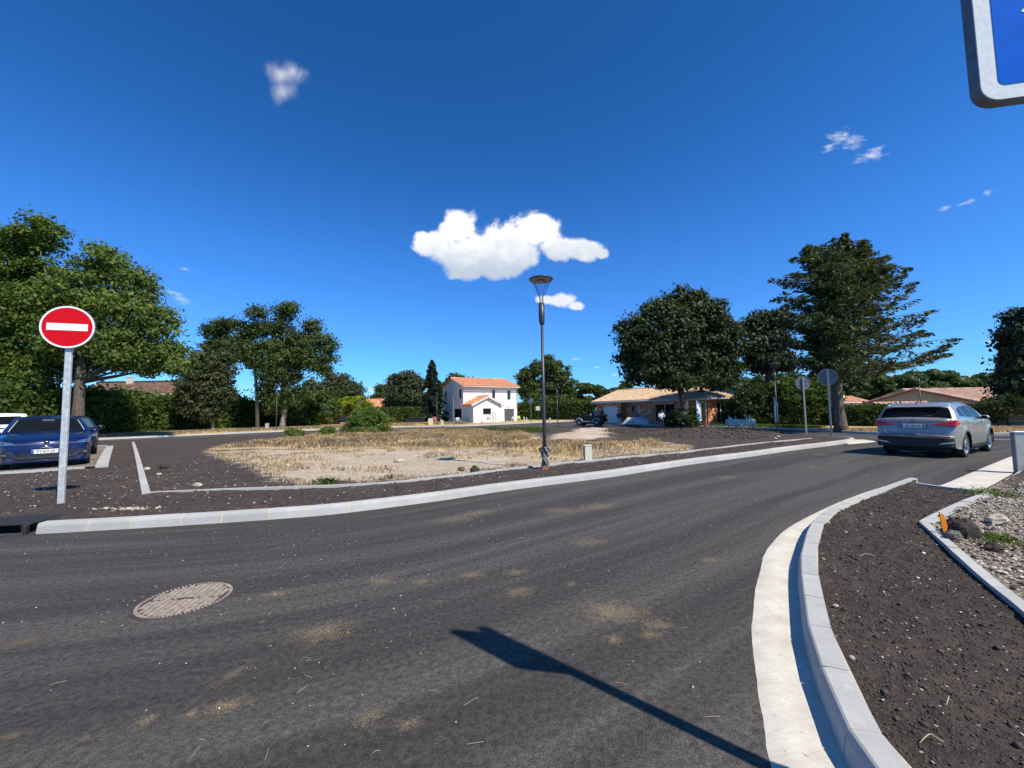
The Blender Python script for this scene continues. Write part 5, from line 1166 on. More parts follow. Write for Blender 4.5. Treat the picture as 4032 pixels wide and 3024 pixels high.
def brick_house():
    gz = -.15; h = thing('house', 'unrendered red block bungalow under construction with a cream tiled roof', 'house', (10.15, 49, gz), math.atan2(-.876, .483))
    Lx, Dy, H = 14.8, 7.5, 2.62
    M_BR = bpy.data.materials.new('clay_block'); M_BR.use_nodes = True; nt = NT(M_BR.node_tree); p = M_BR.node_tree.nodes['Principled BSDF']
    r = nt.new('ShaderNodeObjectInfo').outputs['Random']; r2 = nt.new('ShaderNodeNewGeometry').outputs['Random Per Island']; P = nt.new('ShaderNodeTexCoord').outputs['Object']
    c = nt.ramp(nt.math('FRACT', nt.math('ADD', r, r2)), [(0, (.50, .15, .07)), (.45, (.66, .24, .11)), (.8, (.74, .31, .15)), (1, (.78, .44, .27))])
    nt.put(p.inputs['Base Color'], nt.mix(nt.sstep(nt.noise(P, 7, 4, .6), .60, .74, 0, .4), c, (.50, .36, .27))); p.inputs['Roughness'].default_value = .9
    M_JT = mat('mortar_joint', (.34, .18, .12), .95)
    holes = [(1.10, 3.51, 0, 1.95), (4.77, 5.30, 1.25, 1.98), (5.67, 6.12, .05, 2.1), (8.81, 11.31, .25, 2.1)]
    rec = (4.02, 7.0)
    w_ = MB(); wall_with_holes(w_, 0, rec[0], 0, H, 0, .2, holes); wall_with_holes(w_, rec[1], Lx, 0, H, 0, .2, holes)
    wall_with_holes(w_, rec[0], rec[1], 0, H, .8, 1.0, [(a, b, c, d) for a, b, c, d in holes]); w_.box(rec[0]-.2, rec[0], .2, .8, 0, H); w_.box(rec[1], rec[1]+.2, .2, .8, 0, H)
    side = [(1.25, 2.55, .22, 2.1)]
    wall_with_holes(w_, .2, Dy-.2, 0, H, 0, 0, side, 'side', Lx-.2, Lx); w_.box(0, .2, .2, Dy-.2, 0, H); w_.box(0, Lx, Dy-.2, Dy, 0, H)
    gable_tri(w_, 0, Dy, H, H+1.25, 0, 0, 'side', 0, .2)
    wall = w_.obj('wall', M_JT, h)
    bw, bh = .48, .218; proto = MB(); proto.bevbox(0, 1, -.012, .02, 0, 1, .004); pm = proto.mesh('block', M_BR)
    cnt = 0; stuff = MB()
    def course(x0, x1, y, holes, face):
        nonlocal cnt
        for rz_ in range(12):
            z = .03+rz_*bh; x = x0-(rz_ % 2)*bw/2
            while x < x1:
                a, b = max(x, x0)+.006, min(x+bw, x1)-.006; x += bw
                for hl in holes:
                    if z+bh*.5 > hl[2] and z+bh*.5 < hl[3]:
                        if a < hl[0] < b: b = hl[0]
                        elif a < hl[1] < b: a = hl[1]
                        elif a >= hl[0] and b <= hl[1]: a = b
                if b-a < .05: continue
                if cnt < 290:
                    cnt += 1
                    if face == 'front': o = link('block', pm, wall, loc=(a, y, z), scale=(b-a, 1, bh-.012))
                    else: o = link('block', pm, wall, loc=(y, a, z), rot=(0, 0, math.pi/2), scale=(b-a, 1, bh-.012))
                else: stuff.box(a, b, y-.012, y+.02, z, z+bh-.012)
    course(.02, Dy, Lx, side, 'side'); course(7.0, Lx, 0, holes, 'front'); course(0, 4.02, 0, holes, 'front'); course(4.03, 6.99, .8, holes, 'front')
    if stuff.v: stuff.obj('blocks', M_BR, wall)['kind'] = 'stuff'
    M_LINT = mat('pale_concrete_lintel', (.55, .52, .48), .85, var=.1)
    for (a, b, z, y) in ((1.0, 3.6, 2.0, 0), (4.5, 6.3, 2.16, .8), (8.6, 11.5, 2.16, 0)): l = MB(); l.box(a, b, y-.02, y+.05, z, z+.07); l.obj('lintel', M_LINT, h)
    g = MB(); g.bevbox(1.10, 3.51, .06, .10, .02, 1.95, .005); go = g.obj('garage_door', M_WHITE, h)
    for i in range(4): s = MB(); s.box(1.14, 3.47, .045, .06, .05+i*.475, .05+i*.475+.46); s.obj('door_panel', M_WHITE, go)
    window(h, *holes[1], y=.8, frame=M_WHITE, sill=False)
    d = MB(); d.bevbox(5.67, 6.12, .82, .87, .05, 2.1, .005); do = d.obj('front_door', mat('pale_grey_door', (.55, .57, .60), .5), h); hd = MB(); hd.box(6.03, 6.07, .77, .82, 1.0, 1.12); hd.obj('handle', M_ANTH, do)
    window(h, *holes[3], mull=1, frame=mat('grey_frame', (.42, .44, .45), .4), fw=.07, name='sliding_window', sill=False)
    ws = window(h, *side[0], side='side', X=Lx-.15, mull=1, frame=M_WHITE, fw=.07)
    i_ = MB(); i_.box(.3, Lx-.3, 3.4, 3.5, .02, H); i_.box(Lx-1.9, Lx-1.8, .3, 3.3, .02, H); i_.obj('interior_partition', mat('bare_block_interior', (.07, .045, .035), .95), h)
    t = .05; rd = Dy/2; s = 1.25/rd; oe = .5; zE = H-oe*s+t; zR = H+1.25+t
    roof_plane(h, [(-.45, -oe, zE), (Lx+oe, -oe, zE), (Lx-rd, rd, zR), (-.45, rd, zR)], T_CREAM, r=.085)
    roof_plane(h, [(Lx+oe, -oe, zE), (Lx+oe, 6.3, zE), (Lx-rd, 6.3, zR), (Lx-rd, rd, zR)], T_CREAM, r=.085)
    roof_plane(h, [(Lx+.1, Dy+oe, zE), (-.45, Dy+oe, zE), (-.45, rd, zR), (Lx-rd, rd, zR)], T_CREAM)
    ridge_caps(h, (-.45, rd, zR+.05), (Lx-rd, rd, zR+.05), T_CREAM, .10); ridge_caps(h, (Lx-rd, rd, zR+.05), (Lx+oe, -oe, zE+.05), T_CREAM, .10); ridge_caps(h, (Lx-rd, rd, zR+.05), (Lx-rd, 6.3, zR+.05), T_CREAM, .10)
    f = MB(); f.box(-.45, Lx+oe, -oe-.02, -oe+.01, zE-.22, zE-.07); f.box(Lx+oe-.01, Lx+oe+.02, -oe, 6.3, zE-.22, zE-.07); f.box(-.45, Lx+oe-.01, -oe+.01, -.0, zE-.2, zE-.17); f.obj('fascia', M_FASC, h)
    g2 = MB(); g2.tube([(-.45, -oe-.08, zE-.10), (Lx+oe, -oe-.08, zE-.10)], .06, 8); g2.tube([(Lx+oe+.08, -oe, zE-.10), (Lx+oe+.08, 6.3, zE-.10)], .06, 8); g2.obj('rain_gutter', M_FASC, h)
    dp = MB(); dp.tube([(Lx-.5, -oe-.05, zE-.15), (Lx-.15, -.1, zE-.55), (Lx-.15, -.1, 0)], .05, 8); dp.obj('downpipe', M_FASC, h)
    pl = MB(); pl.box(Lx+.0, Lx+.03, .0, 7.0, -.1, .22); pl.obj('plinth', M_LINT, h)
    sg = MB(); sg.box(Lx+.03, Lx+.05, 3.35, 4.05, 1.75, 2.1); setp(sg.obj('site_sign', mat('yellow_board', (.62, .45, .09), .6), h), 'small yellow board')
brick_house()

def simple_house(name, label, loc, rz, L, Dp, H, rise, wm, tm, hip=0, ov=.4, wins=(), chim=(), pitch=.24, course=.4, lt=None):
    h = thing(name, label, 'house', loc, rz); w_ = MB(); w_.box(0, L, 0, Dp, 0, H)
    if not hip: gable_tri(w_, 0, Dp, H, H+rise, 0, 0, 'side', 0, .2); gable_tri(w_, 0, Dp, H, H+rise, 0, 0, 'side', L-.2, L)
    w_.obj('wall', wm, h); s = rise/(Dp/2); t = .05; zE = H-ov*s+t; zR = H+rise+t; a = hip if hip else -ov
    roof_plane(h, [(-ov, -ov, zE), (L+ov, -ov, zE), (L-a, Dp/2, zR), (a, Dp/2, zR)], tm, pitch=pitch, course=course, r=pitch*.4)
    roof_plane(h, [(L+ov, Dp+ov, zE), (-ov, Dp+ov, zE), (a, Dp/2, zR), (L-a, Dp/2, zR)], tm, pitch=pitch*1.6, course=course*1.6, r=pitch*.6)
    if hip:
        roof_plane(h, [(L+ov, -ov, zE), (L+ov, Dp+ov, zE), (L-a, Dp/2, zR)], tm, pitch=pitch, course=course, r=pitch*.4)
        roof_plane(h, [(-ov, Dp+ov, zE), (-ov, -ov, zE), (a, Dp/2, zR)], tm, pitch=pitch, course=course, r=pitch*.4)
    ridge_caps(h, (a, Dp/2, zR+.05), (L-a, Dp/2, zR+.05), tm)
    for q in wins: window(h, *q)
    for (x, y, wx, wy, z1_, z2_) in chim: c = MB(); c.box(x-wx/2, x+wx/2, y-wy/2, y+wy/2, z1_, z2_); c.box(x-wx/2-.05, x+wx/2+.05, y-wy/2-.05, y+wy/2+.05, z2_, z2_+.08); c.obj('chimney', M_CREAM, h)
    f = MB(); f.box(-ov, L+ov, -ov-.03, -ov, zE-.18, zE-.05); f.obj('fascia', M_FASC, h)
    return h
def P3(x, y, z=-.15): return (x, y, z)
simple_house('house', 'house with an old brown tiled roof behind the tall hedge on the left', P3(-61.5, 57), .02, 14.2, 8, 5.1, 1.75, M_CREAM, T_BROWN, chim=((4.4, 3.5, .7, .5, 5.5, 7.6),))
c = MB(); c.box(-.22, .22, -.3, .3, 0, 6.9); c.box(-.28, .28, -.36, .36, 6.9, 7.0); o = thing('chimney_stack', 'tall cream chimney stack right of the brown tiled roof', 'chimney', P3(-46.7, 57.2)); c.obj('stack', M_CREAM, o)
simple_house('house', 'pale house with a low orange hipped roof behind the golden shrub', P3(-37.3, 82), 0, 16.1, 8.5, 2.95, 1.6, M_CREAM, T_ORANGE, hip=4.2, chim=((1.5, 5, .6, .6, 2.9, 5.3),), wins=((12.5, 13.6, .9, 2.0),))
def hut():
    h = thing('garden_shed', 'small garden shed with a rusty red roof behind the oak trunks', 'shed', P3(-35.9, 61)); m = MB(); m.box(0, 1.9, 0, 2.2, 0, 2.3); m.obj('wall', mat('dark_boards', (.06, .045, .035), .9), h)
    r_ = MB()
    for i in range(10): x = -.15+i*.22; r_.add([(x, -.2, 2.3), (x+.11, -.2, 2.36), (x+.22, -.2, 2.3), (x, 2.4, 3.2), (x+.11, 2.4, 3.26), (x+.22, 2.4, 3.2)], [(0, 1, 4, 3), (1, 2, 5, 4)])
    r_.obj('roof', mat('rusty_sheet', (.26, .10, .07), .7, var=.2), h)
hut()
simple_house('house', 'far white house gable showing between the trees right of the broad tree', P3(9.5, 92), 0, 5.0, 6, 3.2, .6, M_STUC, T_ORANGE)
# right-hand houses
def gable_house():
    a = Vector((38.4, 44, 0)); b = Vector((43.0, 38.0, 0)); rz = math.atan2(b.y-a.y, b.x-a.x); L = (b-a).length
    h = thing('house', 'low grey house with its wide gable towards the crossing, behind the silver SUV', 'house', (a.x, a.y, -.9), rz); H = 2.55; w_ = MB(); w_.box(0, L, 0, 9, 0, H); gable_tri(w_, 0, L, H, H+1.25, 0, 9); w_.obj('wall', M_GREYW, h)
    m = L/2; s = 1.25/m; ov = .7; t = .05
    roof_plane(h, [(-ov, 9.3, H-ov*s+t), (-ov, -.5, H-ov*s+t), (m, -.5, H+1.25+t), (m, 9.3, H+1.25+t)], T_PINK); roof_plane(h, [(L+ov, -.5, H-ov*s+t), (L+ov, 9.3, H-ov*s+t), (m, 9.3, H+1.25+t), (m, -.5, H+1.25+t)], T_PINK)
    ridge_caps(h, (m, -.55, H+1.33), (m, 9.3, H+1.33), T_PINK, .15); f = MB()
    for sg in (0, 1):
        xe = -ov if sg == 0 else L+ov; P = [(xe, H-ov*s-.16), (m, H+1.25-.14), (m, H+1.25+.02), (xe, H-ov*s)]
        f.add([(x, -.53, z) for x, z in P]+[(x, -.50, z) for x, z in P], [(0, 1, 2, 3), (7, 6, 5, 4), (0, 4, 5, 1), (3, 2, 6, 7)])
    f.obj('verge_board', mat('brown_board', (.16, .12, .09), .8), h)
    g2 = MB(); g2.tube([(L+ov+.03, -.45, H-.25), (L+.1, -.05, H-.75), (L+.1, -.05, 0)], .05, 8); g2.obj('downpipe', M_ZINC, h)
    # tiled awning in front
    aw = thing('awning', 'slanting strip of red and white barrel tiles above the clipped hedge', 'tiled awning', (33.7, 37.0, 1.02)); tv, tf = tile_mesh(r=.10, ln=.42, seg=6)
    ux = Vector((1, .02, 0)).normalized(); sl = math.atan2(.62, 1.0)
    mt = mat('terracotta', (.50, .17, .09), .8, var=.25, vscale=6); me = mesh_np('roof_tile', tv, tf, mt); me.polygons.foreach_set('use_smooth', [True]*len(me.polygons))
    mt2 = mat('pale_terracotta', (.70, .56, .46), .8, var=.15, vscale=6); me2 = mesh_np('roof_tile', tv, tf, mt2)
    k = MB(); k.add([(0, 0, -.03), (5.1, 0, -.03), (5.1, 1.1, .65), (0, 1.1, .65), (0, 0, -.1), (5.1, 0, -.1), (5.1, 1.1, .58), (0, 1.1, .58)], [(0, 1, 2, 3), (7, 6, 5, 4), (0, 4, 5, 1)]); k.obj('deck', mat('pale_terracotta_base', (.55, .36, .27), .85), aw)
    p_ = MB(); p_.box(.1, .2, .9, 1.0, -2.0, .5); p_.box(4.9, 5.0, .9, 1.0, -2.0, .5); p_.box(2.5, 2.6, .9, 1.0, -2, .5); p_.obj('posts', M_WHITE, aw)
    for r_ in range(3):
        for i in range(24): link('roof_tile', me if (i+r_) % 2 else me2, aw, loc=(.1+i*.212, r_*.34, r_*.21), rot=(sl, 0, random.uniform(-.02, .02)))
gable_house()
simple_house('house', 'long low house with a weathered pink tiled roof at the right, beyond the gable house', P3(44.8, 42.2, -.9), .06, 17, 7.6, 2.75, 1.15, mat('light_grey_render', (.52, .51, .48), .9), T_PINK, ov=.5)
simple_house('house', 'small distant house with orange tiles between the fir trunk and the gable house', P3(55.5, 69, -.9), .15, 5.6, 6, 2.9, .85, M_GREYW, T_ORANGE, ov=.3, chim=((2.4, 2.0, 1.2, .5, 3.2, 4.15),))
cp = thing('carport', 'thin flat carport roof showing over the hedge left of the fir trunk', 'carport', (32.6, 44.5, -.8)); m = MB(); m.box(0, 2.4, 0, 3, 2.95, 3.03); m.obj('roof', mat('pale_sheet', (.35, .34, .32), .7), cp); m = MB()
for x in (.1, 2.2):
    for y in (.2, 2.8): m.box(x, x+.1, y, y+.1, 0, 2.95)
m.obj('posts', M_ZINC, cp)
def garden_wall():
    h = thing('garden_wall', 'grey precast concrete panel wall in tree shade at the right edge', 'wall', (30.6, 28.6, -.16), math.atan2(-.55, .83)); mp = mat('weathered_panel', (.20, .185, .17), .95, var=.2, vscale=3, bump=.4, bscale=15)
    pm = MB(); pm.bevbox(.06, 2.44, 0, .06, 0, .39, .012); me = pm.mesh('panel', mp); po = MB(); po.bevbox(-.06, .06, -.05, .11, 0, 1.62, .01); pme = po.mesh('post', mp)
    for i in range(6):
        link('post', pme, h, loc=(i*2.5, 0, 0))
        if i < 5:
            for k in range(4): link('panel', me, h, loc=(i*2.5, random.uniform(-.004, .004), k*.395))
garden_wall()

# ------------------------------------------------------------------ street furniture
M_LAMP = mat('dark_grey_lacquer', (.040, .046, .052), .42, spec=.5, var=.12, vscale=4); M_GALV = mat('galvanised_steel', (.56, .58, .58), .38, metal=.25, var=.18, vscale=14, bump=.05, bscale=30)
M_REFL = mat('lamp_underside', (.33, .28, .24), .6, var=.25, vscale=6); M_SIGNB = mat('sign_back_grey', (.15, .155, .16), .55, metal=.2, var=.08)
def clearmat():
    m = bpy.data.materials.new('clear_plastic'); m.use_nodes = True; nt = NT(m.node_tree); nt.n.clear()
    g = nt.new('ShaderNodeBsdfGlossy'); g.inputs['Roughness'].default_value = .05; t = nt.new('ShaderNodeBsdfTransparent'); t.inputs[0].default_value = (.86, .90, .93, 1)
    f = nt.new('ShaderNodeLayerWeight'); f.inputs[0].default_value = .3; mx = nt.new('ShaderNodeMixShader'); nt.l.new(nt.math('ADD', nt.math('MULTIPLY', nt.math('POWER', f.outputs[1], 3), .55), .05, clamp=True), mx.inputs[0]); nt.l.new(t.outputs[0], mx.inputs[1]); nt.l.new(g.outputs[0], mx.inputs[2])
    o = nt.new('ShaderNodeOutputMaterial'); nt.l.new(mx.outputs[0], o.inputs[0]); return m
M_CLEAR = clearmat()
def lamp(label, loc, sc=1.0, wrap=False, group='street lamps with funnel heads'):
    r = thing('street_lamp', label, 'street lamp', loc, 0, group); r.scale = (sc, sc, sc)
    m = MB(); m.tube([(0, 0, -.1), (0, 0, 1.2), (0, 0, 3.45)], [.046, .043, .031], 14); m.obj('pole', M_LAMP, r)
    m = MB(); m.lathe([(.031, 3.36), (.052, 3.38), (.067, 3.45), (.070, 3.55), (.070, 3.89), (.045, 3.895)], 20, cap=True); m.obj('sleeve', M_LAMP, r)
    m = MB(); m.lathe([(.046, 3.895), (.052, 4.02), (.075, 4.08), (.16, 4.27), (.262, 4.44)], 28); m.obj('clear_cone', M_CLEAR, r)
    for q in (.5, 2.07, 3.64, 5.21): s = MB(); c_, s_ = math.cos(q), math.sin(q); s.tube([(c_*.044, s_*.044, 3.9), (c_*.05, s_*.05, 4.03), (c_*.16, s_*.16, 4.275), (c_*.258, s_*.258, 4.435)], .0055, 5); s.obj('strut', M_LAMP, r)
    m = MB(); m.lathe([(0, 4.425), (.20, 4.43), (.262, 4.44)], 28); m.lathe([(.09, 4.415), (.10, 4.40), (0, 4.40)], 20); m.obj('reflector', M_REFL, r)
    m = MB(); m.lathe([(.262, 4.438), (.282, 4.442), (.288, 4.46), (.275, 4.475), (.15, 4.50), (0, 4.505)], 28); m.obj('cap', M_LAMP, r)
    b = MB(); b.lathe([(.055, -.02), (.055, .12), (.046, .14)], 12); b.obj('foot', M_LAMP if not wrap else M_LAMP, r)
    return r
L0 = lamp('nearest street lamp, in the middle of the picture, with its foot wrapped in plastic', (.74, 9.6, .115), 1.015, True)
def wrapping():
    w_ = thing('plastic_wrapping', 'crumpled grey and black plastic wrapped round the foot of the nearest lamp', 'plastic wrapping', (.74, 9.6, .12))
    n = 28; k = 22; V = []; 
    for i in range(k+1):
        z = .54*i/k
        for j in range(n):
            q = 6.283*j/n; r_ = .073+.016*math.sin(z*23+q*2)+.014*(float(fbm(q*2, z*14, 1.5, 3, 3))-.5)*2+(.02 if i == k else 0)*math.sin(q*3)+.012*(1-z/.54); V.append((math.cos(q)*r_, math.sin(q)*r_, z))
    F = [(i*n+j, i*n+(j+1) % n, (i+1)*n+(j+1) % n, (i+1)*n+j) for i in range(k) for j in range(n)]
    m = bpy.data.materials.new('wrapping_plastic'); m.use_nodes = True; nt = NT(m.node_tree); p = m.node_tree.nodes['Principled BSDF']; P = nt.new('ShaderNodeTexCoord').outputs['Object']
    wv = nt.new('ShaderNodeTexWave'); nt.put(wv.inputs[0], nt.mapping(P, rot=(0, .6, 0))); wv.inputs['Scale'].default_value = 4; wv.inputs['Distortion'].default_value = 6
    sp = nt.new('ShaderNodeSeparateXYZ'); nt.put(sp.inputs[0], P)
    c = nt.mix(nt.sstep(nt.math('ADD', nt.math('MULTIPLY', wv.outputs[1], .35), nt.math('MULTIPLY', nt.noise(P, 22, 4, .6), .8)), .45, .75), (.03, .03, .032), (.26, .27, .28)); c = nt.mix(nt.math('MULTIPLY', nt.sstep(sp.outputs[2], .14, .05), nt.sstep(nt.noise(P, 14), .4, .55)), c, (.40, .14, .04))
    nt.put(p.inputs['Base Color'], c); p.inputs['Roughness'].default_value = .3; me = mesh_np('film', V, F, m, True); link('film', me, w_)
    f = MB()
    for q, a in ((.2, .6), (2.6, .3), (5.2, .5)): f.add([(math.cos(q)*.07, math.sin(q)*.07, .50), (math.cos(q+.7)*.08, math.sin(q+.7)*.08, .52), (math.cos(q+.4)*.15, math.sin(q+.4)*.13, .45+a*.06), (math.cos(q)*.13, math.sin(q)*.12, .40)], [(0, 1, 2), (0, 2, 3)])
    f.obj('loose_end', m, w_)
wrapping()
def lamp_at(label, u, v, y, sc): lamp(label, (((u-2016)/1600)*y, y, ztf(y)+.1), sc)
lamp_at('street lamp on the far left verge in front of the oak', 1088, 1690, 44, 1.10)
lamp_at('street lamp left of the white two-storey house, beside the dark spruce', 1719, 1673, 54, .93)
lamp_at('street lamp between the nearest lamp post and the black jeep, before the broad tree', 2193, 1681, 41, .93)
lamp_at('street lamp standing right of the cloth-covered table, left of the two sign backs', 3053, 1706, 22.8, .88)
lamp_at('street lamp rising behind the roof of the silver SUV', 3620, 1700, 27, .83)
def round_sign(name, label, loc, rz, dia, hc, back=False, post=(.08, .04), backmat=None, cat='road sign', group=None):
    r = thing(name, label, cat, loc, rz, group); hc_ = hc; R_ = dia/2
    m = MB(); w2, d2 = post[0]/2, post[1]/2; top = hc_-R_-.01 if not back else hc_+R_*.86
    m.bevbox(-w2, w2, .012, .012+2*d2, -.15, top if back else hc_+R_*.8, .008); 
    for sx in (-1, 1): m.box(sx*w2*.55-.004, sx*w2*.55+.004, .006, .013, 0, hc_-R_-.02)
    m.obj('post', M_GALV if not back else MATS.get('dull_galv') or mat('dull_galv', (.26, .27, .28), .5, metal=.2), r)
    def disc(rad, y0, y1, mt, nm, par=r, hole=0):
        d = MB(); n = 40; M = Matrix.Translation((0, 0, hc_)) @ Matrix.Rotation(math.pi/2, 4, 'X')
        if hole: d.lathe([(hole, -y0), (rad, -y0), (rad, -y1), (hole, -y1), (hole, -y0)], n, M=M, smooth=False)
        else: d.lathe([(0.001, -y0), (rad, -y0), (rad, -y1), (0.001, -y1)], n, M=M, smooth=False)
        return d.obj(nm, mt, par)
    if not back:
        disc(R_, -.026, .010, M_SIGNB, 'panel_back'); disc(R_*.999, -.030, -.026, mat('reflective_red', (.60, .004, .012), .6, spec=.15, var=.05, vscale=60), 'red_face'); disc(R_, -.0325, -.0275, mat('reflective_white', (.84, .85, .87), .4), 'white_rim', hole=R_*.925)
        b = MB(); b.box(-R_*.745, R_*.745, -.0335, -.0295, hc_-R_*.165, hc_+R_*.165); b.obj('white_bar', MATS['reflective_white'], r)
    else:
        bm = backmat or M_SIGNB; disc(R_, -.030, .0, bm, 'panel'); disc(R_*1.0, -.034, .014, MATS.get('sign_rim') or mat('sign_rim', (.38, .39, .40), .4, metal=.5), 'rim', hole=R_*.965); q = MB()
        for dz in (-.5, .5): q.box(-R_*.62, R_*.62, .0, .012, hc_+dz*R_*.55-.015, hc_+dz*R_*.55+.015)
        q.obj('rail', bm, r)
    return r
ne = round_sign('no_entry_sign', 'round red no-entry sign with a white bar on a galvanised post, in the left foreground', (-7.335, 6.655, .13), R(20), .70, 2.88, post=(.085, .055))
round_sign('road_sign', 'dark back of a round road sign before the white house corner', D(1786, 1680, 47)*Vector((1, 1, 0)).x if False else (D(1786, 1680, 47).x, 47, -.14), R(180+15), .60, 3.02, True, backmat=mat('dark_sign_back', (.05, .055, .06), .5))
round_sign('road_sign', 'pale back of a round road sign right of the white house', (D(2092, 1670, 48.5).x, 48.5, -.14), R(180-45), .68, 2.75, True, backmat=mat('pale_sign_back', (.60, .62, .64), .5))
round_sign('road_sign', 'grey sign back seen obliquely, left one of the two beside the fir', (14.62, 20.4, ztf(20.4)+.12), R(180-15), .66, 2.60, True)
round_sign('road_sign', 'grey sign back seen square on, in front of the fir trunk', (14.4, 18.5, ztf(18.5)+.12), R(180-38), .74, 2.72, True)

def blue_sign():
    d = dirpx(3858, 410); d = d/d.y*1.19; bl = Vector((d.x, d.y, CAM_H+d.z)); W_, H_ = .34, .80; rz = math.atan2(-.20, .98)
    base = Vector((1.86, 1.18, .115)); r = thing('blue_sign', 'blue rectangular sign with a silver frame, cut off at the top right corner', 'road sign', (bl.x, bl.y, 0), rz)
    def rr(x0, x1, z0, z1, rad, n=6):
        P = []
        for cx, cz, a in ((x1-rad, z0+rad, -90), (x1-rad, z1-rad, 0), (x0+rad, z1-rad, 90), (x0+rad, z0+rad, 180)):
            for i in range(n+1): q = R(a+90*i/n); P.append((cx+math.cos(q)*rad, cz+math.sin(q)*rad))
        return P
    z0 = bl.z; M = Matrix.Rotation(math.pi/2, 4, 'X')
    m = MB(); m.prism(rr(0, W_, z0, z0+H_, .05), -.030, .0, M); m.obj('box_frame', mat('grey_sign_edge', (.16, .17, .18), .5, metal=.4, var=.15, vscale=20), r)
    m = MB(); m.prism(rr(.004, W_-.004, z0+.004, z0+H_-.004, .048), .0, .004, M); m.obj('border', mat('silver_white_border', (.82, .83, .81), .8, spec=.1, var=.08, vscale=80), r)
    m = MB(); m.prism(rr(.048, W_-.048, z0+.048, z0+H_-.048, .02), .004, .0055, M); m.obj('blue_face', mat('reflective_blue', (.0, .13, .62), .75, spec=.05, var=.06, vscale=12), r)
    dd = dirpx(4012, 52); rr_ = dd.x/dd.y; ax = (rr_*bl.y-bl.x)/(.98+.20*rr_); az = CAM_H+dd.z/dd.y*(bl.y-.20*ax); m = MB(); m.prism([(ax, az), (ax+.05, az-.03), (ax+.05, az-.012), (ax+.10, az-.012), (ax+.10, az+.05), (ax+.05, az+.05)], .0055, .0065, M); m.obj('white_symbol', MATS['reflective_white'], r)
    pm = MB(); px_ = W_*.80; pm.bevbox(px_-.04, px_+.04, .032, .075, .115, z0+H_+.06, .006); pm.obj('post', M_GALV, r)
    for zz in (z0+.18, z0+.62): q = MB(); q.box(.03, W_-.03, .0305, .05, zz-.015, zz+.015); q.obj('rail', M_GALV, r)
blue_sign()

def utility_box(label, loc, w_, d_, h_, rz=0, cap=False):
    r = thing('utility_box', label, 'utility box', loc, rz); mc = mat('cream_plastic', (.66, .62, .47), .6, var=.03); mg = mat('shaded_grey_side', (.20, .20, .21), .8, var=.1)  # body greyer than the cream door, the side's shade included in its colour
    m = MB(); m.bevbox(-w_/2, w_/2, -d_/2+.03, d_/2, -.05, h_, .008); m.obj('body', mg, r); m = MB(); m.bevbox(-w_/2-.004, w_/2+.004, -d_/2, -d_/2+.03, -.03, h_+.004, .008); do = m.obj('door', mc, r)
    q = MB(); q.box(-w_*.28, w_*.28, -d_/2-.002, -d_/2, h_*.16, h_*.165); q.box(-.012, .012, -d_/2-.003, -d_/2-.001, h_*.19, h_*.23); q.obj('label_print', mat('grey_print', (.3, .3, .26), .6), do)
    m = MB(); m.bevbox(-w_/2-.01, w_/2+.01, -d_/2-.01, d_/2+.01, h_+.005, h_+.03, .008); m.obj('lid', mc if not cap else MATS['reflective_white'], r); return r
utility_box('cream utility box with a grey side, just right of the nearest lamp', (1.99, 10.98, .12), .185, .17, .40, R(6))
utility_box('cream utility box on the dry verge left of the far left lamp', (-26.6, 44.2, -.14), .34, .2, .72, R(-12))
utility_box('large cream cabinet left of the white house, beside the lamp', (-10.5, 52.3, -.14), .60, .25, .82, 0)
utility_box('tall grey utility post with a cream top at the right edge of the picture', (10.62, 8.55, .03), .26, .2, .82, R(-30), True)
for (x, y, zz, lab) in ((-.0875*2, 0, 0, ''),): pass
def stump(label, u, y, w_, h_):
    r = thing('service_marker', label, 'marker post', ((u-2016)/1600*y, y, -.14)); m = MB(); m.bevbox(-w_/2, w_/2, -.06, .06, 0, h_, .02); m.box(-w_/2-.04, w_/2+.04, -.07, .07, h_*.82, h_*.98); m.obj('post', MATS['cream_plastic'], r)
stump('pale chipped service post before the left side of the white house', 1739, 49, .30, .62)
stump('pale service post right of the white house garage, left one of two', 2061, 56, .14, .75); stump('pale service post right of the white house garage, right one of two', 2071, 56, .14, .62)
stump('pale service post with yellow weeds beside it, before the laurel hedge', 2162, 50, .15, .66)
# orange marker
om = thing('marker_peg', 'bright orange plastic peg leaning at the corner of the right-hand edging', 'marker peg', lot_c(3722, 2103, .0)); m = MB(); a = (-.022, 0, .17); m.add([(-.01, -.003, 0), (.012, -.003, 0), (.028, -.004, .10), (.0, -.004, .20), (-.045, -.003, .235), (-.03, -.003, .10), (-.01, .006, 0), (.012, .006, 0), (.028, .005, .10), (.0, .005, .20), (-.045, .006, .235), (-.03, .006, .10)], [(0, 1, 2, 3, 4, 5), (11, 10, 9, 8, 7, 6), (0, 6, 7, 1), (1, 7, 8, 2), (2, 8, 9, 3), (3, 9, 10, 4), (4, 10, 11, 5), (5, 11, 6, 0)]); m.obj('blade', mat('orange_plastic', (.80, .26, .02), .45), om)
om.location.z += -.01
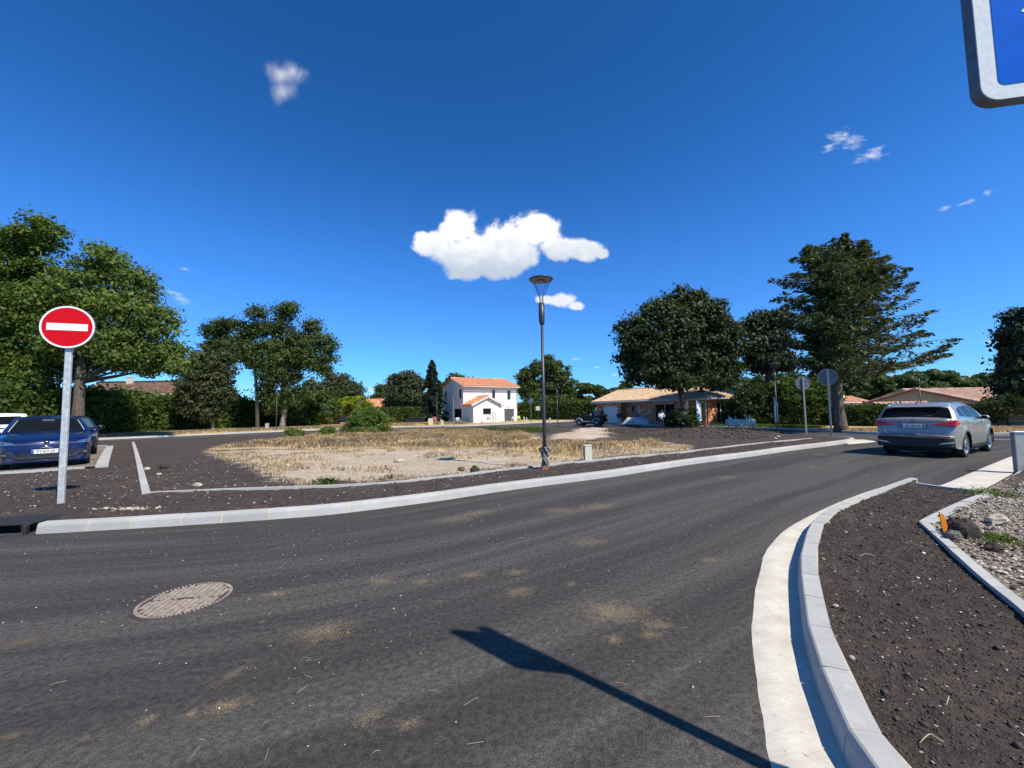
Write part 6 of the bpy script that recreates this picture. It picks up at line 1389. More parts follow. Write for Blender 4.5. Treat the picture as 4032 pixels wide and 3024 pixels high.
# storm drain
def storm_drain():
    r = thing('storm_drain', 'black iron storm drain inlet at the left end of the long kerb', 'storm drain', (-6.36, 5.40, 0), math.atan2(-.12, -1)+math.pi)
    iron = mat('cast_iron', (.022, .021, .021), .6, var=.25, vscale=25, bump=.3, bscale=60); L = .98
    m = MB(); m.bevbox(-L, 0, .03, .55, .112, .142, .01); m.obj('cover_slab', iron, r)
    m = MB(); m.bevbox(-.055, .0, -.02, .05, -.02, .125, .01); m.bevbox(-L, -L+.05, -.02, .05, -.02, .125, .01); m.obj('cheek', iron, r)
    m = MB(); m.box(-L+.05, -.055, .16, .5, -.02, .11); m.obj('throat_dark', mat('painted_dark', (.003, .003, .003), 1), r)  # solid black box, the darkness inside the inlet put into its colour
    m = MB(); m.box(-L, -.02, -.36, -.335, 0, .018); m.box(-L, -.02, -.03, .0, 0, .03); m.box(-L, -L+.03, -.335, -.03, 0, .018); m.box(-.05, -.02, -.335, -.03, 0, .018); m.obj('grate_frame', mat('worn_iron', (.10, .095, .09), .55, metal=.4), r)
    for i in range(8): b = MB(); x = -L+.10+i*.108; b.box(x, x+.028, -.333, -.032, .002, .016); b.obj('grate_bar', MATS['worn_iron'], r)
    m = MB(); m.box(-L+.03, -.05, -.333, -.032, .0005, .0015); m.obj('grate_pit_dark', MATS['painted_dark'], r)  # thin black sheet, the dark below the grate painted flat
storm_drain()
k2 = smooth_path([(-12, 4.72), (-7.36, 5.29)], .2); stone_run('kerb', 'kerb_stone', k2, [0, 1, 2, 3, 4, k2[1][-1]], KPROF)
# manhole
def manhole():
    c = Vector((-2.715, 3.45, .001)); r = thing('manhole_cover', 'round cast-iron manhole cover with a dusty ladder pattern in the asphalt', 'manhole cover', c, math.atan2(.45, .53)*0+R(8))
    dk = mat('dark_iron', (.050, .040, .035), .75, var=.3, vscale=30); pl = mat('dusty_iron', (.33, .27, .22), .85, var=.3, vscale=25); Rr = .325
    m = MB(); m.lathe([(.001, .002), (Rr, .002), (Rr+.004, -.002)], 48); m.obj('plate', dk, r)
    m = MB(); m.lathe([(Rr+.002, .0), (Rr+.004, .007), (Rr+.018, .007), (Rr+.022, 0)], 48); m.obj('frame_ring', dk, r)
    rb = MB(); p = .050
    for i in range(-6, 7):
        x = i*p; hh = math.sqrt(max(0, (Rr-.035)**2-x*x))
        if hh < .03: continue
        gap = abs(i) < 3
        for (a, b) in (((-hh, -.018), (.018, hh)) if (i+6) % 3 else ((-hh, hh),)): rb.box(x-.009, x+.009, a, b, .002, .0065)
        if i < 6:
            y = -hh+.01
            while y < hh-.01:
                x2 = x+p
                if math.hypot(x2-.01, y) < Rr-.035: rb.box(x+.012, x+p-.012, y, y+.009, .002, .006)
                y += .022
    for k in range(72):
        q = 6.283*k/72; M = Matrix.Rotation(q, 4, 'Z'); rb.box(Rr-.030, Rr-.006, -.007, .005, .002, .0065, M)
    rb.obj('raised_pattern', pl, r)['kind'] = 'stuff'
    k = MB(); k.box(-.06, .06, -.012, .012, .0066, .0085); k.obj('lifting_slot', dk, r); k = MB(); k.ell((.16, .03, .008), (.018, .014, .006), 8, 5); k.obj('key_hole_plug', pl, r)
    for sg in (-1, 1): k = MB(); k.bevbox(sg*(Rr+.022)-.0+(0 if sg > 0 else -.07), sg*(Rr+.022)+(.07 if sg > 0 else 0), -.012, .012, 0, .004, .001); k.obj('lug', dk, r)
manhole()
# off-camera nothing; back of the scene: objects by the houses
def bottle_row(par_loc, y): pass
def cloth_table():
    x0, x1, y = D(2868, 1660, 31.5).x, D(2962, 1660, 31.5).x, 31.5; W_ = x1-x0; gz = ztf(31.5)+.02; r = thing('table', 'folding table in the shade before the laurel bush, under a pale cloth', 'table', ((x0+x1)/2, y, gz), R(-8))
    m = MB(); m.box(-W_/2, W_/2, -.35, .35, .70, .74); m.obj('table_top', M_WHITE, r)
    for sx in (-1, 1):
        for sy in (-1, 1): l = MB(); l.tube([(sx*W_*.40, sy*.3, 0), (sx*W_*.42, sy*.3, .70)], .02, 6); l.obj('leg', M_ANTH, r)
    c = thing('tablecloth', 'pale blue-green cloth with a pink hem hanging over the folding table', 'tablecloth', ((x0+x1)/2, y, gz), R(-8)); n = 40; V = []; F = []; a, b = W_/2+.01, .36
    per = []
    for i in range(n):
        t = i/n*4; s = int(t); f = t-s; P = [(-a, -b), (a, -b), (a, b), (-a, b), (-a, -b)]; per.append((P[s][0]+(P[s+1][0]-P[s][0])*f, P[s][1]+(P[s+1][1]-P[s][1])*f))
    for k, z in enumerate((.748, .744, .60, .42, .30)):
        for i, (x, yy) in enumerate(per):
            l = math.hypot(x, yy); w_ = (k/4)*(.05+.045*math.sin(i*2.1)); sc = 1+w_/l; zz = z-(.10*max(0, k-2)/2)*(x/a*.5+.3) if k > 2 else z; V.append((x*sc, yy*sc, zz))
    F = [(k*n+i, k*n+(i+1) % n, (k+1)*n+(i+1) % n, (k+1)*n+i) for k in range(4) for i in range(n)]; F.append(tuple(range(n-1, -1, -1)))
    mt = bpy.data.materials.new('printed_cloth'); mt.use_nodes = True; nt = NT(mt.node_tree); p = mt.node_tree.nodes['Principled BSDF']; P = nt.new('ShaderNodeTexCoord').outputs['Object']; sp = nt.new('ShaderNodeSeparateXYZ'); nt.put(sp.inputs[0], P)
    nt.put(p.inputs['Base Color'], nt.mix(nt.sstep(sp.outputs[2], .40, .34), nt.mix(nt.sstep(nt.noise(P, 5, 4), .4, .65), (.40, .46, .40), (.66, .66, .60)), (.55, .36, .38))); me = mesh_np('cloth', V, F, mt, True); link('cloth', me, c)
    for i, (fx, hh, rad, lab, col) in enumerate(((-.70, .30, .045, 'white flask at the left end of the cloth-covered table', (.8, .8, .8)), (-.58, .12, .06, 'low white bowl beside the white flask on the cloth-covered table', (.8, .8, .82)), (-.30, .30, .04, 'cream bottle on the left half of the cloth-covered table', (.62, .58, .44)), (.38, .16, .045, 'short white cup on the right half of the cloth-covered table', (.75, .75, .8)), (.56, .30, .05, 'tall pale bottle on the right half of the cloth-covered table', (.55, .66, .68)), (.72, .18, .04, 'short pink cup at the right end of the cloth-covered table', (.7, .5, .52)))):
        M = Matrix.Rotation(R(-8), 3, 'Z'); q = M @ Vector((fx*W_*.62, -.05, 0)); m = MB()
        if hh > .25: m.lathe([(.001, 0), (rad, 0), (rad, hh*.6), (rad*.35, hh*.78), (rad*.35, hh), (.001, hh)], 12)
        else: m.lathe([(.001, 0), (rad*.8, 0), (rad, hh), (rad*.9, hh), (rad*.7, .02), (.001, .02)], 12)
        o = m.obj('bottle' if hh > .25 else 'cup', mat('vessel_%d' % i, col, .35)); o.location = ((x0+x1)/2+q.x, y+q.y, gz+.749); setp(o, lab, 'bottle' if hh > .25 else 'cup')
cloth_table()
def feather_flag(label, x, y, z0, H_, w_, rz, col, base=0):
    r = thing('feather_flag', label, 'flag', (x, y, base), rz); m = MB(); m.tube([(0, 0, 0), (0, 0, z0+H_*.6), (.05, 0, z0+H_)], [.014, .010, .005], 6); m.obj('pole', M_ZINC, r)
    V = []; n = 16
    for i in range(n+1):
        t = i/n; ww = w_*(math.sin(min(1, (1-t)*3.2)*math.pi/2))*(1 if t > .08 else .8)
        for k in range(4): q = k/3; V.append((.01+ww*q, .03*math.sin(q*5+t*7), z0+H_*t-.05*q*(1-t)))
    F = [(i*4+k, i*4+k+1, (i+1)*4+k+1, (i+1)*4+k) for i in range(n) for k in range(3)]; me = mesh_np('sail', V, F, col, True); link('sail', me, r)
def flagmat():
    m = bpy.data.materials.new('flag_cloth'); m.use_nodes = True; nt = NT(m.node_tree); p = m.node_tree.nodes['Principled BSDF']; P = nt.new('ShaderNodeTexCoord').outputs['Object']
    nt.put(p.inputs['Base Color'], nt.mix(nt.sstep(nt.noise(P, 3.2, 3), .47, .55), (.78, .82, .88), (.14, .38, .62))); p.inputs['Roughness'].default_value = .7
    return m
MF = flagmat()
feather_flag('white and blue feather flag in front of the brick wall, right of the big oak', D(2742, 1600, 35.2).x, 35.2, .30, 2.05, .40, 0, MF, -.15)
feather_flag('narrow white feather flag behind the right-hand lamp post', D(3048, 1600, 26).x, 26, .55, 1.6, .22, 0, mat('white_flag', (.72, .74, .80), .7), -.1)
def tarp_pile():
    c = D(2508, 1676, 42.5); r = thing('tarpaulin', 'crumpled grey-white tarpaulin thrown over building materials before the brick bungalow', 'tarpaulin', (c.x, 42.5, -.14), R(-35)); nx_, ny2 = 46, 18; V = []
    for j in range(ny2+1):
        for i in range(nx_+1):
            x = (i/nx_-.5)*3.1; y = (j/ny2-.5)*1.5; e = max(0, 1-(abs(x)/1.55)**5)*max(0, 1-(abs(y)/.75)**4); V.append((x, y, .01+e*(.42+.55*float(fbm(x+5, y+3, 2.2, 4, 6)))*(1 if x > -.9 else max(.15, 1+(x+.9)*1.1))))
    F = [(j*(nx_+1)+i, j*(nx_+1)+i+1, (j+1)*(nx_+1)+i+1, (j+1)*(nx_+1)+i) for j in range(ny2) for i in range(nx_)]; link('sheet', mesh_np('sheet', V, F, mat('tarp_plastic', (.62, .59, .54), .45, var=.2, vscale=2)), r)
    for k, (dx, hh, lab) in enumerate(((-.55, 1.02, 'pallet of grey blocks behind the tarpaulin, left one'), (.35, 1.08, 'pallet of grey blocks behind the tarpaulin, middle one'), (1.25, 1.12, 'tall grey-brown wrapped pallet at the right end of the tarpaulin'))):
        q = Matrix.Rotation(R(-35), 3, 'Z') @ Vector((dx, 1.25 if k < 2 else .6, 0)); p = thing('pallet_load', lab, 'pallet', (c.x+q.x, 42.5+q.y, -.14), R(-35)); m = MB(); m.box(-.42, .42, -.4, .4, 0, .12); m.obj('pallet', mat('pallet_wood', (.22, .15, .09), .9), p); bm = MB()
        for a in range(4):
            for b in range(3): bm.bevbox(-.4+a*.2+.005, -.2+a*.2-.005, -.38, .38, .125+b*(hh-.13)/3, .12+(b+1)*(hh-.13)/3, .008)
        bm.obj('blocks', mat('grey_blocks', (.27, .26, .24), .9, var=.2, vscale=2), p)['kind'] = 'stuff'
tarp_pile()
def yard():
    def atp(u, y): return Vector(((u-2016)/1600*y, y, -.15))
    # garden table and chairs
    w_ = M_WHITE
    c = atp(1795, 55.5); r = thing('garden_table', 'white garden table on the shaded side of the white house', 'table', c); m = MB(); m.lathe([(.001, .70), (.5, .70), (.5, .73), (.001, .73)], 20); m.obj('table_top', w_, r)
    for q in range(4): l = MB(); l.tube([(math.cos(q*1.57+.7)*.36, math.sin(q*1.57+.7)*.36, 0), (math.cos(q*1.57+.7)*.3, math.sin(q*1.57+.7)*.3, .70)], .03, 6); l.obj('leg', w_, r)
    def chair(lab, loc, rz, mt, n='garden_chair'):
        r = thing(n, lab, 'chair', loc, rz); m = MB(); m.bevbox(-.22, .22, -.22, .22, .42, .46, .01); m.obj('seat', mt, r); b = MB(); b.bevbox(-.22, .22, .20, .24, .46, .88, .01, Matrix.Rotation(R(-8), 4, 'X')); b.obj('backrest', mt, r)
        for sx in (-1, 1):
            for sy in (-1, 1): l = MB(); l.tube([(sx*.22, sy*.22, 0), (sx*.19, sy*.18, .42)], .018, 5); l.obj('leg', mt, r)
            a = MB(); a.box(sx*.22-.02, sx*.22+.02, -.2, .2, .62, .65); a.obj('armrest', mt, r)
    chair('white garden chair tucked behind the garden table', atp(1799, 56.4), 0, w_); chair('pale grey garden chair right of the garden table', atp(1808, 55.2), R(80), mat('pale_grey_plastic', (.45, .45, .44), .6)); chair('dark garden chair left of the garden table', atp(1773, 55.8), R(-80), mat('dark_chair', (.10, .10, .10), .6))
    chair('grey metal chair under the annexe window of the white house', atp(1922, 57.5), R(20), M_ZINC); chair('white rounded chair at the garage door of the white house', atp(2018, 60), R(-20), w_); chair('low yellow chair right of the white house', atp(2041, 60.5), R(10), mat('yellow_plastic', (.55, .60, .12), .6))
    for u, lab in ((1933.5, 'left one of two tall slim plant trellises against the annexe'), (1945.5, 'right one of two tall slim plant trellises against the annexe')):
        p = atp(u, 58.0); r = thing('trellis', lab, 'trellis', p, R(25)); m = MB(); m.box(-.17, -.13, 0, .03, 0, 1.55); m.box(.13, .17, 0, .03, 0, 1.55)
        for k in range(5): m.box(-.13, .13, 0, .03, .2+k*.3, .23+k*.3)
        m.obj('frame', M_ANTH, r)
    p = atp(1895.5, 57); r = thing('bucket', 'grey bucket before the annexe of the white house', 'bucket', p); m = MB(); m.lathe([(.001, 0), (.11, 0), (.14, .34), (.13, .34), (.10, .02), (.001, .02)], 14); m.obj('pail', M_ZINC, r)
    # basketball hoop
    p = atp(2116, 64); r = thing('basketball_hoop', 'basketball hoop with a white backboard before the laurel hedge', 'basketball hoop', p, R(-10)); m = MB(); m.tube([(0, 0, 0), (0, 0, 2.1)], .04, 8); m.obj('pole', M_ANTH, r); m = MB(); m.box(-.32, .32, -.06, -.03, 1.62, 2.26); b = m.obj('backboard', w_, r)
    for (a, b_, c_, d_) in ((-.28, .28, 2.20, 2.22), (-.28, .28, 1.66, 1.68), (-.28, -.26, 1.68, 2.20), (.26, .28, 1.68, 2.20), (-.1, .1, 1.95, 1.97), (-.1, -.08, 1.8, 1.95), (.08, .1, 1.8, 1.95)): q = MB(); q.box(a, b_, -.064, -.06, c_, d_); q.obj('red_line', mat('dull_red', (.5, .06, .04), .6), b)
    m = MB(); m.lathe([(.19, 1.74), (.2, 1.75), (.19, 1.76)], 16, c=(0, -.26, 0)); m.obj('rim', MATS['dull_red'], r)
    # swing frame
    p = D(1293, 1672, 58); r = thing('swing_frame', 'wooden A-frame swing with white top joints before the leafy shrub', 'swing', (p.x, 58, -.15), R(12)); wd = mat('red_brown_wood', (.20, .085, .05), .8)
    for x in (-.05, 2.3) if False else (-.75, .75):
        for s in (-1, 1): l = MB(); l.tube([(x+s*.55, s*.1, 0), (x, 0, 1.95)], .06, 6); l.obj('leg', wd, r)
        j = MB(); j.cbox((x, 0, 1.90), (.26, .14, .30)); j.obj('joint', w_, r)
    m = MB(); m.tube([(-.9, 0, 1.97), (.9, 0, 1.97)], .05, 6); m.tube([(-1.2, .1, .55), (.75, .1, .6)], .05, 6); m.obj('beam', wd, r); m = MB(); m.tube([(-.1, 0, 1.95), (-.1, 0, .5)], .012, 4); m.tube([(.25, 0, 1.95), (.25, 0, .5)], .012, 4); m.box(-.14, .29, -.1, .1, .46, .5); m.obj('swing_seat', w_, r)
    # black sofa
    a = D(1597, 1662, 60).x; b = D(1667, 1662, 60).x; r = thing('garden_sofa', 'long black covered garden sofa before the clipped hedge', 'sofa', ((a+b)/2, 60, -.15)); bl = mat('black_cover', (.012, .013, .015), .6); L = b-a
    m = MB(); m.bevbox(-L/2, L/2, -.45, .45, .0, .55, .06); m.obj('seat', bl, r); m = MB(); m.bevbox(-L/2+.1, L/2-.1, .25, .47, .55, .92, .05); m.obj('backrest', bl, r)
    for s in (-1, 1): m = MB(); m.bevbox(s*L/2-.12, s*L/2+.12, -.47, .4, .0, .74, .05); m.obj('armrest', bl, r)
    p = atp(1710, 55.5); r = thing('toy_slide', 'small pink toy slide between the cream cabinet and the lamp by the white house', 'toy slide', p); m = MB(); m.add([(-.2, 0, 1.0), (.1, 0, 1.0), (.45, 0, .05), (.2, 0, .05), (-.2, .35, 1.0), (.1, .35, 1.0), (.45, .35, .05), (.2, .35, .05)], [(0, 3, 2, 1), (4, 5, 6, 7), (0, 1, 5, 4), (1, 2, 6, 5), (3, 0, 4, 7)]); m.obj('slide', mat('pink_plastic', (.62, .16, .20), .5), r); m = MB(); m.box(-.25, -.2, 0, .35, 0, 1.0); m.obj('ladder', MATS['pink_plastic'], r)
yard()
# ------------------------------------------------------------------ vehicles
def paintmat(name, c, metal=.35, rough=.28):
    m = bpy.data.materials.new(name); m.use_nodes = True; nt = NT(m.node_tree); p = m.node_tree.nodes['Principled BSDF']
    P = nt.new('ShaderNodeTexCoord').outputs['Object']; n = nt.noise(P, 1.6, 5, .7); fl = nt.vor(P, 900)
    sp = nt.new('ShaderNodeSeparateXYZ'); nt.put(sp.inputs[0], P)
    dirt = nt.math('MULTIPLY', nt.sstep(sp.outputs[2], .75, .2), nt.sstep(n, .35, .7))
    b = nt.mix(nt.sstep(fl, .1, .6, .15, 0), c, tuple(min(1, x*1.6+.02) for x in c)); b = nt.mix(nt.math('MULTIPLY', dirt, .45), b, (.16, .13, .10))
    nt.put(p.inputs['Base Color'], b); p.inputs['Metallic'].default_value = metal; nt.put(p.inputs['Roughness'], nt.math('ADD', nt.math('MULTIPLY', n, .12), rough-.06))
    p.inputs['Coat Weight'].default_value = .7; p.inputs['Coat Roughness'].default_value = .05; return m
M_TYRE = mat('tyre_rubber', (.022, .022, .022), .85, var=.3, vscale=12, bump=.3, bscale=40); M_RIM = mat('alloy_rim', (.52, .53, .55), .28, metal=.85, var=.1, vscale=8)
M_BLK = mat('black_trim', (.016, .016, .017), .6, var=.2, vscale=10); M_CGL = mat('car_glass', (.008, .010, .012), .05, spec=.5); M_CHR = mat('chrome', (.75, .76, .78), .12, metal=1)
M_UNDER = mat('underbody', (.008, .008, .008), .9); M_RED = mat('tail_lens', (.52, .008, .012), .15, spec=.8, coat=.6); M_HEAD = mat('headlight_lens', (.20, .21, .22), .08, metal=.5, spec=.9, coat=1); M_PLATE = mat('plate_white', (.74, .74, .72), .45); M_PBLUE = mat('plate_blue', (.02, .09, .42), .45); M_PTXT = mat('plate_letters', (.012, .012, .014), .5)
M_CGL.node_tree.nodes['Principled BSDF'].inputs['IOR'].default_value = 1.13
def text_mesh(s, size, mt, name, parent, M, squeeze=1.0):
    c = bpy.data.curves.new('t', 'FONT'); c.body = s; c.size = size; c.align_x = 'CENTER'; c.align_y = 'CENTER'; c.offset = size*.012; o = bpy.data.objects.new('t', c); COL.objects.link(o)
    bpy.context.view_layer.update(); me = bpy.data.meshes.new_from_object(o.evaluated_get(bpy.context.evaluated_depsgraph_get())); bpy.data.objects.remove(o)
    me.name = name; me.transform(Matrix.Diagonal((squeeze, 1, 1, 1))); me.transform(M); me.materials.clear(); return link(name, me, parent, mt)
class Car:
    def __init__(s, name, label, loc, heading, L, W, top, belt, roofw, wheels, wr, ww=.215, zb=.24, crown=.05, bow=(.16, .10), paint=None, arch=.05, cat='car', scale=1.0, group=None, taper=(.12, .08), spokes=5, clad=False, endz=(.28, .30)):
        s.L, s.W, s.belt, s.roofw, s.wh, s.wr, s.zb, s.crown, s.bow, s.taper = L, W/2, belt, roofw/2, wheels, wr, zb, crown, bow, taper
        X = np.linspace(0, L, 240); s.tx, s.tz = zip(*top); s.ar = wr+arch; s.paint = paint; s.endz = endz
        s.r = thing(name, label, cat, loc, math.atan2(heading[1], heading[0])+math.pi, group); s.r.scale = (scale,)*3
        s.off = Matrix.Translation((-L/2, 0, 0))      # x runs from the nose (0) to the tail (L); the nose points along the heading
        st = set(np.linspace(0, L, 60).tolist()); st |= {t for t in s.tx}
        for e in (0, L):
            for d in (.01, .03, .06, .1, .15, .22): st.add(abs(e-d))
        for xw in wheels:
            for q in np.linspace(0, math.pi, 17): st.add(xw+math.cos(q)*s.ar)
        S = sorted(st); S = [x for i, x in enumerate(S) if i == 0 or x-S[i-1] > .004]
        NS, NC = 13, 5; V = []; 
        for x in S:
            zt_ = s.ztop(x); zbo = s.zbot(x); ze = zt_-s.crown*.9; b = min(s.bz(x), ze-.02); row = []
            for i in range(9): z = zbo+(b-zbo)*i/8; row.append((x, s.Y(x, z), z))
            for i in range(1, 5): z = b+(ze-b)*i/4; row.append((x, s.Y(x, z), z))
            ye = row[-1][1]
            for i in range(1, NC+1): y = ye*(1-i/NC); row.append((x, y, ze+s.crown*.9*(1-(y/ye)**2) if ye > 0 else zt_))
            V += [s.warp(p) for p in row]; k = len(row)
        n = len(S); F = [(i*k+j, (i+1)*k+j, (i+1)*k+j+1, i*k+j+1) for i in range(n-1) for j in range(k-1)]
        nv = len(V); V2 = [(x, -y, z) for x, y, z in V]; F2 = [(a+nv, d+nv, c+nv, b_+nv) for a, b_, c, d in F]
        m = MB(); m.add(V+V2, F+F2, True)
        for e, x in ((0, 0.0), (1, L)):
            b0 = (0 if e == 0 else (n-1)*k); rows = []
            for j in range(13):
                p = s.row0(x, j, V, b0); rows.append([s.warp((x, p*(1-q/4), V[b0+j][2]), raw=True) for q in range(9)])
            rows.append([s.warp((x, V[b0+12][1]*(1-q/4), V[b0+12][2]+s.crown*.9*(1-(1-q/4)**2)), raw=True) for q in range(9)])
            vs = [v for r_ in rows for v in r_]; fs = [(a*9+b_, a*9+b_+1, (a+1)*9+b_+1, (a+1)*9+b_) for a in range(13) for b_ in range(8)]
            m.add(vs, [f if e == 0 else f[::-1] for f in fs], True)
        m.v = [tuple(s.off @ Vector(v)) for v in m.v]; s.body = m.obj('body', paint, s.r)
        md = s.body.modifiers.new('w', 'WELD'); md.merge_threshold = .002
        u = MB(); u.box(.12, L-.12, -s.W+.26, s.W-.26, .17, .62); u.box(wheels[0]+s.ar+.02, wheels[1]-s.ar-.02, -s.W+.06, s.W-.06, .19, .5); u.v = [tuple(s.off @ Vector(v)) for v in u.v]; u.obj('underbody', M_UNDER, s.r)
        s.make_wheels(ww, spokes)
    def row0(s, x, j, V, b0): return V[b0+j][1]
    def ztop(s, x): return float(np.interp(x, s.tx, s.tz))
    def bz(s, x): return s.belt[0]+(s.belt[1]-s.belt[0])*x/s.L
    def zbot(s, x):
        z = s.zb; e = .35
        if x < e: z = s.endz[0]+(z-s.endz[0])*(x/e)
        if x > s.L-e: z = s.endz[1]+(z-s.endz[1])*((s.L-x)/e)
        for xw in s.wh:
            if abs(x-xw) < s.ar: z = max(z, s.wr+math.sqrt(max(0, s.ar**2-(x-xw)**2)))
        return z
    def Y(s, x, z):
        f = max(0, 1-x/.9)**2.2; g = max(0, 1-(s.L-x)/.7)**2.2; w_ = s.W*(1-s.taper[0]*f-s.taper[1]*g); b = s.bz(x)
        if z <= b:
            t = (z-s.zb)/max(.1, b-s.zb); y = w_*(1-.035*(1-min(1, t*2.2))**2-.018*max(0, t-.8)/.2)
            y -= .012*math.exp(-((t-.80)/.05)**2)+.010*math.exp(-((t-.30)/.06)**2)
            for xw in s.wh:
                d = math.hypot(x-xw, z-s.wr); 
                if d < s.ar+.16: y += .016*max(0, 1-abs(d-s.ar-.03)/.13)
            return y
        H = max(s.tz); t = (z-b)/max(.05, H-b); wr_ = s.roofw*(1-.10*g-.06*max(0, 1-x/2.0)); return w_*.982*(1-t)+wr_*t-.02*math.sin(min(1, t)*math.pi)*-1
    def warp(s, p, raw=False):
        x, y, z = p; q = (abs(y)/s.W)**2; x = x+s.bow[0]*q*math.exp(-x/.35)-s.bow[1]*q*math.exp(-(s.L-x)/.35); return (x, y, z)
    def place(s, p): return s.off @ Vector(p)
    # patches ------------------------------------------------------
    def side(s, name, poly, mt, off=.005, parent=None, both=True, z_ok=True):
        pts = []; n = len(poly)
        for i in range(n):
            a, b = poly[i], poly[(i+1) % n]
            for k in range(6): t = k/6; pts.append((a[0]+(b[0]-a[0])*t, a[1]+(b[1]-a[1])*t))
        out = []
        for sg in ((1, -1) if both else (-1,)):
            m = MB(); v = [s.place(s.warp((x, sg*(s.Y(x, z)+off), z))) for x, z in pts]; c = sum(v, Vector())/len(v); cx = sum(p[0] for p in pts)/len(pts); cz = sum(p[1] for p in pts)/len(pts)
            c = s.place(s.warp((cx, sg*(s.Y(cx, cz)+off), cz))); N = len(v); m.add([c]+v, [(0, 1+i, 1+(i+1) % N) if sg > 0 else (0, 1+(i+1) % N, 1+i) for i in range(N)], True); out.append(m.obj(name, mt, parent or s.r))
        return out
    def top_pt(s, x, sf, off):
        def S(x_, f): ye = s.Y(x_, s.ztop(x_)-s.crown*.9); y = ye*f; return Vector(s.warp((x_, y, s.ztop(x_)-s.crown*.9*(f*f))))
        p = S(x, sf); a = S(x+.01, sf)-S(x-.01, sf); b = S(x, min(1, sf+.02))-S(x, sf-.02); n = a.cross(b).normalized()
        if n.z < 0: n = -n
        return s.place(p+n*off)
    def top(s, name, x0, x1, f0, f1, mt, off=.005, nx=10, ny=12, parent=None):
        """patch on the upper surface from x0 to x1; f0/f1 = half-width fractions at each end, or (lo,hi) pairs"""
        lo0, hi0 = f0 if isinstance(f0, tuple) else (-f0, f0); lo1, hi1 = f1 if isinstance(f1, tuple) else (-f1, f1)
        V = []; 
        for i in range(nx+1):
            t = i/nx; x = x0+(x1-x0)*t; lo = lo0+(lo1-lo0)*t; hi = hi0+(hi1-hi0)*t
            for j in range(ny+1): V.append(s.top_pt(x, lo+(hi-lo)*j/ny, off))
        m = MB(); m.add(V, [(i*(ny+1)+j, i*(ny+1)+j+1, (i+1)*(ny+1)+j+1, (i+1)*(ny+1)+j) for i in range(nx) for j in range(ny)], True); return m.obj(name, mt, parent or s.r)
    def end_x(s, y, z, rear):
        xs = np.linspace(0, .9, 181); xx = s.L-xs if rear else xs; zz = np.array([s.ztop(x) for x in xx]); c = s.crown*.9*min(1, (abs(y)/s.W))**2; zz = np.maximum.accumulate(zz)
        d = float(np.interp(z+c, zz, xs)) if z+c > zz[0] else 0.; return s.L-d if rear else d
    def end(s, name, poly, mt, rear, off=.006, parent=None, depth=0., sub=8, edge=None):
        """patch on nose or tail; poly = four (y,z) corners"""
        a, b, c, d = [np.array(p, float) for p in poly]; V = []; n = sub
        for i in range(n+1):
            for j in range(n+1):
                u, v = i/n, j/n; p = (a*(1-u)+b*u)*(1-v)+(d*(1-u)+c*u)*v; x = s.end_x(p[0], p[1], rear); q = s.warp((x, p[0], p[1])); V.append(s.place((q[0]+(off if rear else -off), q[1], q[2])))
        m = MB(); F = [(i*(n+1)+j, i*(n+1)+j+1, (i+1)*(n+1)+j+1, (i+1)*(n+1)+j) for i in range(n) for j in range(n)]
        if depth:
            K = len(V); V += [v+Vector((-depth if rear else depth, 0, 0)) for v in V]; ring = [i*(n+1) for i in range(n+1)]+[n*(n+1)+j for j in range(1, n+1)]+[i*(n+1)+n for i in range(n-1, -1, -1)]+[j for j in range(n-1, 0, -1)]
            F += [(ring[i], ring[(i+1) % len(ring)], ring[(i+1) % len(ring)]+K, ring[i]+K) for i in range(len(ring))]
        m.add(V, F, True); return m.obj(name, mt, parent or s.r)
    def plate(s, z, rear, txt, y=0, w_=.52, h=.11):
        o = .022; x = s.end_x(y, z-h/2 if not rear else z+h/2, rear); x = x+(.02 if rear else -.02) if True else x
        xs = [s.end_x(y, zz, rear) for zz in (z-h/2, z+h/2)]; x = (max(xs)+.012) if rear else (min(xs)-.012); sg = 1 if rear else -1
        m = MB(); P = s.place((x, y, z)); m.bevbox(-.006, .006, -w_/2, w_/2, -h/2, h/2, .003, Matrix.Translation(P)); p = m.obj('licence_plate', M_PLATE, s.r)
        for k in (-1, 1): b = MB(); b.box(.0061*sg-.0004, .0061*sg+.0004, k*(w_/2-.022)-.021, k*(w_/2-.022)+.021, -h/2+.003, h/2-.003, Matrix.Translation(P)); b.obj('blue_band', M_PBLUE, p)
        M = Matrix.Translation(P+Vector((sg*.0072, 0, 0))) @ Matrix.Rotation(math.pi/2*sg, 4, 'Z') @ Matrix.Rotation(math.pi/2, 4, 'X'); text_mesh(txt, .098, M_PTXT, 'plate_text', p, M, .80)
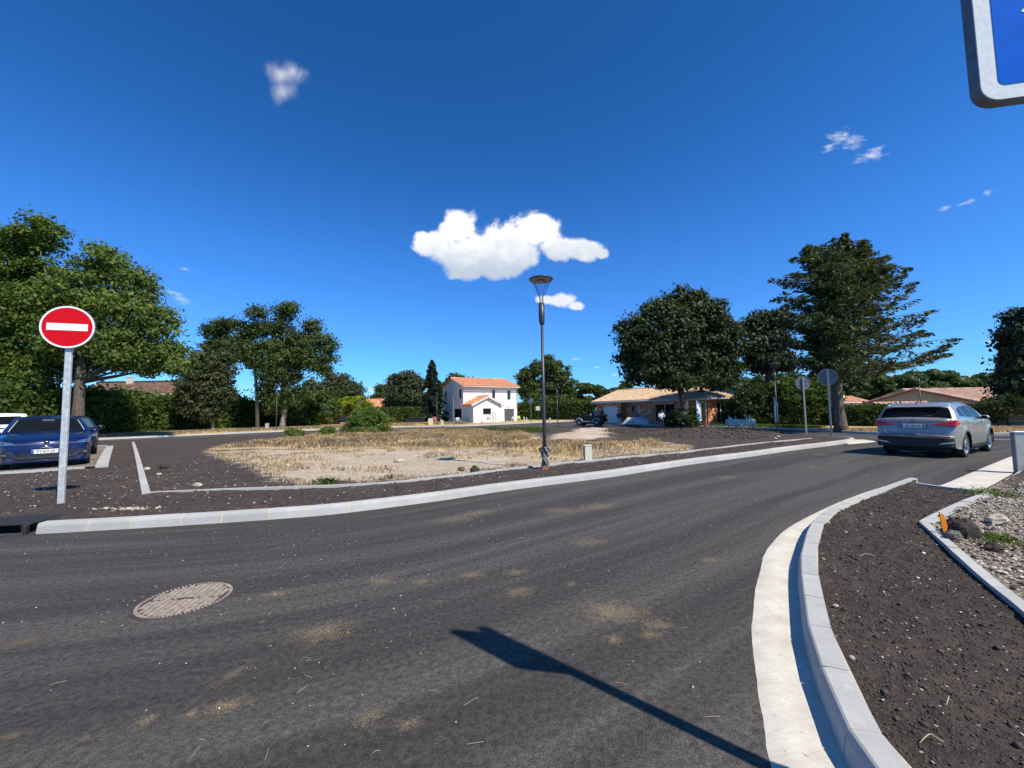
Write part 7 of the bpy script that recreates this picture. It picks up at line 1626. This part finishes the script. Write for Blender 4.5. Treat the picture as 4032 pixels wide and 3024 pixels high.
    def make_wheels(s, ww, spokes):
        first = None
        for xw in s.wh:
            for sg in (1, -1):
                c = s.place((xw, sg*(s.W-ww/2-.025), s.wr)); o = thing('wheel', None, None, c, 0 if sg > 0 else math.pi); o.parent = s.r
                if first is None:
                    M = Matrix.Rotation(-math.pi/2, 4, 'X'); r_ = s.wr; ri = r_*.70; h = ww/2
                    m = MB(); m.lathe([(ri, -h*.85), (r_*.93, -h), (r_*.985, -h*.86), (r_, -h*.5), (r_, h*.5), (r_*.985, h*.86), (r_*.93, h), (ri, h*.9), (ri*.96, h*.5), (ri*.96, -h*.8)], 36, M=M); ty = m.mesh('tyre', M_TYRE)
                    m = MB(); m.lathe([(ri*.965, h*.86), (ri, h*.93), (ri*.99, h*.80), (ri*.9, h*.55), (ri*.88, -h*.7)], 36, M=M); m.lathe([(.001, h*.62), (r_*.11, h*.62), (r_*.13, h*.35)], 16, M=M)
                    for k in range(spokes):
                        for dq in (-.14, .14):
                            q = 6.283*k/spokes; a = Vector((math.cos(q)*r_*.10, h*.50, math.sin(q)*r_*.10)); b = Vector((math.cos(q+dq)*ri*.95, h*.68, math.sin(q+dq)*ri*.95)); m.tube([a, b], [r_*.055, r_*.038], 5, smooth=False)
                    rm = m.mesh('rim', M_RIM); m = MB(); m.lathe([(.001, -h*.2), (ri*.62, -h*.2), (ri*.62, -h*.05), (.001, -h*.05)], 20, M=M); bd = m.mesh('brake_disc', mat('brake_steel', (.12, .12, .12), .5, metal=.6)); m = MB(); m.lathe([(.001, -h*.5), (ri*.95, -h*.5)], 20, M=M); bk = m.mesh('wheel_back', M_UNDER); first = (ty, rm, bd, bk)
                for nm, me in zip(('tyre', 'rim', 'brake_disc', 'wheel_back'), first): link(nm, me, o)
    def mirror_(s, x, z, mt, w_=.2, h=.13):
        for sg in (1, -1):
            y = sg*(s.Y(x, z)+.11); m = MB(); m.ell(s.place((x, y, z)), (.085, w_/2, h/2), 12, 8); o = m.obj('wing_mirror', mt, s.r); g = MB(); g.ell(s.place((x+.075, y, z)), (.015, w_/2*.8, h/2*.75), 10, 6); g.obj('mirror_glass', M_CGL, o); k = MB(); k.tube([s.place((x, sg*(s.Y(x, z)-.01), z-.04)), s.place((x, y, z-.03))], .022, 6); k.obj('arm', M_BLK, o)
    def handle(s, x, z, mt):
        for sg in (1, -1): m = MB(); y = sg*(s.Y(x, z)+.018); m.tube([s.place((x-.10, y-sg*.015, z)), s.place((x-.06, y, z)), s.place((x+.06, y, z)), s.place((x+.10, y-sg*.015, z))], .013, 6); m.obj('door_handle', mt, s.r)
    def seam(s, pts, w_=.006):
        for sg in (1, -1):
            m = MB(); v = []
            P = []
            for a, b in zip(pts[:-1], pts[1:]):
                for k in range(6): t = k/6; P.append((a[0]+(b[0]-a[0])*t, a[1]+(b[1]-a[1])*t))
            P.append(pts[-1]); m.tube([s.place(s.warp((x, sg*(s.Y(x, z)-.001), z))) for x, z in P], w_/2, 4, smooth=False); m.obj('door_seam', M_BLK, s.r)

def silver_suv():
    hd = R(31); hv = (math.cos(hd), math.sin(hd)); L, W = 4.5, 1.845
    pt = paintmat('silver_grey_paint', (.30, .292, .28), .30, .32)
    top = [(0, .60), (.03, .78), (.12, .92), (.5, 1.02), (1.0, 1.09), (1.22, 1.13), (1.6, 1.34), (1.98, 1.52), (2.3, 1.595), (2.8, 1.63), (3.4, 1.62), (3.85, 1.575), (4.02, 1.55), (4.045, 1.50), (4.16, 1.34), (4.26, 1.20), (4.30, 1.165), (4.34, 1.14), (4.40, 1.00), (4.425, .85), (4.445, .74), (4.465, .69), (4.5, .66)]
    rr = Vector((12.36, 11.23, 0)); ax = Vector((-hv[1], hv[0], 0)); ctr = rr-Vector((*hv, 0))*0; 
    # rear right wheel contact -> centre of the car
    c = rr+ax*(W/2-.10)+Vector((*hv, 0))*(3.56-L/2)
    s = Car('suv', 'silver-grey SUV seen from behind at the crossing on the right', (c.x, c.y, 0), hv, L, W, top, (1.03, 1.13), 1.28, (.87, 3.56), .352, .225, .26, .055, (.18, .13), pt, arch=.045, cat='car', scale=.94, spokes=5, endz=(.26, .33))
    s.top('windscreen', 1.27, 1.95, .90, .88, M_CGL); s.top('rear_window', 4.055, 4.275, .93, .91, M_CGL, off=.006)
    s.top('roof_glass', 2.25, 3.3, .66, .66, M_CGL, off=.003)
    for poly in ([(1.62, 1.11), (2.42, 1.13), (2.42, 1.50), (2.12, 1.48), (1.75, 1.27)], [(2.50, 1.13), (3.22, 1.15), (3.28, 1.48), (2.5, 1.51)], [(3.32, 1.155), (3.86, 1.21), (3.74, 1.39), (3.38, 1.47)]): s.side('side_window', poly, M_CGL)
    # tail
    b = s.end('tailgate_blade', [(-.80, 1.055), (.80, 1.055), (.80, 1.125), (-.80, 1.125)], pt, True, .012, depth=.02)
    sp = MB(); sp.add([s.place(p) for p in ((4.0, -.60, 1.505), (4.0, .60, 1.505), (4.13, .57, 1.485), (4.13, -.57, 1.485), (3.92, -.60, 1.56), (3.92, .60, 1.56), (4.12, .57, 1.50), (4.12, -.57, 1.50))], [(0, 1, 2, 3), (7, 6, 5, 4), (3, 2, 6, 7), (0, 3, 7, 4), (1, 5, 6, 2)]); sp.obj('spoiler', pt, s.r)
    for sg in (1, -1):
        t = s.end('tail_light', [(sg*.36, .955), (sg*.90, .905), (sg*.90, 1.12), (sg*.66, 1.035)], M_RED, True, .014, depth=.03); s.end('light_strip', [(sg*.42, .965), (sg*.86, .945), (sg*.86, .97), (sg*.44, .98)], mat('bright_lens', (.75, .04, .05), .2), True, .017, parent=t)
        s.side('tail_light', [(4.36, .92), (4.10, .98), (4.18, 1.10), (4.34, 1.12)], M_RED, .010, both=False) if sg > 0 else s.side('tail_light', [(4.36, .92), (4.10, .98), (4.18, 1.10), (4.34, 1.12)], M_RED, .010)
        s.end('bumper_glint', [(sg*.52, .40), (sg*.82, .44), (sg*.84, .48), (sg*.60, .44)], mat('white_glint', (.72, .73, .74), .3, metal=.5), True, .03, depth=.03)  # white reflection on the bumper, put in as pale slivers
        s.end('reflector', [(sg*.30, .60), (sg*.78, .61), (sg*.78, .635), (sg*.30, .625)], M_RED, True, .02)
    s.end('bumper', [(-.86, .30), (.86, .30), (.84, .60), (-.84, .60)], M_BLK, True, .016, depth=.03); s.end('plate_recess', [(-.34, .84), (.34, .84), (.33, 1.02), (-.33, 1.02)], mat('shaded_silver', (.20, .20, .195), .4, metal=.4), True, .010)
    s.end('tailgate_seam', [(-.78, .665), (.78, .665), (.78, .673), (-.78, .673)], M_BLK, True, .008)
    s.plate(.925, True, 'GD-065-JE')
    em = MB(); x = s.end_x(0, 1.08, True)+.018; M = Matrix.Translation(s.place((x, 0, 1.09))) @ Matrix.Rotation(math.pi/2, 4, 'Y'); em.lathe([(.001, .004), (.041, .004), (.041, 0)], 20, M=M); e = em.obj('emblem', M_BLK, s.r)
    for k, cl in enumerate((M_PBLUE, M_PLATE, M_PBLUE, M_PLATE)):
        q = MB(); P = [(0, 0)]+[(math.cos(k*math.pi/2+a*math.pi/8)*.028, math.sin(k*math.pi/2+a*math.pi/8)*.028) for a in range(5)]; q.prism(P, .0045, .0055, M); q.obj('quarter', cl, e)
    xt = s.end_x(.55, .73, True); text_mesh('X1', .06, M_CHR, 'badge', s.r, Matrix.Translation(s.place((xt+.02, -.62, .755))) @ Matrix.Rotation(math.pi/2, 4, 'Z') @ Matrix.Rotation(math.pi/2, 4, 'X'))
    w_ = MB(); w_.tube([s.top_pt(4.265, .0, .012), s.top_pt(4.245, .45, .014)], .009, 5); w_.obj('wiper', M_BLK, s.r)
    for sg in (1, -1): r_ = MB(); r_.tube([s.top_pt(x, sg*.97, .028 if 0 < i < 6 else .005) for i, x in enumerate(np.linspace(2.1, 3.95, 7))], .016, 6); r_.obj('roof_rail', M_CHR, s.r)
    f = MB(); P = [s.top_pt(3.72, 0, 0), s.top_pt(3.90, 0, 0), s.top_pt(3.92, 0, .055)]; f.add([P[0]+Vector((0, .012, 0)), P[1]+Vector((0, .018, 0)), P[2]+Vector((0, .004, 0)), P[0]-Vector((0, .012, 0)), P[1]-Vector((0, .018, 0)), P[2]-Vector((0, .004, 0))], [(0, 1, 2), (5, 4, 3), (0, 3, 4, 1), (1, 4, 5, 2), (2, 5, 3, 0)]); f.obj('aerial_fin', pt, s.r)
    s.mirror_(1.72, 1.13, pt); s.handle(2.30, .96, M_CHR); s.handle(3.20, .99, M_CHR); s.seam([(2.46, 1.07), (2.46, .36)]); s.seam([(3.30, 1.08), (3.30, .80), (3.12, .55)]); s.seam([(1.30, 1.0), (1.34, .36)])
    s.side('window_trim', [(1.60, 1.09), (3.86, 1.19), (3.86, 1.205), (1.60, 1.105)], M_CHR, .008)
    for xw in s.wh:
        for sg in (1, -1): a = MB(); a.tube([s.place((xw+math.cos(q)*(s.ar+.012), sg*(s.Y(xw+math.cos(q)*s.ar, max(.3, s.wr+math.sin(q)*s.ar))+.004), s.wr+math.sin(q)*(s.ar+.012))) for q in np.linspace(-.2, 3.34, 16)], .022, 5); a.obj('wheel_arch_trim', M_BLK, s.r)
    s.side('sill', [(1.28, .25), (3.12, .25), (3.12, .35), (1.28, .35)], M_BLK, .014)
silver_suv()

def blue_hatch():
    hv = Vector((.745, -.667, 0)).normalized(); L, W = 4.05, 1.75; pt = paintmat('dark_blue_paint', (.004, .014, .078), .3, .26)
    fc = Vector((-12.80, 11.22, 0)); c = fc-hv*(L/2)
    top = [(0, .56), (.02, .64), (.05, .72), (.10, .775), (.2, .82), (.5, .90), (.85, .955), (1.02, .975), (1.05, .985), (1.45, 1.20), (1.78, 1.35), (2.1, 1.42), (2.6, 1.445), (3.2, 1.42), (3.6, 1.35), (3.65, 1.30), (3.88, .98), (3.95, .85), (4.0, .70), (4.05, .6)]
    s = Car('hatchback', 'dark blue hatchback parked nose-out on the left behind the no-entry sign', (c.x, c.y, .14), hv, L, W, top, (.90, .96), 1.20, (.80, 3.36), .315, .20, .20, .05, (.24, .10), pt, arch=.04, scale=1.02, endz=(.19, .3), taper=(.14, .08))
    s.top('windscreen', 1.075, 1.76, .90, .88, M_CGL); s.top('rear_window', 3.66, 3.86, .85, .85, M_CGL)
    for poly in ([(1.38, .95), (2.18, .97), (2.18, 1.32), (1.88, 1.29), (1.52, 1.10)], [(2.25, .975), (2.95, .99), (2.98, 1.30), (2.25, 1.325)], [(3.02, 1.0), (3.45, 1.03), (3.30, 1.22), (3.05, 1.28)]): s.side('side_window', poly, M_CGL)
    for sg in (1, -1):
        h = s.end('headlight', [(sg*.50, .655), (sg*.82, .66), (sg*.84, .775), (sg*.62, .725)], M_HEAD, False, .008, depth=.02)
        s.end('lamp_reflector', [(sg*.60, .672), (sg*.68, .675), (sg*.68, .715), (sg*.61, .708)], M_CHR, False, .0115, parent=h)
        s.end('lamp_reflector', [(sg*.72, .685), (sg*.785, .69), (sg*.785, .745), (sg*.73, .735)], M_CHR, False, .0115, parent=h)
        s.end('air_vent', [(sg*.56, .33), (sg*.83, .36), (sg*.80, .47), (sg*.64, .46)], M_BLK, False, .009); s.end('fog_lamp', [(sg*.68, .385), (sg*.77, .39), (sg*.77, .435), (sg*.69, .43)], M_HEAD, False, .013)
        s.end('chrome_strip', [(sg*.50, .315), (sg*.515, .325), (sg*.60, .415), (sg*.58, .415)], M_CHR, False, .018)
    g = s.end('grille', [(-.60, .652), (.60, .652), (.60, .695), (-.60, .695)], M_BLK, False, .008); s.end('grille_strip', [(-.74, .664), (.74, .664), (.74, .673), (-.74, .673)], M_CHR, False, .012, parent=g)
    s.end('lower_grille', [(-.52, .27), (.52, .27), (.46, .43), (-.46, .43)], M_BLK, False, .009); s.end('chrome_strip', [(-.50, .315), (.50, .315), (.50, .327), (-.50, .327)], M_CHR, False, .018); s.end('front_lip', [(-.80, .215), (.80, .215), (.82, .245), (-.82, .245)], pt, False, .025, depth=.03)
    s.end('air_slot', [(-.55, .285), (.55, .285), (.55, .297), (-.55, .297)], M_BLK, False, .02)
    s.plate(.475, False, 'FY-621-JA')
    M = Matrix.Translation(s.place((s.end_x(0, .67, False)-.014, 0, .68))) @ Matrix.Rotation(-math.pi/2, 4, 'Y'); em = MB(); em.lathe([(.001, 0), (.058, 0)], 24, M=M); e = em.obj('emblem', M_BLK, s.r)
    q = MB(); q.lathe([(.056, 0), (.056, .006), (.064, .006), (.064, 0)], 28, M=M); q.obj('ring', M_CHR, e); q = MB()
    for a, b in (((.05, -.021), (.006, 0)), ((.05, .021), (.006, 0)), ((.012, -.05), (-.048, -.022)), ((-.048, -.022), (-.002, 0)), ((.012, .05), (-.048, .022)), ((-.048, .022), (-.002, 0))): q.tube([M @ Vector((a[0], a[1], .004)), M @ Vector((b[0], b[1], .004))], .0045, 5)
    q.obj('letter_strokes', M_CHR, e); s.mirror_(1.42, .96, pt); s.handle(2.08, .84, pt); s.handle(2.92, .86, pt); s.seam([(2.21, .93), (2.21, .32)]); s.seam([(1.14, .88), (1.18, .32)])
    for sg in (1, -1):
        w_ = MB(); w_.tube([s.top_pt(1.08, sg*.5+.1, .012), s.top_pt(1.16, sg*.5-.35, .014)], .007, 5); w_.obj('wiper', M_BLK, s.r)
        p_ = MB(); p_.tube([s.top_pt(1.11+.62*t, sg*(.86-.02*t), .006) for t in np.linspace(0, 1, 6)], .012, 5); p_.obj('pillar_trim', mat('pale_headlining', (.34, .36, .36), .8), s.r)
    b = MB(); b.box(-.06, .06, -.12, .12, -.02, .02, Matrix.Translation(s.top_pt(1.66, 0, .01))); b.obj('rear_view_mirror', mat('mirror_back', (.10, .13, .14), .5), s.r)
    # dark car parked behind it
    fc = Vector((-16.15, 14.7, 0)); c = fc-hv*(L/2); pt2 = paintmat('black_paint', (.010, .012, .014), .3, .25)
    s = Car('hatchback', 'black hatchback half hidden directly behind the dark blue one', (c.x, c.y, .15), hv, L, W, top, (.92, .97), 1.20, (.80, 3.36), .315, .20, .20, .05, (.24, .10), pt2, arch=.04, scale=1.03)
    s.top('windscreen', 1.075, 1.76, .90, .88, mat('bright_windscreen', (.06, .10, .10), .05, spec=1)); s.top('rear_window', 3.66, 3.86, .85, .85, M_CGL)
    for poly in ([(1.38, .95), (2.18, .97), (2.18, 1.32), (1.88, 1.29), (1.52, 1.10)], [(2.25, .975), (2.95, .99), (2.98, 1.30), (2.25, 1.325)]): s.side('side_window', poly, M_CGL)
    for sg in (1, -1): s.end('headlight', [(sg*.50, .655), (sg*.82, .66), (sg*.84, .775), (sg*.62, .725)], M_HEAD, False, .008)
    s.end('grille', [(-.60, .652), (.60, .652), (.60, .70), (-.60, .70)], M_BLK, False, .008); s.mirror_(1.42, .98, pt2, .26, .15)
blue_hatch()

def white_4x4():
    c = Vector((-26.8, 21.4, .05)); hv = (-.775, .632); pt = paintmat('white_paint', (.74, .74, .73), 0, .32)
    top = [(0, .85), (.05, 1.0), (.4, 1.08), (1.2, 1.12), (1.25, 1.14), (1.7, 1.72), (2.2, 1.78), (4.2, 1.78), (4.36, 1.74), (4.42, 1.25), (4.45, 1.0), (4.5, .75), (4.55, .7)]
    s = Car('pickup', 'white off-roader seen from behind, cut off by the left edge', c, hv, 4.55, 1.80, top, (1.12, 1.15), 1.55, (.85, 3.55), .38, .24, .40, .04, (.1, .06), pt, arch=.07, cat='off-roader', endz=(.45, .45))
    s.end('rear_window', [(-.66, 1.22), (.66, 1.22), (.60, 1.62), (-.60, 1.62)], M_CGL, True, .008)
    for poly in ([(1.75, 1.18), (2.5, 1.18), (2.5, 1.66), (1.98, 1.64)], [(2.58, 1.18), (3.4, 1.18), (3.4, 1.66), (2.58, 1.66)], [(3.48, 1.18), (4.2, 1.20), (4.1, 1.62), (3.48, 1.66)]): s.side('side_window', poly, M_CGL)
    s.top('windscreen', 1.28, 1.68, .9, .88, M_CGL); s.end('bumper', [(-.86, .48), (.86, .48), (.86, .68), (-.86, .68)], M_BLK, True, .04, depth=.06)
    for sg in (1, -1): s.end('tail_light', [(sg*.76, .82), (sg*.87, .82), (sg*.87, 1.12), (sg*.76, 1.12)], M_RED, True, .01)
    h = MB(); x = s.end_x(0, 1.02, True); h.tube([s.place((x+.03, -.10, 1.04)), s.place((x+.03, .10, 1.04))], .018, 6); h.obj('door_handle', M_BLK, s.r)
white_4x4()

def white_van():
    s = Car('van', 'white van mostly hidden behind the left end of the brick bungalow', (12.6, 55.5, -.15), (-.5, .86), 4.6, 1.85, [(0, .8), (.1, 1.05), (.9, 1.2), (1.5, 1.95), (1.9, 2.05), (4.4, 2.05), (4.55, 1.95), (4.6, .7)], (1.15, 1.2), 1.6, (.9, 3.7), .33, .22, .3, .04, (.15, .05), MATS.get('white_paint2') or paintmat('white_van_paint', (.74, .75, .76), 0, .35), cat='van')
    s.top('windscreen', .95, 1.45, .9, .86, M_CGL); s.side('side_window', [(1.45, 1.25), (2.2, 1.25), (2.2, 1.8), (1.75, 1.8)], M_CGL); s.end('rear_window', [(-.6, 1.3), (.6, 1.3), (.55, 1.8), (-.55, 1.8)], M_CGL, True)
white_van()

def jeep():
    """small soft-top off-roader, side on"""
    hv = Vector((-.86, .51, 0)).normalized(); r = thing('jeep', 'small black open off-roader with silver sills and a spare wheel, before the white garage door', 'jeep', (8.35, 43.6, ztf(43.6)), math.atan2(hv.y, hv.x)); bk = mat('jeep_black', (.010, .010, .012), .45); sv = mat('jeep_silver', (.42, .43, .44), .4, metal=.3)
    # x forward
    M = Matrix.Rotation(math.pi/2, 4, 'X'); prof = [(-1.55, .48), (-1.28, .48), (-1.22, .74), (-.98, .90), (-.72, .90), (-.48, .74), (-.42, .46), (.62, .46), (.68, .74), (.92, .88), (1.2, .88), (1.42, .74), (1.5, .56), (1.58, .56), (1.58, .88), (1.52, .98), (.52, 1.06), (.46, 1.10), (-1.5, 1.08), (-1.58, 1.0)]
    m = MB(); m.prism(prof, -.66, .66, M); m.obj('body', bk, r)
    f = MB()
    for sg in (1, -1):
        for xw in (-.85, 1.06): f.tube([(xw+math.cos(q)*.40, sg*.70, .36+math.sin(q)*.42) for q in np.linspace(-.1, 3.24, 12)], .065, 6)
        f.box(-.45, .65, sg*.72-.05, sg*.72+.05, .40, .52)
    f.obj('wheel_arches', sv, r)['kind'] = 'stuff'
    w_ = MB()
    for sg in (1, -1): w_.tube([(.50, sg*.60, 1.08), (.22, sg*.56, 1.56)], .028, 6)
    w_.tube([(.22, -.56, 1.56), (.22, .56, 1.56)], .03, 6); w_.obj('windscreen_frame', bk, r); g = MB(); g.add([(.49, -.58, 1.1), (.49, .58, 1.1), (.23, .55, 1.55), (.23, -.55, 1.55)], [(0, 1, 2, 3)]); g.obj('windscreen', M_CLEAR, r)
    t = MB(); t.bevbox(-.62, .24, -.58, .58, 1.56, 1.62, .02); t.obj('roof', bk, r); k = MB()
    for sg in (1, -1): k.tube([(-.55, sg*.56, 1.08), (-.55, sg*.54, 1.58)], .035, 6); k.tube([(-.55, sg*.54, 1.56), (-1.45, sg*.56, 1.10)], .03, 6); k.tube([(-1.35, sg*.56, 1.08), (-1.25, sg*.56, 1.54)], .025, 6)
    k.tube([(-1.25, -.56, 1.54), (-1.25, .56, 1.54)], .03, 6); k.obj('roll_cage', bk, r)
    st = MB(); st.bevbox(-1.30, -.60, -.57, .57, 1.53, 1.57, .01); st.obj('soft_top', bk, r); s2 = MB(); s2.add([(-1.27, .565, 1.54), (-.6, .565, 1.56), (-.6, .585, 1.12), (-1.42, .585, 1.12)], [(0, 1, 2, 3)]); s2.add([(-1.27, -.565, 1.54), (-.6, -.565, 1.56), (-.6, -.585, 1.12), (-1.42, -.585, 1.12)], [(3, 2, 1, 0)]); s2.obj('plastic_window', mat('smoky_film', (.05, .055, .06), .15), r)
    for y in (-.3, .3): q = MB(); q.bevbox(-.30, .10, y-.22, y+.22, .85, 1.0, .03); q.bevbox(-.38, -.26, y-.2, y+.2, .95, 1.45, .03); q.obj('seat', mat('grey_seat', (.12, .11, .12), .9), r)
    Mw = Matrix.Rotation(-math.pi/2, 4, 'X'); ty = MB(); ty.lathe([(.18, -.09), (.33, -.10), (.355, -.07), (.355, .07), (.33, .10), (.18, .09), (.18, -.09)], 24, M=Mw); tm = ty.mesh('tyre', M_TYRE); rm = MB(); rm.lathe([(.185, .085), (.19, .095), (.16, .05), (.07, .06), (.06, .09), (.001, .09)], 20, M=Mw); rmm = rm.mesh('rim', M_PLATE if False else sv)
    for xw in (-.85, 1.06):
        for sg in (1, -1): o = thing('wheel', None, None, (xw, sg*.66, .355), 0 if sg > 0 else math.pi); o.parent = r; link('tyre', tm, o); link('rim', rmm, o)
    o = thing('spare_wheel', None, None, (-1.70, 0, .85), R(90)); o.parent = r; link('tyre', tm, o); link('rim', rmm, o)
    b = MB(); b.bevbox(1.58, 1.72, -.7, .7, .42, .54, .02); b.bevbox(-1.66, -1.56, -.7, .7, .42, .54, .02); b.obj('bumper', bk, r)['kind'] = 'stuff'
    u = MB(); u.box(-1.4, 1.4, -.45, .45, .26, .5); u.obj('chassis', M_UNDER, r)
    for sg in (1, -1): h = MB(); h.lathe([(.001, 0), (.09, 0), (.1, -.02)], 14, c=(1.595, sg*.42, .74), M=Matrix.Rotation(math.pi/2, 4, 'Y')); h.obj('headlight', M_HEAD, r); q = MB(); q.ell((.42, sg*.74, 1.14), (.03, .09, .07), 8, 6); q.obj('wing_mirror', bk, r)
jeep()
# ------------------------------------------------------------------ people
def skinned(name, edges_pts, radii, edges, mt, parent, root_i=0, sub=1):
    me = bpy.data.meshes.new(name); me.from_pydata([tuple(p) for p in edges_pts], edges, []); o = bpy.data.objects.new(name, me); COL.objects.link(o); o.parent = parent
    md = o.modifiers.new('s', 'SKIN'); md.use_smooth_shade = True; sv = me.skin_vertices[0].data if me.skin_vertices else None
    if sv is None:
        bpy.context.view_layer.objects.active = o
        import bmesh
        bm = bmesh.new(); bm.from_mesh(me); l = bm.verts.layers.skin.verify(); bm.to_mesh(me); bm.free(); sv = me.skin_vertices[0].data
    for i, r_ in enumerate(radii): sv[i].radius = (r_, r_) if not isinstance(r_, tuple) else r_; sv[i].use_root = (i == root_i)
    s2 = o.modifiers.new('ss', 'SUBSURF'); s2.levels = sub; s2.render_levels = sub
    dg = bpy.context.evaluated_depsgraph_get(); bpy.context.view_layer.update(); m2 = bpy.data.meshes.new_from_object(o.evaluated_get(dg)); m2.name = name; bpy.data.objects.remove(o); m2.materials.clear(); return link(name, m2, parent, mt)
def person(label, loc, rz, H, shirt, trousers, hair, phone=False, head_down=.05, shoes=(.03, .03, .03), cat='person'):
    r = thing('person', label, cat, loc, rz); k = H/1.78; r.scale = (k, k, k); skin = mat('skin', (.42, .24, .16), .6, var=.06, vscale=8)
    hx = .0; P = []; Rr = []; E = []
    def a(p, rad, par=None): P.append(p); Rr.append(rad); i = len(P)-1; E.append((par, i)) if par is not None else None; return i
    # body faces -Y
    pel = a((0, .02, .95), (.135, .10)); w_ = a((0, .0, 1.12), (.125, .10), pel); ch = a((0, -.01, 1.33), (.15, .115), w_); nk = a((0, .0, 1.48), (.075, .07), ch); nk2 = a((0, -.02-head_down*.3, 1.55), (.052, .052), nk)
    hd0 = a((0, -.035-head_down, 1.63-head_down*.3), (.078, .088), nk2); hd1 = a((0, -.04-head_down*1.2, 1.71-head_down*.4), (.080, .090), hd0)
    for s in (1, -1):
        h = a((s*.10, .02, .88), (.088, .092), pel); kn = a((s*.115, -.005, .50), (.058, .062), h); an = a((s*.12, .03, .10), (.040, .042), kn); ft = a((s*.13, -.04, .045), (.040, .035), an); a((s*.14, -.14, .03), (.036, .024), ft)
        sh = a((s*.185, .0, 1.42), (.062, .062), ch)
        if phone: el = a((s*.25, -.02, 1.15), (.042, .042), sh); wr = a((s*.085, -.24, 1.20), (.027, .027), el)
        else: el = a((s*.255, .03, 1.14), (.042, .042), sh); wr = a((s*.10, -.17, 1.02), (.027, .027), el)
        pa = a((s*.045, P[wr][1]-.05, P[wr][2]+.02), (.026, .020), wr)
    body = skinned('body', P, Rr, E, skin, r, pel, 2)
    # clothing follows the same bones, a little larger
    def shell(name, idx, grow, mt, trim=None, sub=2):
        mp = {i: n for n, i in enumerate(idx)}; pts = []
        for i in idx:
            p = P[i]
            if trim and i in trim: p = trim[i]
            pts.append(p)
        rr = [((Rr[i][0] if isinstance(Rr[i], tuple) else Rr[i])+grow, (Rr[i][1] if isinstance(Rr[i], tuple) else Rr[i])+grow) for i in idx]
        return skinned(name, pts, rr, [(mp[x], mp[y]) for x, y in E if x in mp and y in mp], mt, r, 0, sub)
    L = [7, 8, 9]; Rg = [16, 17, 18] if False else None
    # indices: 0 pel,1 w,2 ch,3 nk,4 nk2,5 hd0,6 hd1, left 7 h,8 kn,9 an,10 ft,11 toe,12 sh,13 el,14 wr,15 palm ; right 16..24
    shell('shirt', [0, 1, 2, 3, 12, 13, 14, 21, 22, 23], .014, shirt, {3: (0, 0, 1.465), 0: (0, .02, .93)}); shell('trousers', [0, 7, 8, 9, 16, 17, 18], .013, trousers, {0: (0, .02, .96), 9: (P[9][0], P[9][1], .07), 18: (P[18][0], P[18][1], .07)})
    hm = MB(); c = Vector(P[6]); hm.ell(c+Vector((0, .018, .028)), (.088, .098, .085), 12, 8); hm.obj('hair', hair, r)
    f = MB(); f.ell((c.x, c.y-.092, c.z-.045), (.012, .018, .02), 6, 5); f.obj('nose', skin, r)
    for s in (1, -1):
        e = MB(); e.ell((c.x+s*.03, c.y-.082, c.z-.02), (.011, .008, .007), 6, 4); e.obj('eye', mat('eye_dark', (.02, .015, .01), .3), r); e = MB(); e.ell((c.x+s*.082, c.y+.005, c.z-.03), (.012, .02, .03), 6, 5); e.obj('ear', skin, r)
        pw = Vector(P[15 if s > 0 else 24]); fg = MB()
        for q in range(4): b = pw+Vector((-s*.0+(q-1.5)*.017, -.02, .0)); fg.tube([b, b+Vector((-s*.012, -.03, -.004)), b+Vector((-s*.022, -.045, -.022+.003*q))], [.009, .008, .006], 6)
        fg.tube([pw+Vector((s*-.02, -.0, .01)), pw+Vector((-s*.035, -.022, .022))], [.010, .008], 6); fg.obj('fingers', skin, r)
        sh = MB(); M = Matrix.Translation((s*.135, -.06, .035)); sh.ell((0, 0, 0), (.052, .135, .04), 10, 6, M=None); sh.v = [tuple(M @ Vector(v)) for v in sh.v]; sh.obj('shoe', mat('shoe_leather', shoes, .5), r)
    return r
M_HAIR = mat('dark_hair', (.02, .016, .013), .7)
p1 = person('person in a white shirt and dark trousers, head bent, standing before the big sliding window', (D(2606, 1690, 32.6).x, 32.6, ztf(32.6)+.0), R(8), 1.62, mat('white_shirt', (.72, .74, .78), .8, var=.1, vscale=5), mat('navy_trousers', (.012, .014, .028), .85), M_HAIR, True, .10)
q = Matrix.Rotation(R(8), 3, 'Z') @ Vector((0, -.345*.91, 1.235*.91)); ph = thing('phone', 'dark phone held in front of the chest by the person in the white shirt', 'phone', (p1.location.x+q.x, p1.location.y+q.y, p1.location.z+q.z), R(8)); m = MB(); m.bevbox(-.036, .036, -.005, .005, -.01, .13, .003); m.obj('case', M_BLK, ph)
person('person in a dark top and beige trousers, hands folded, beside the white garage door', (D(2440, 1684, 36.6).x, 36.6, ztf(36.6)), R(-5), 1.62, mat('navy_top', (.012, .014, .022), .85), mat('beige_trousers', (.40, .37, .33), .85, var=.1, vscale=5), M_HAIR, False, .02)
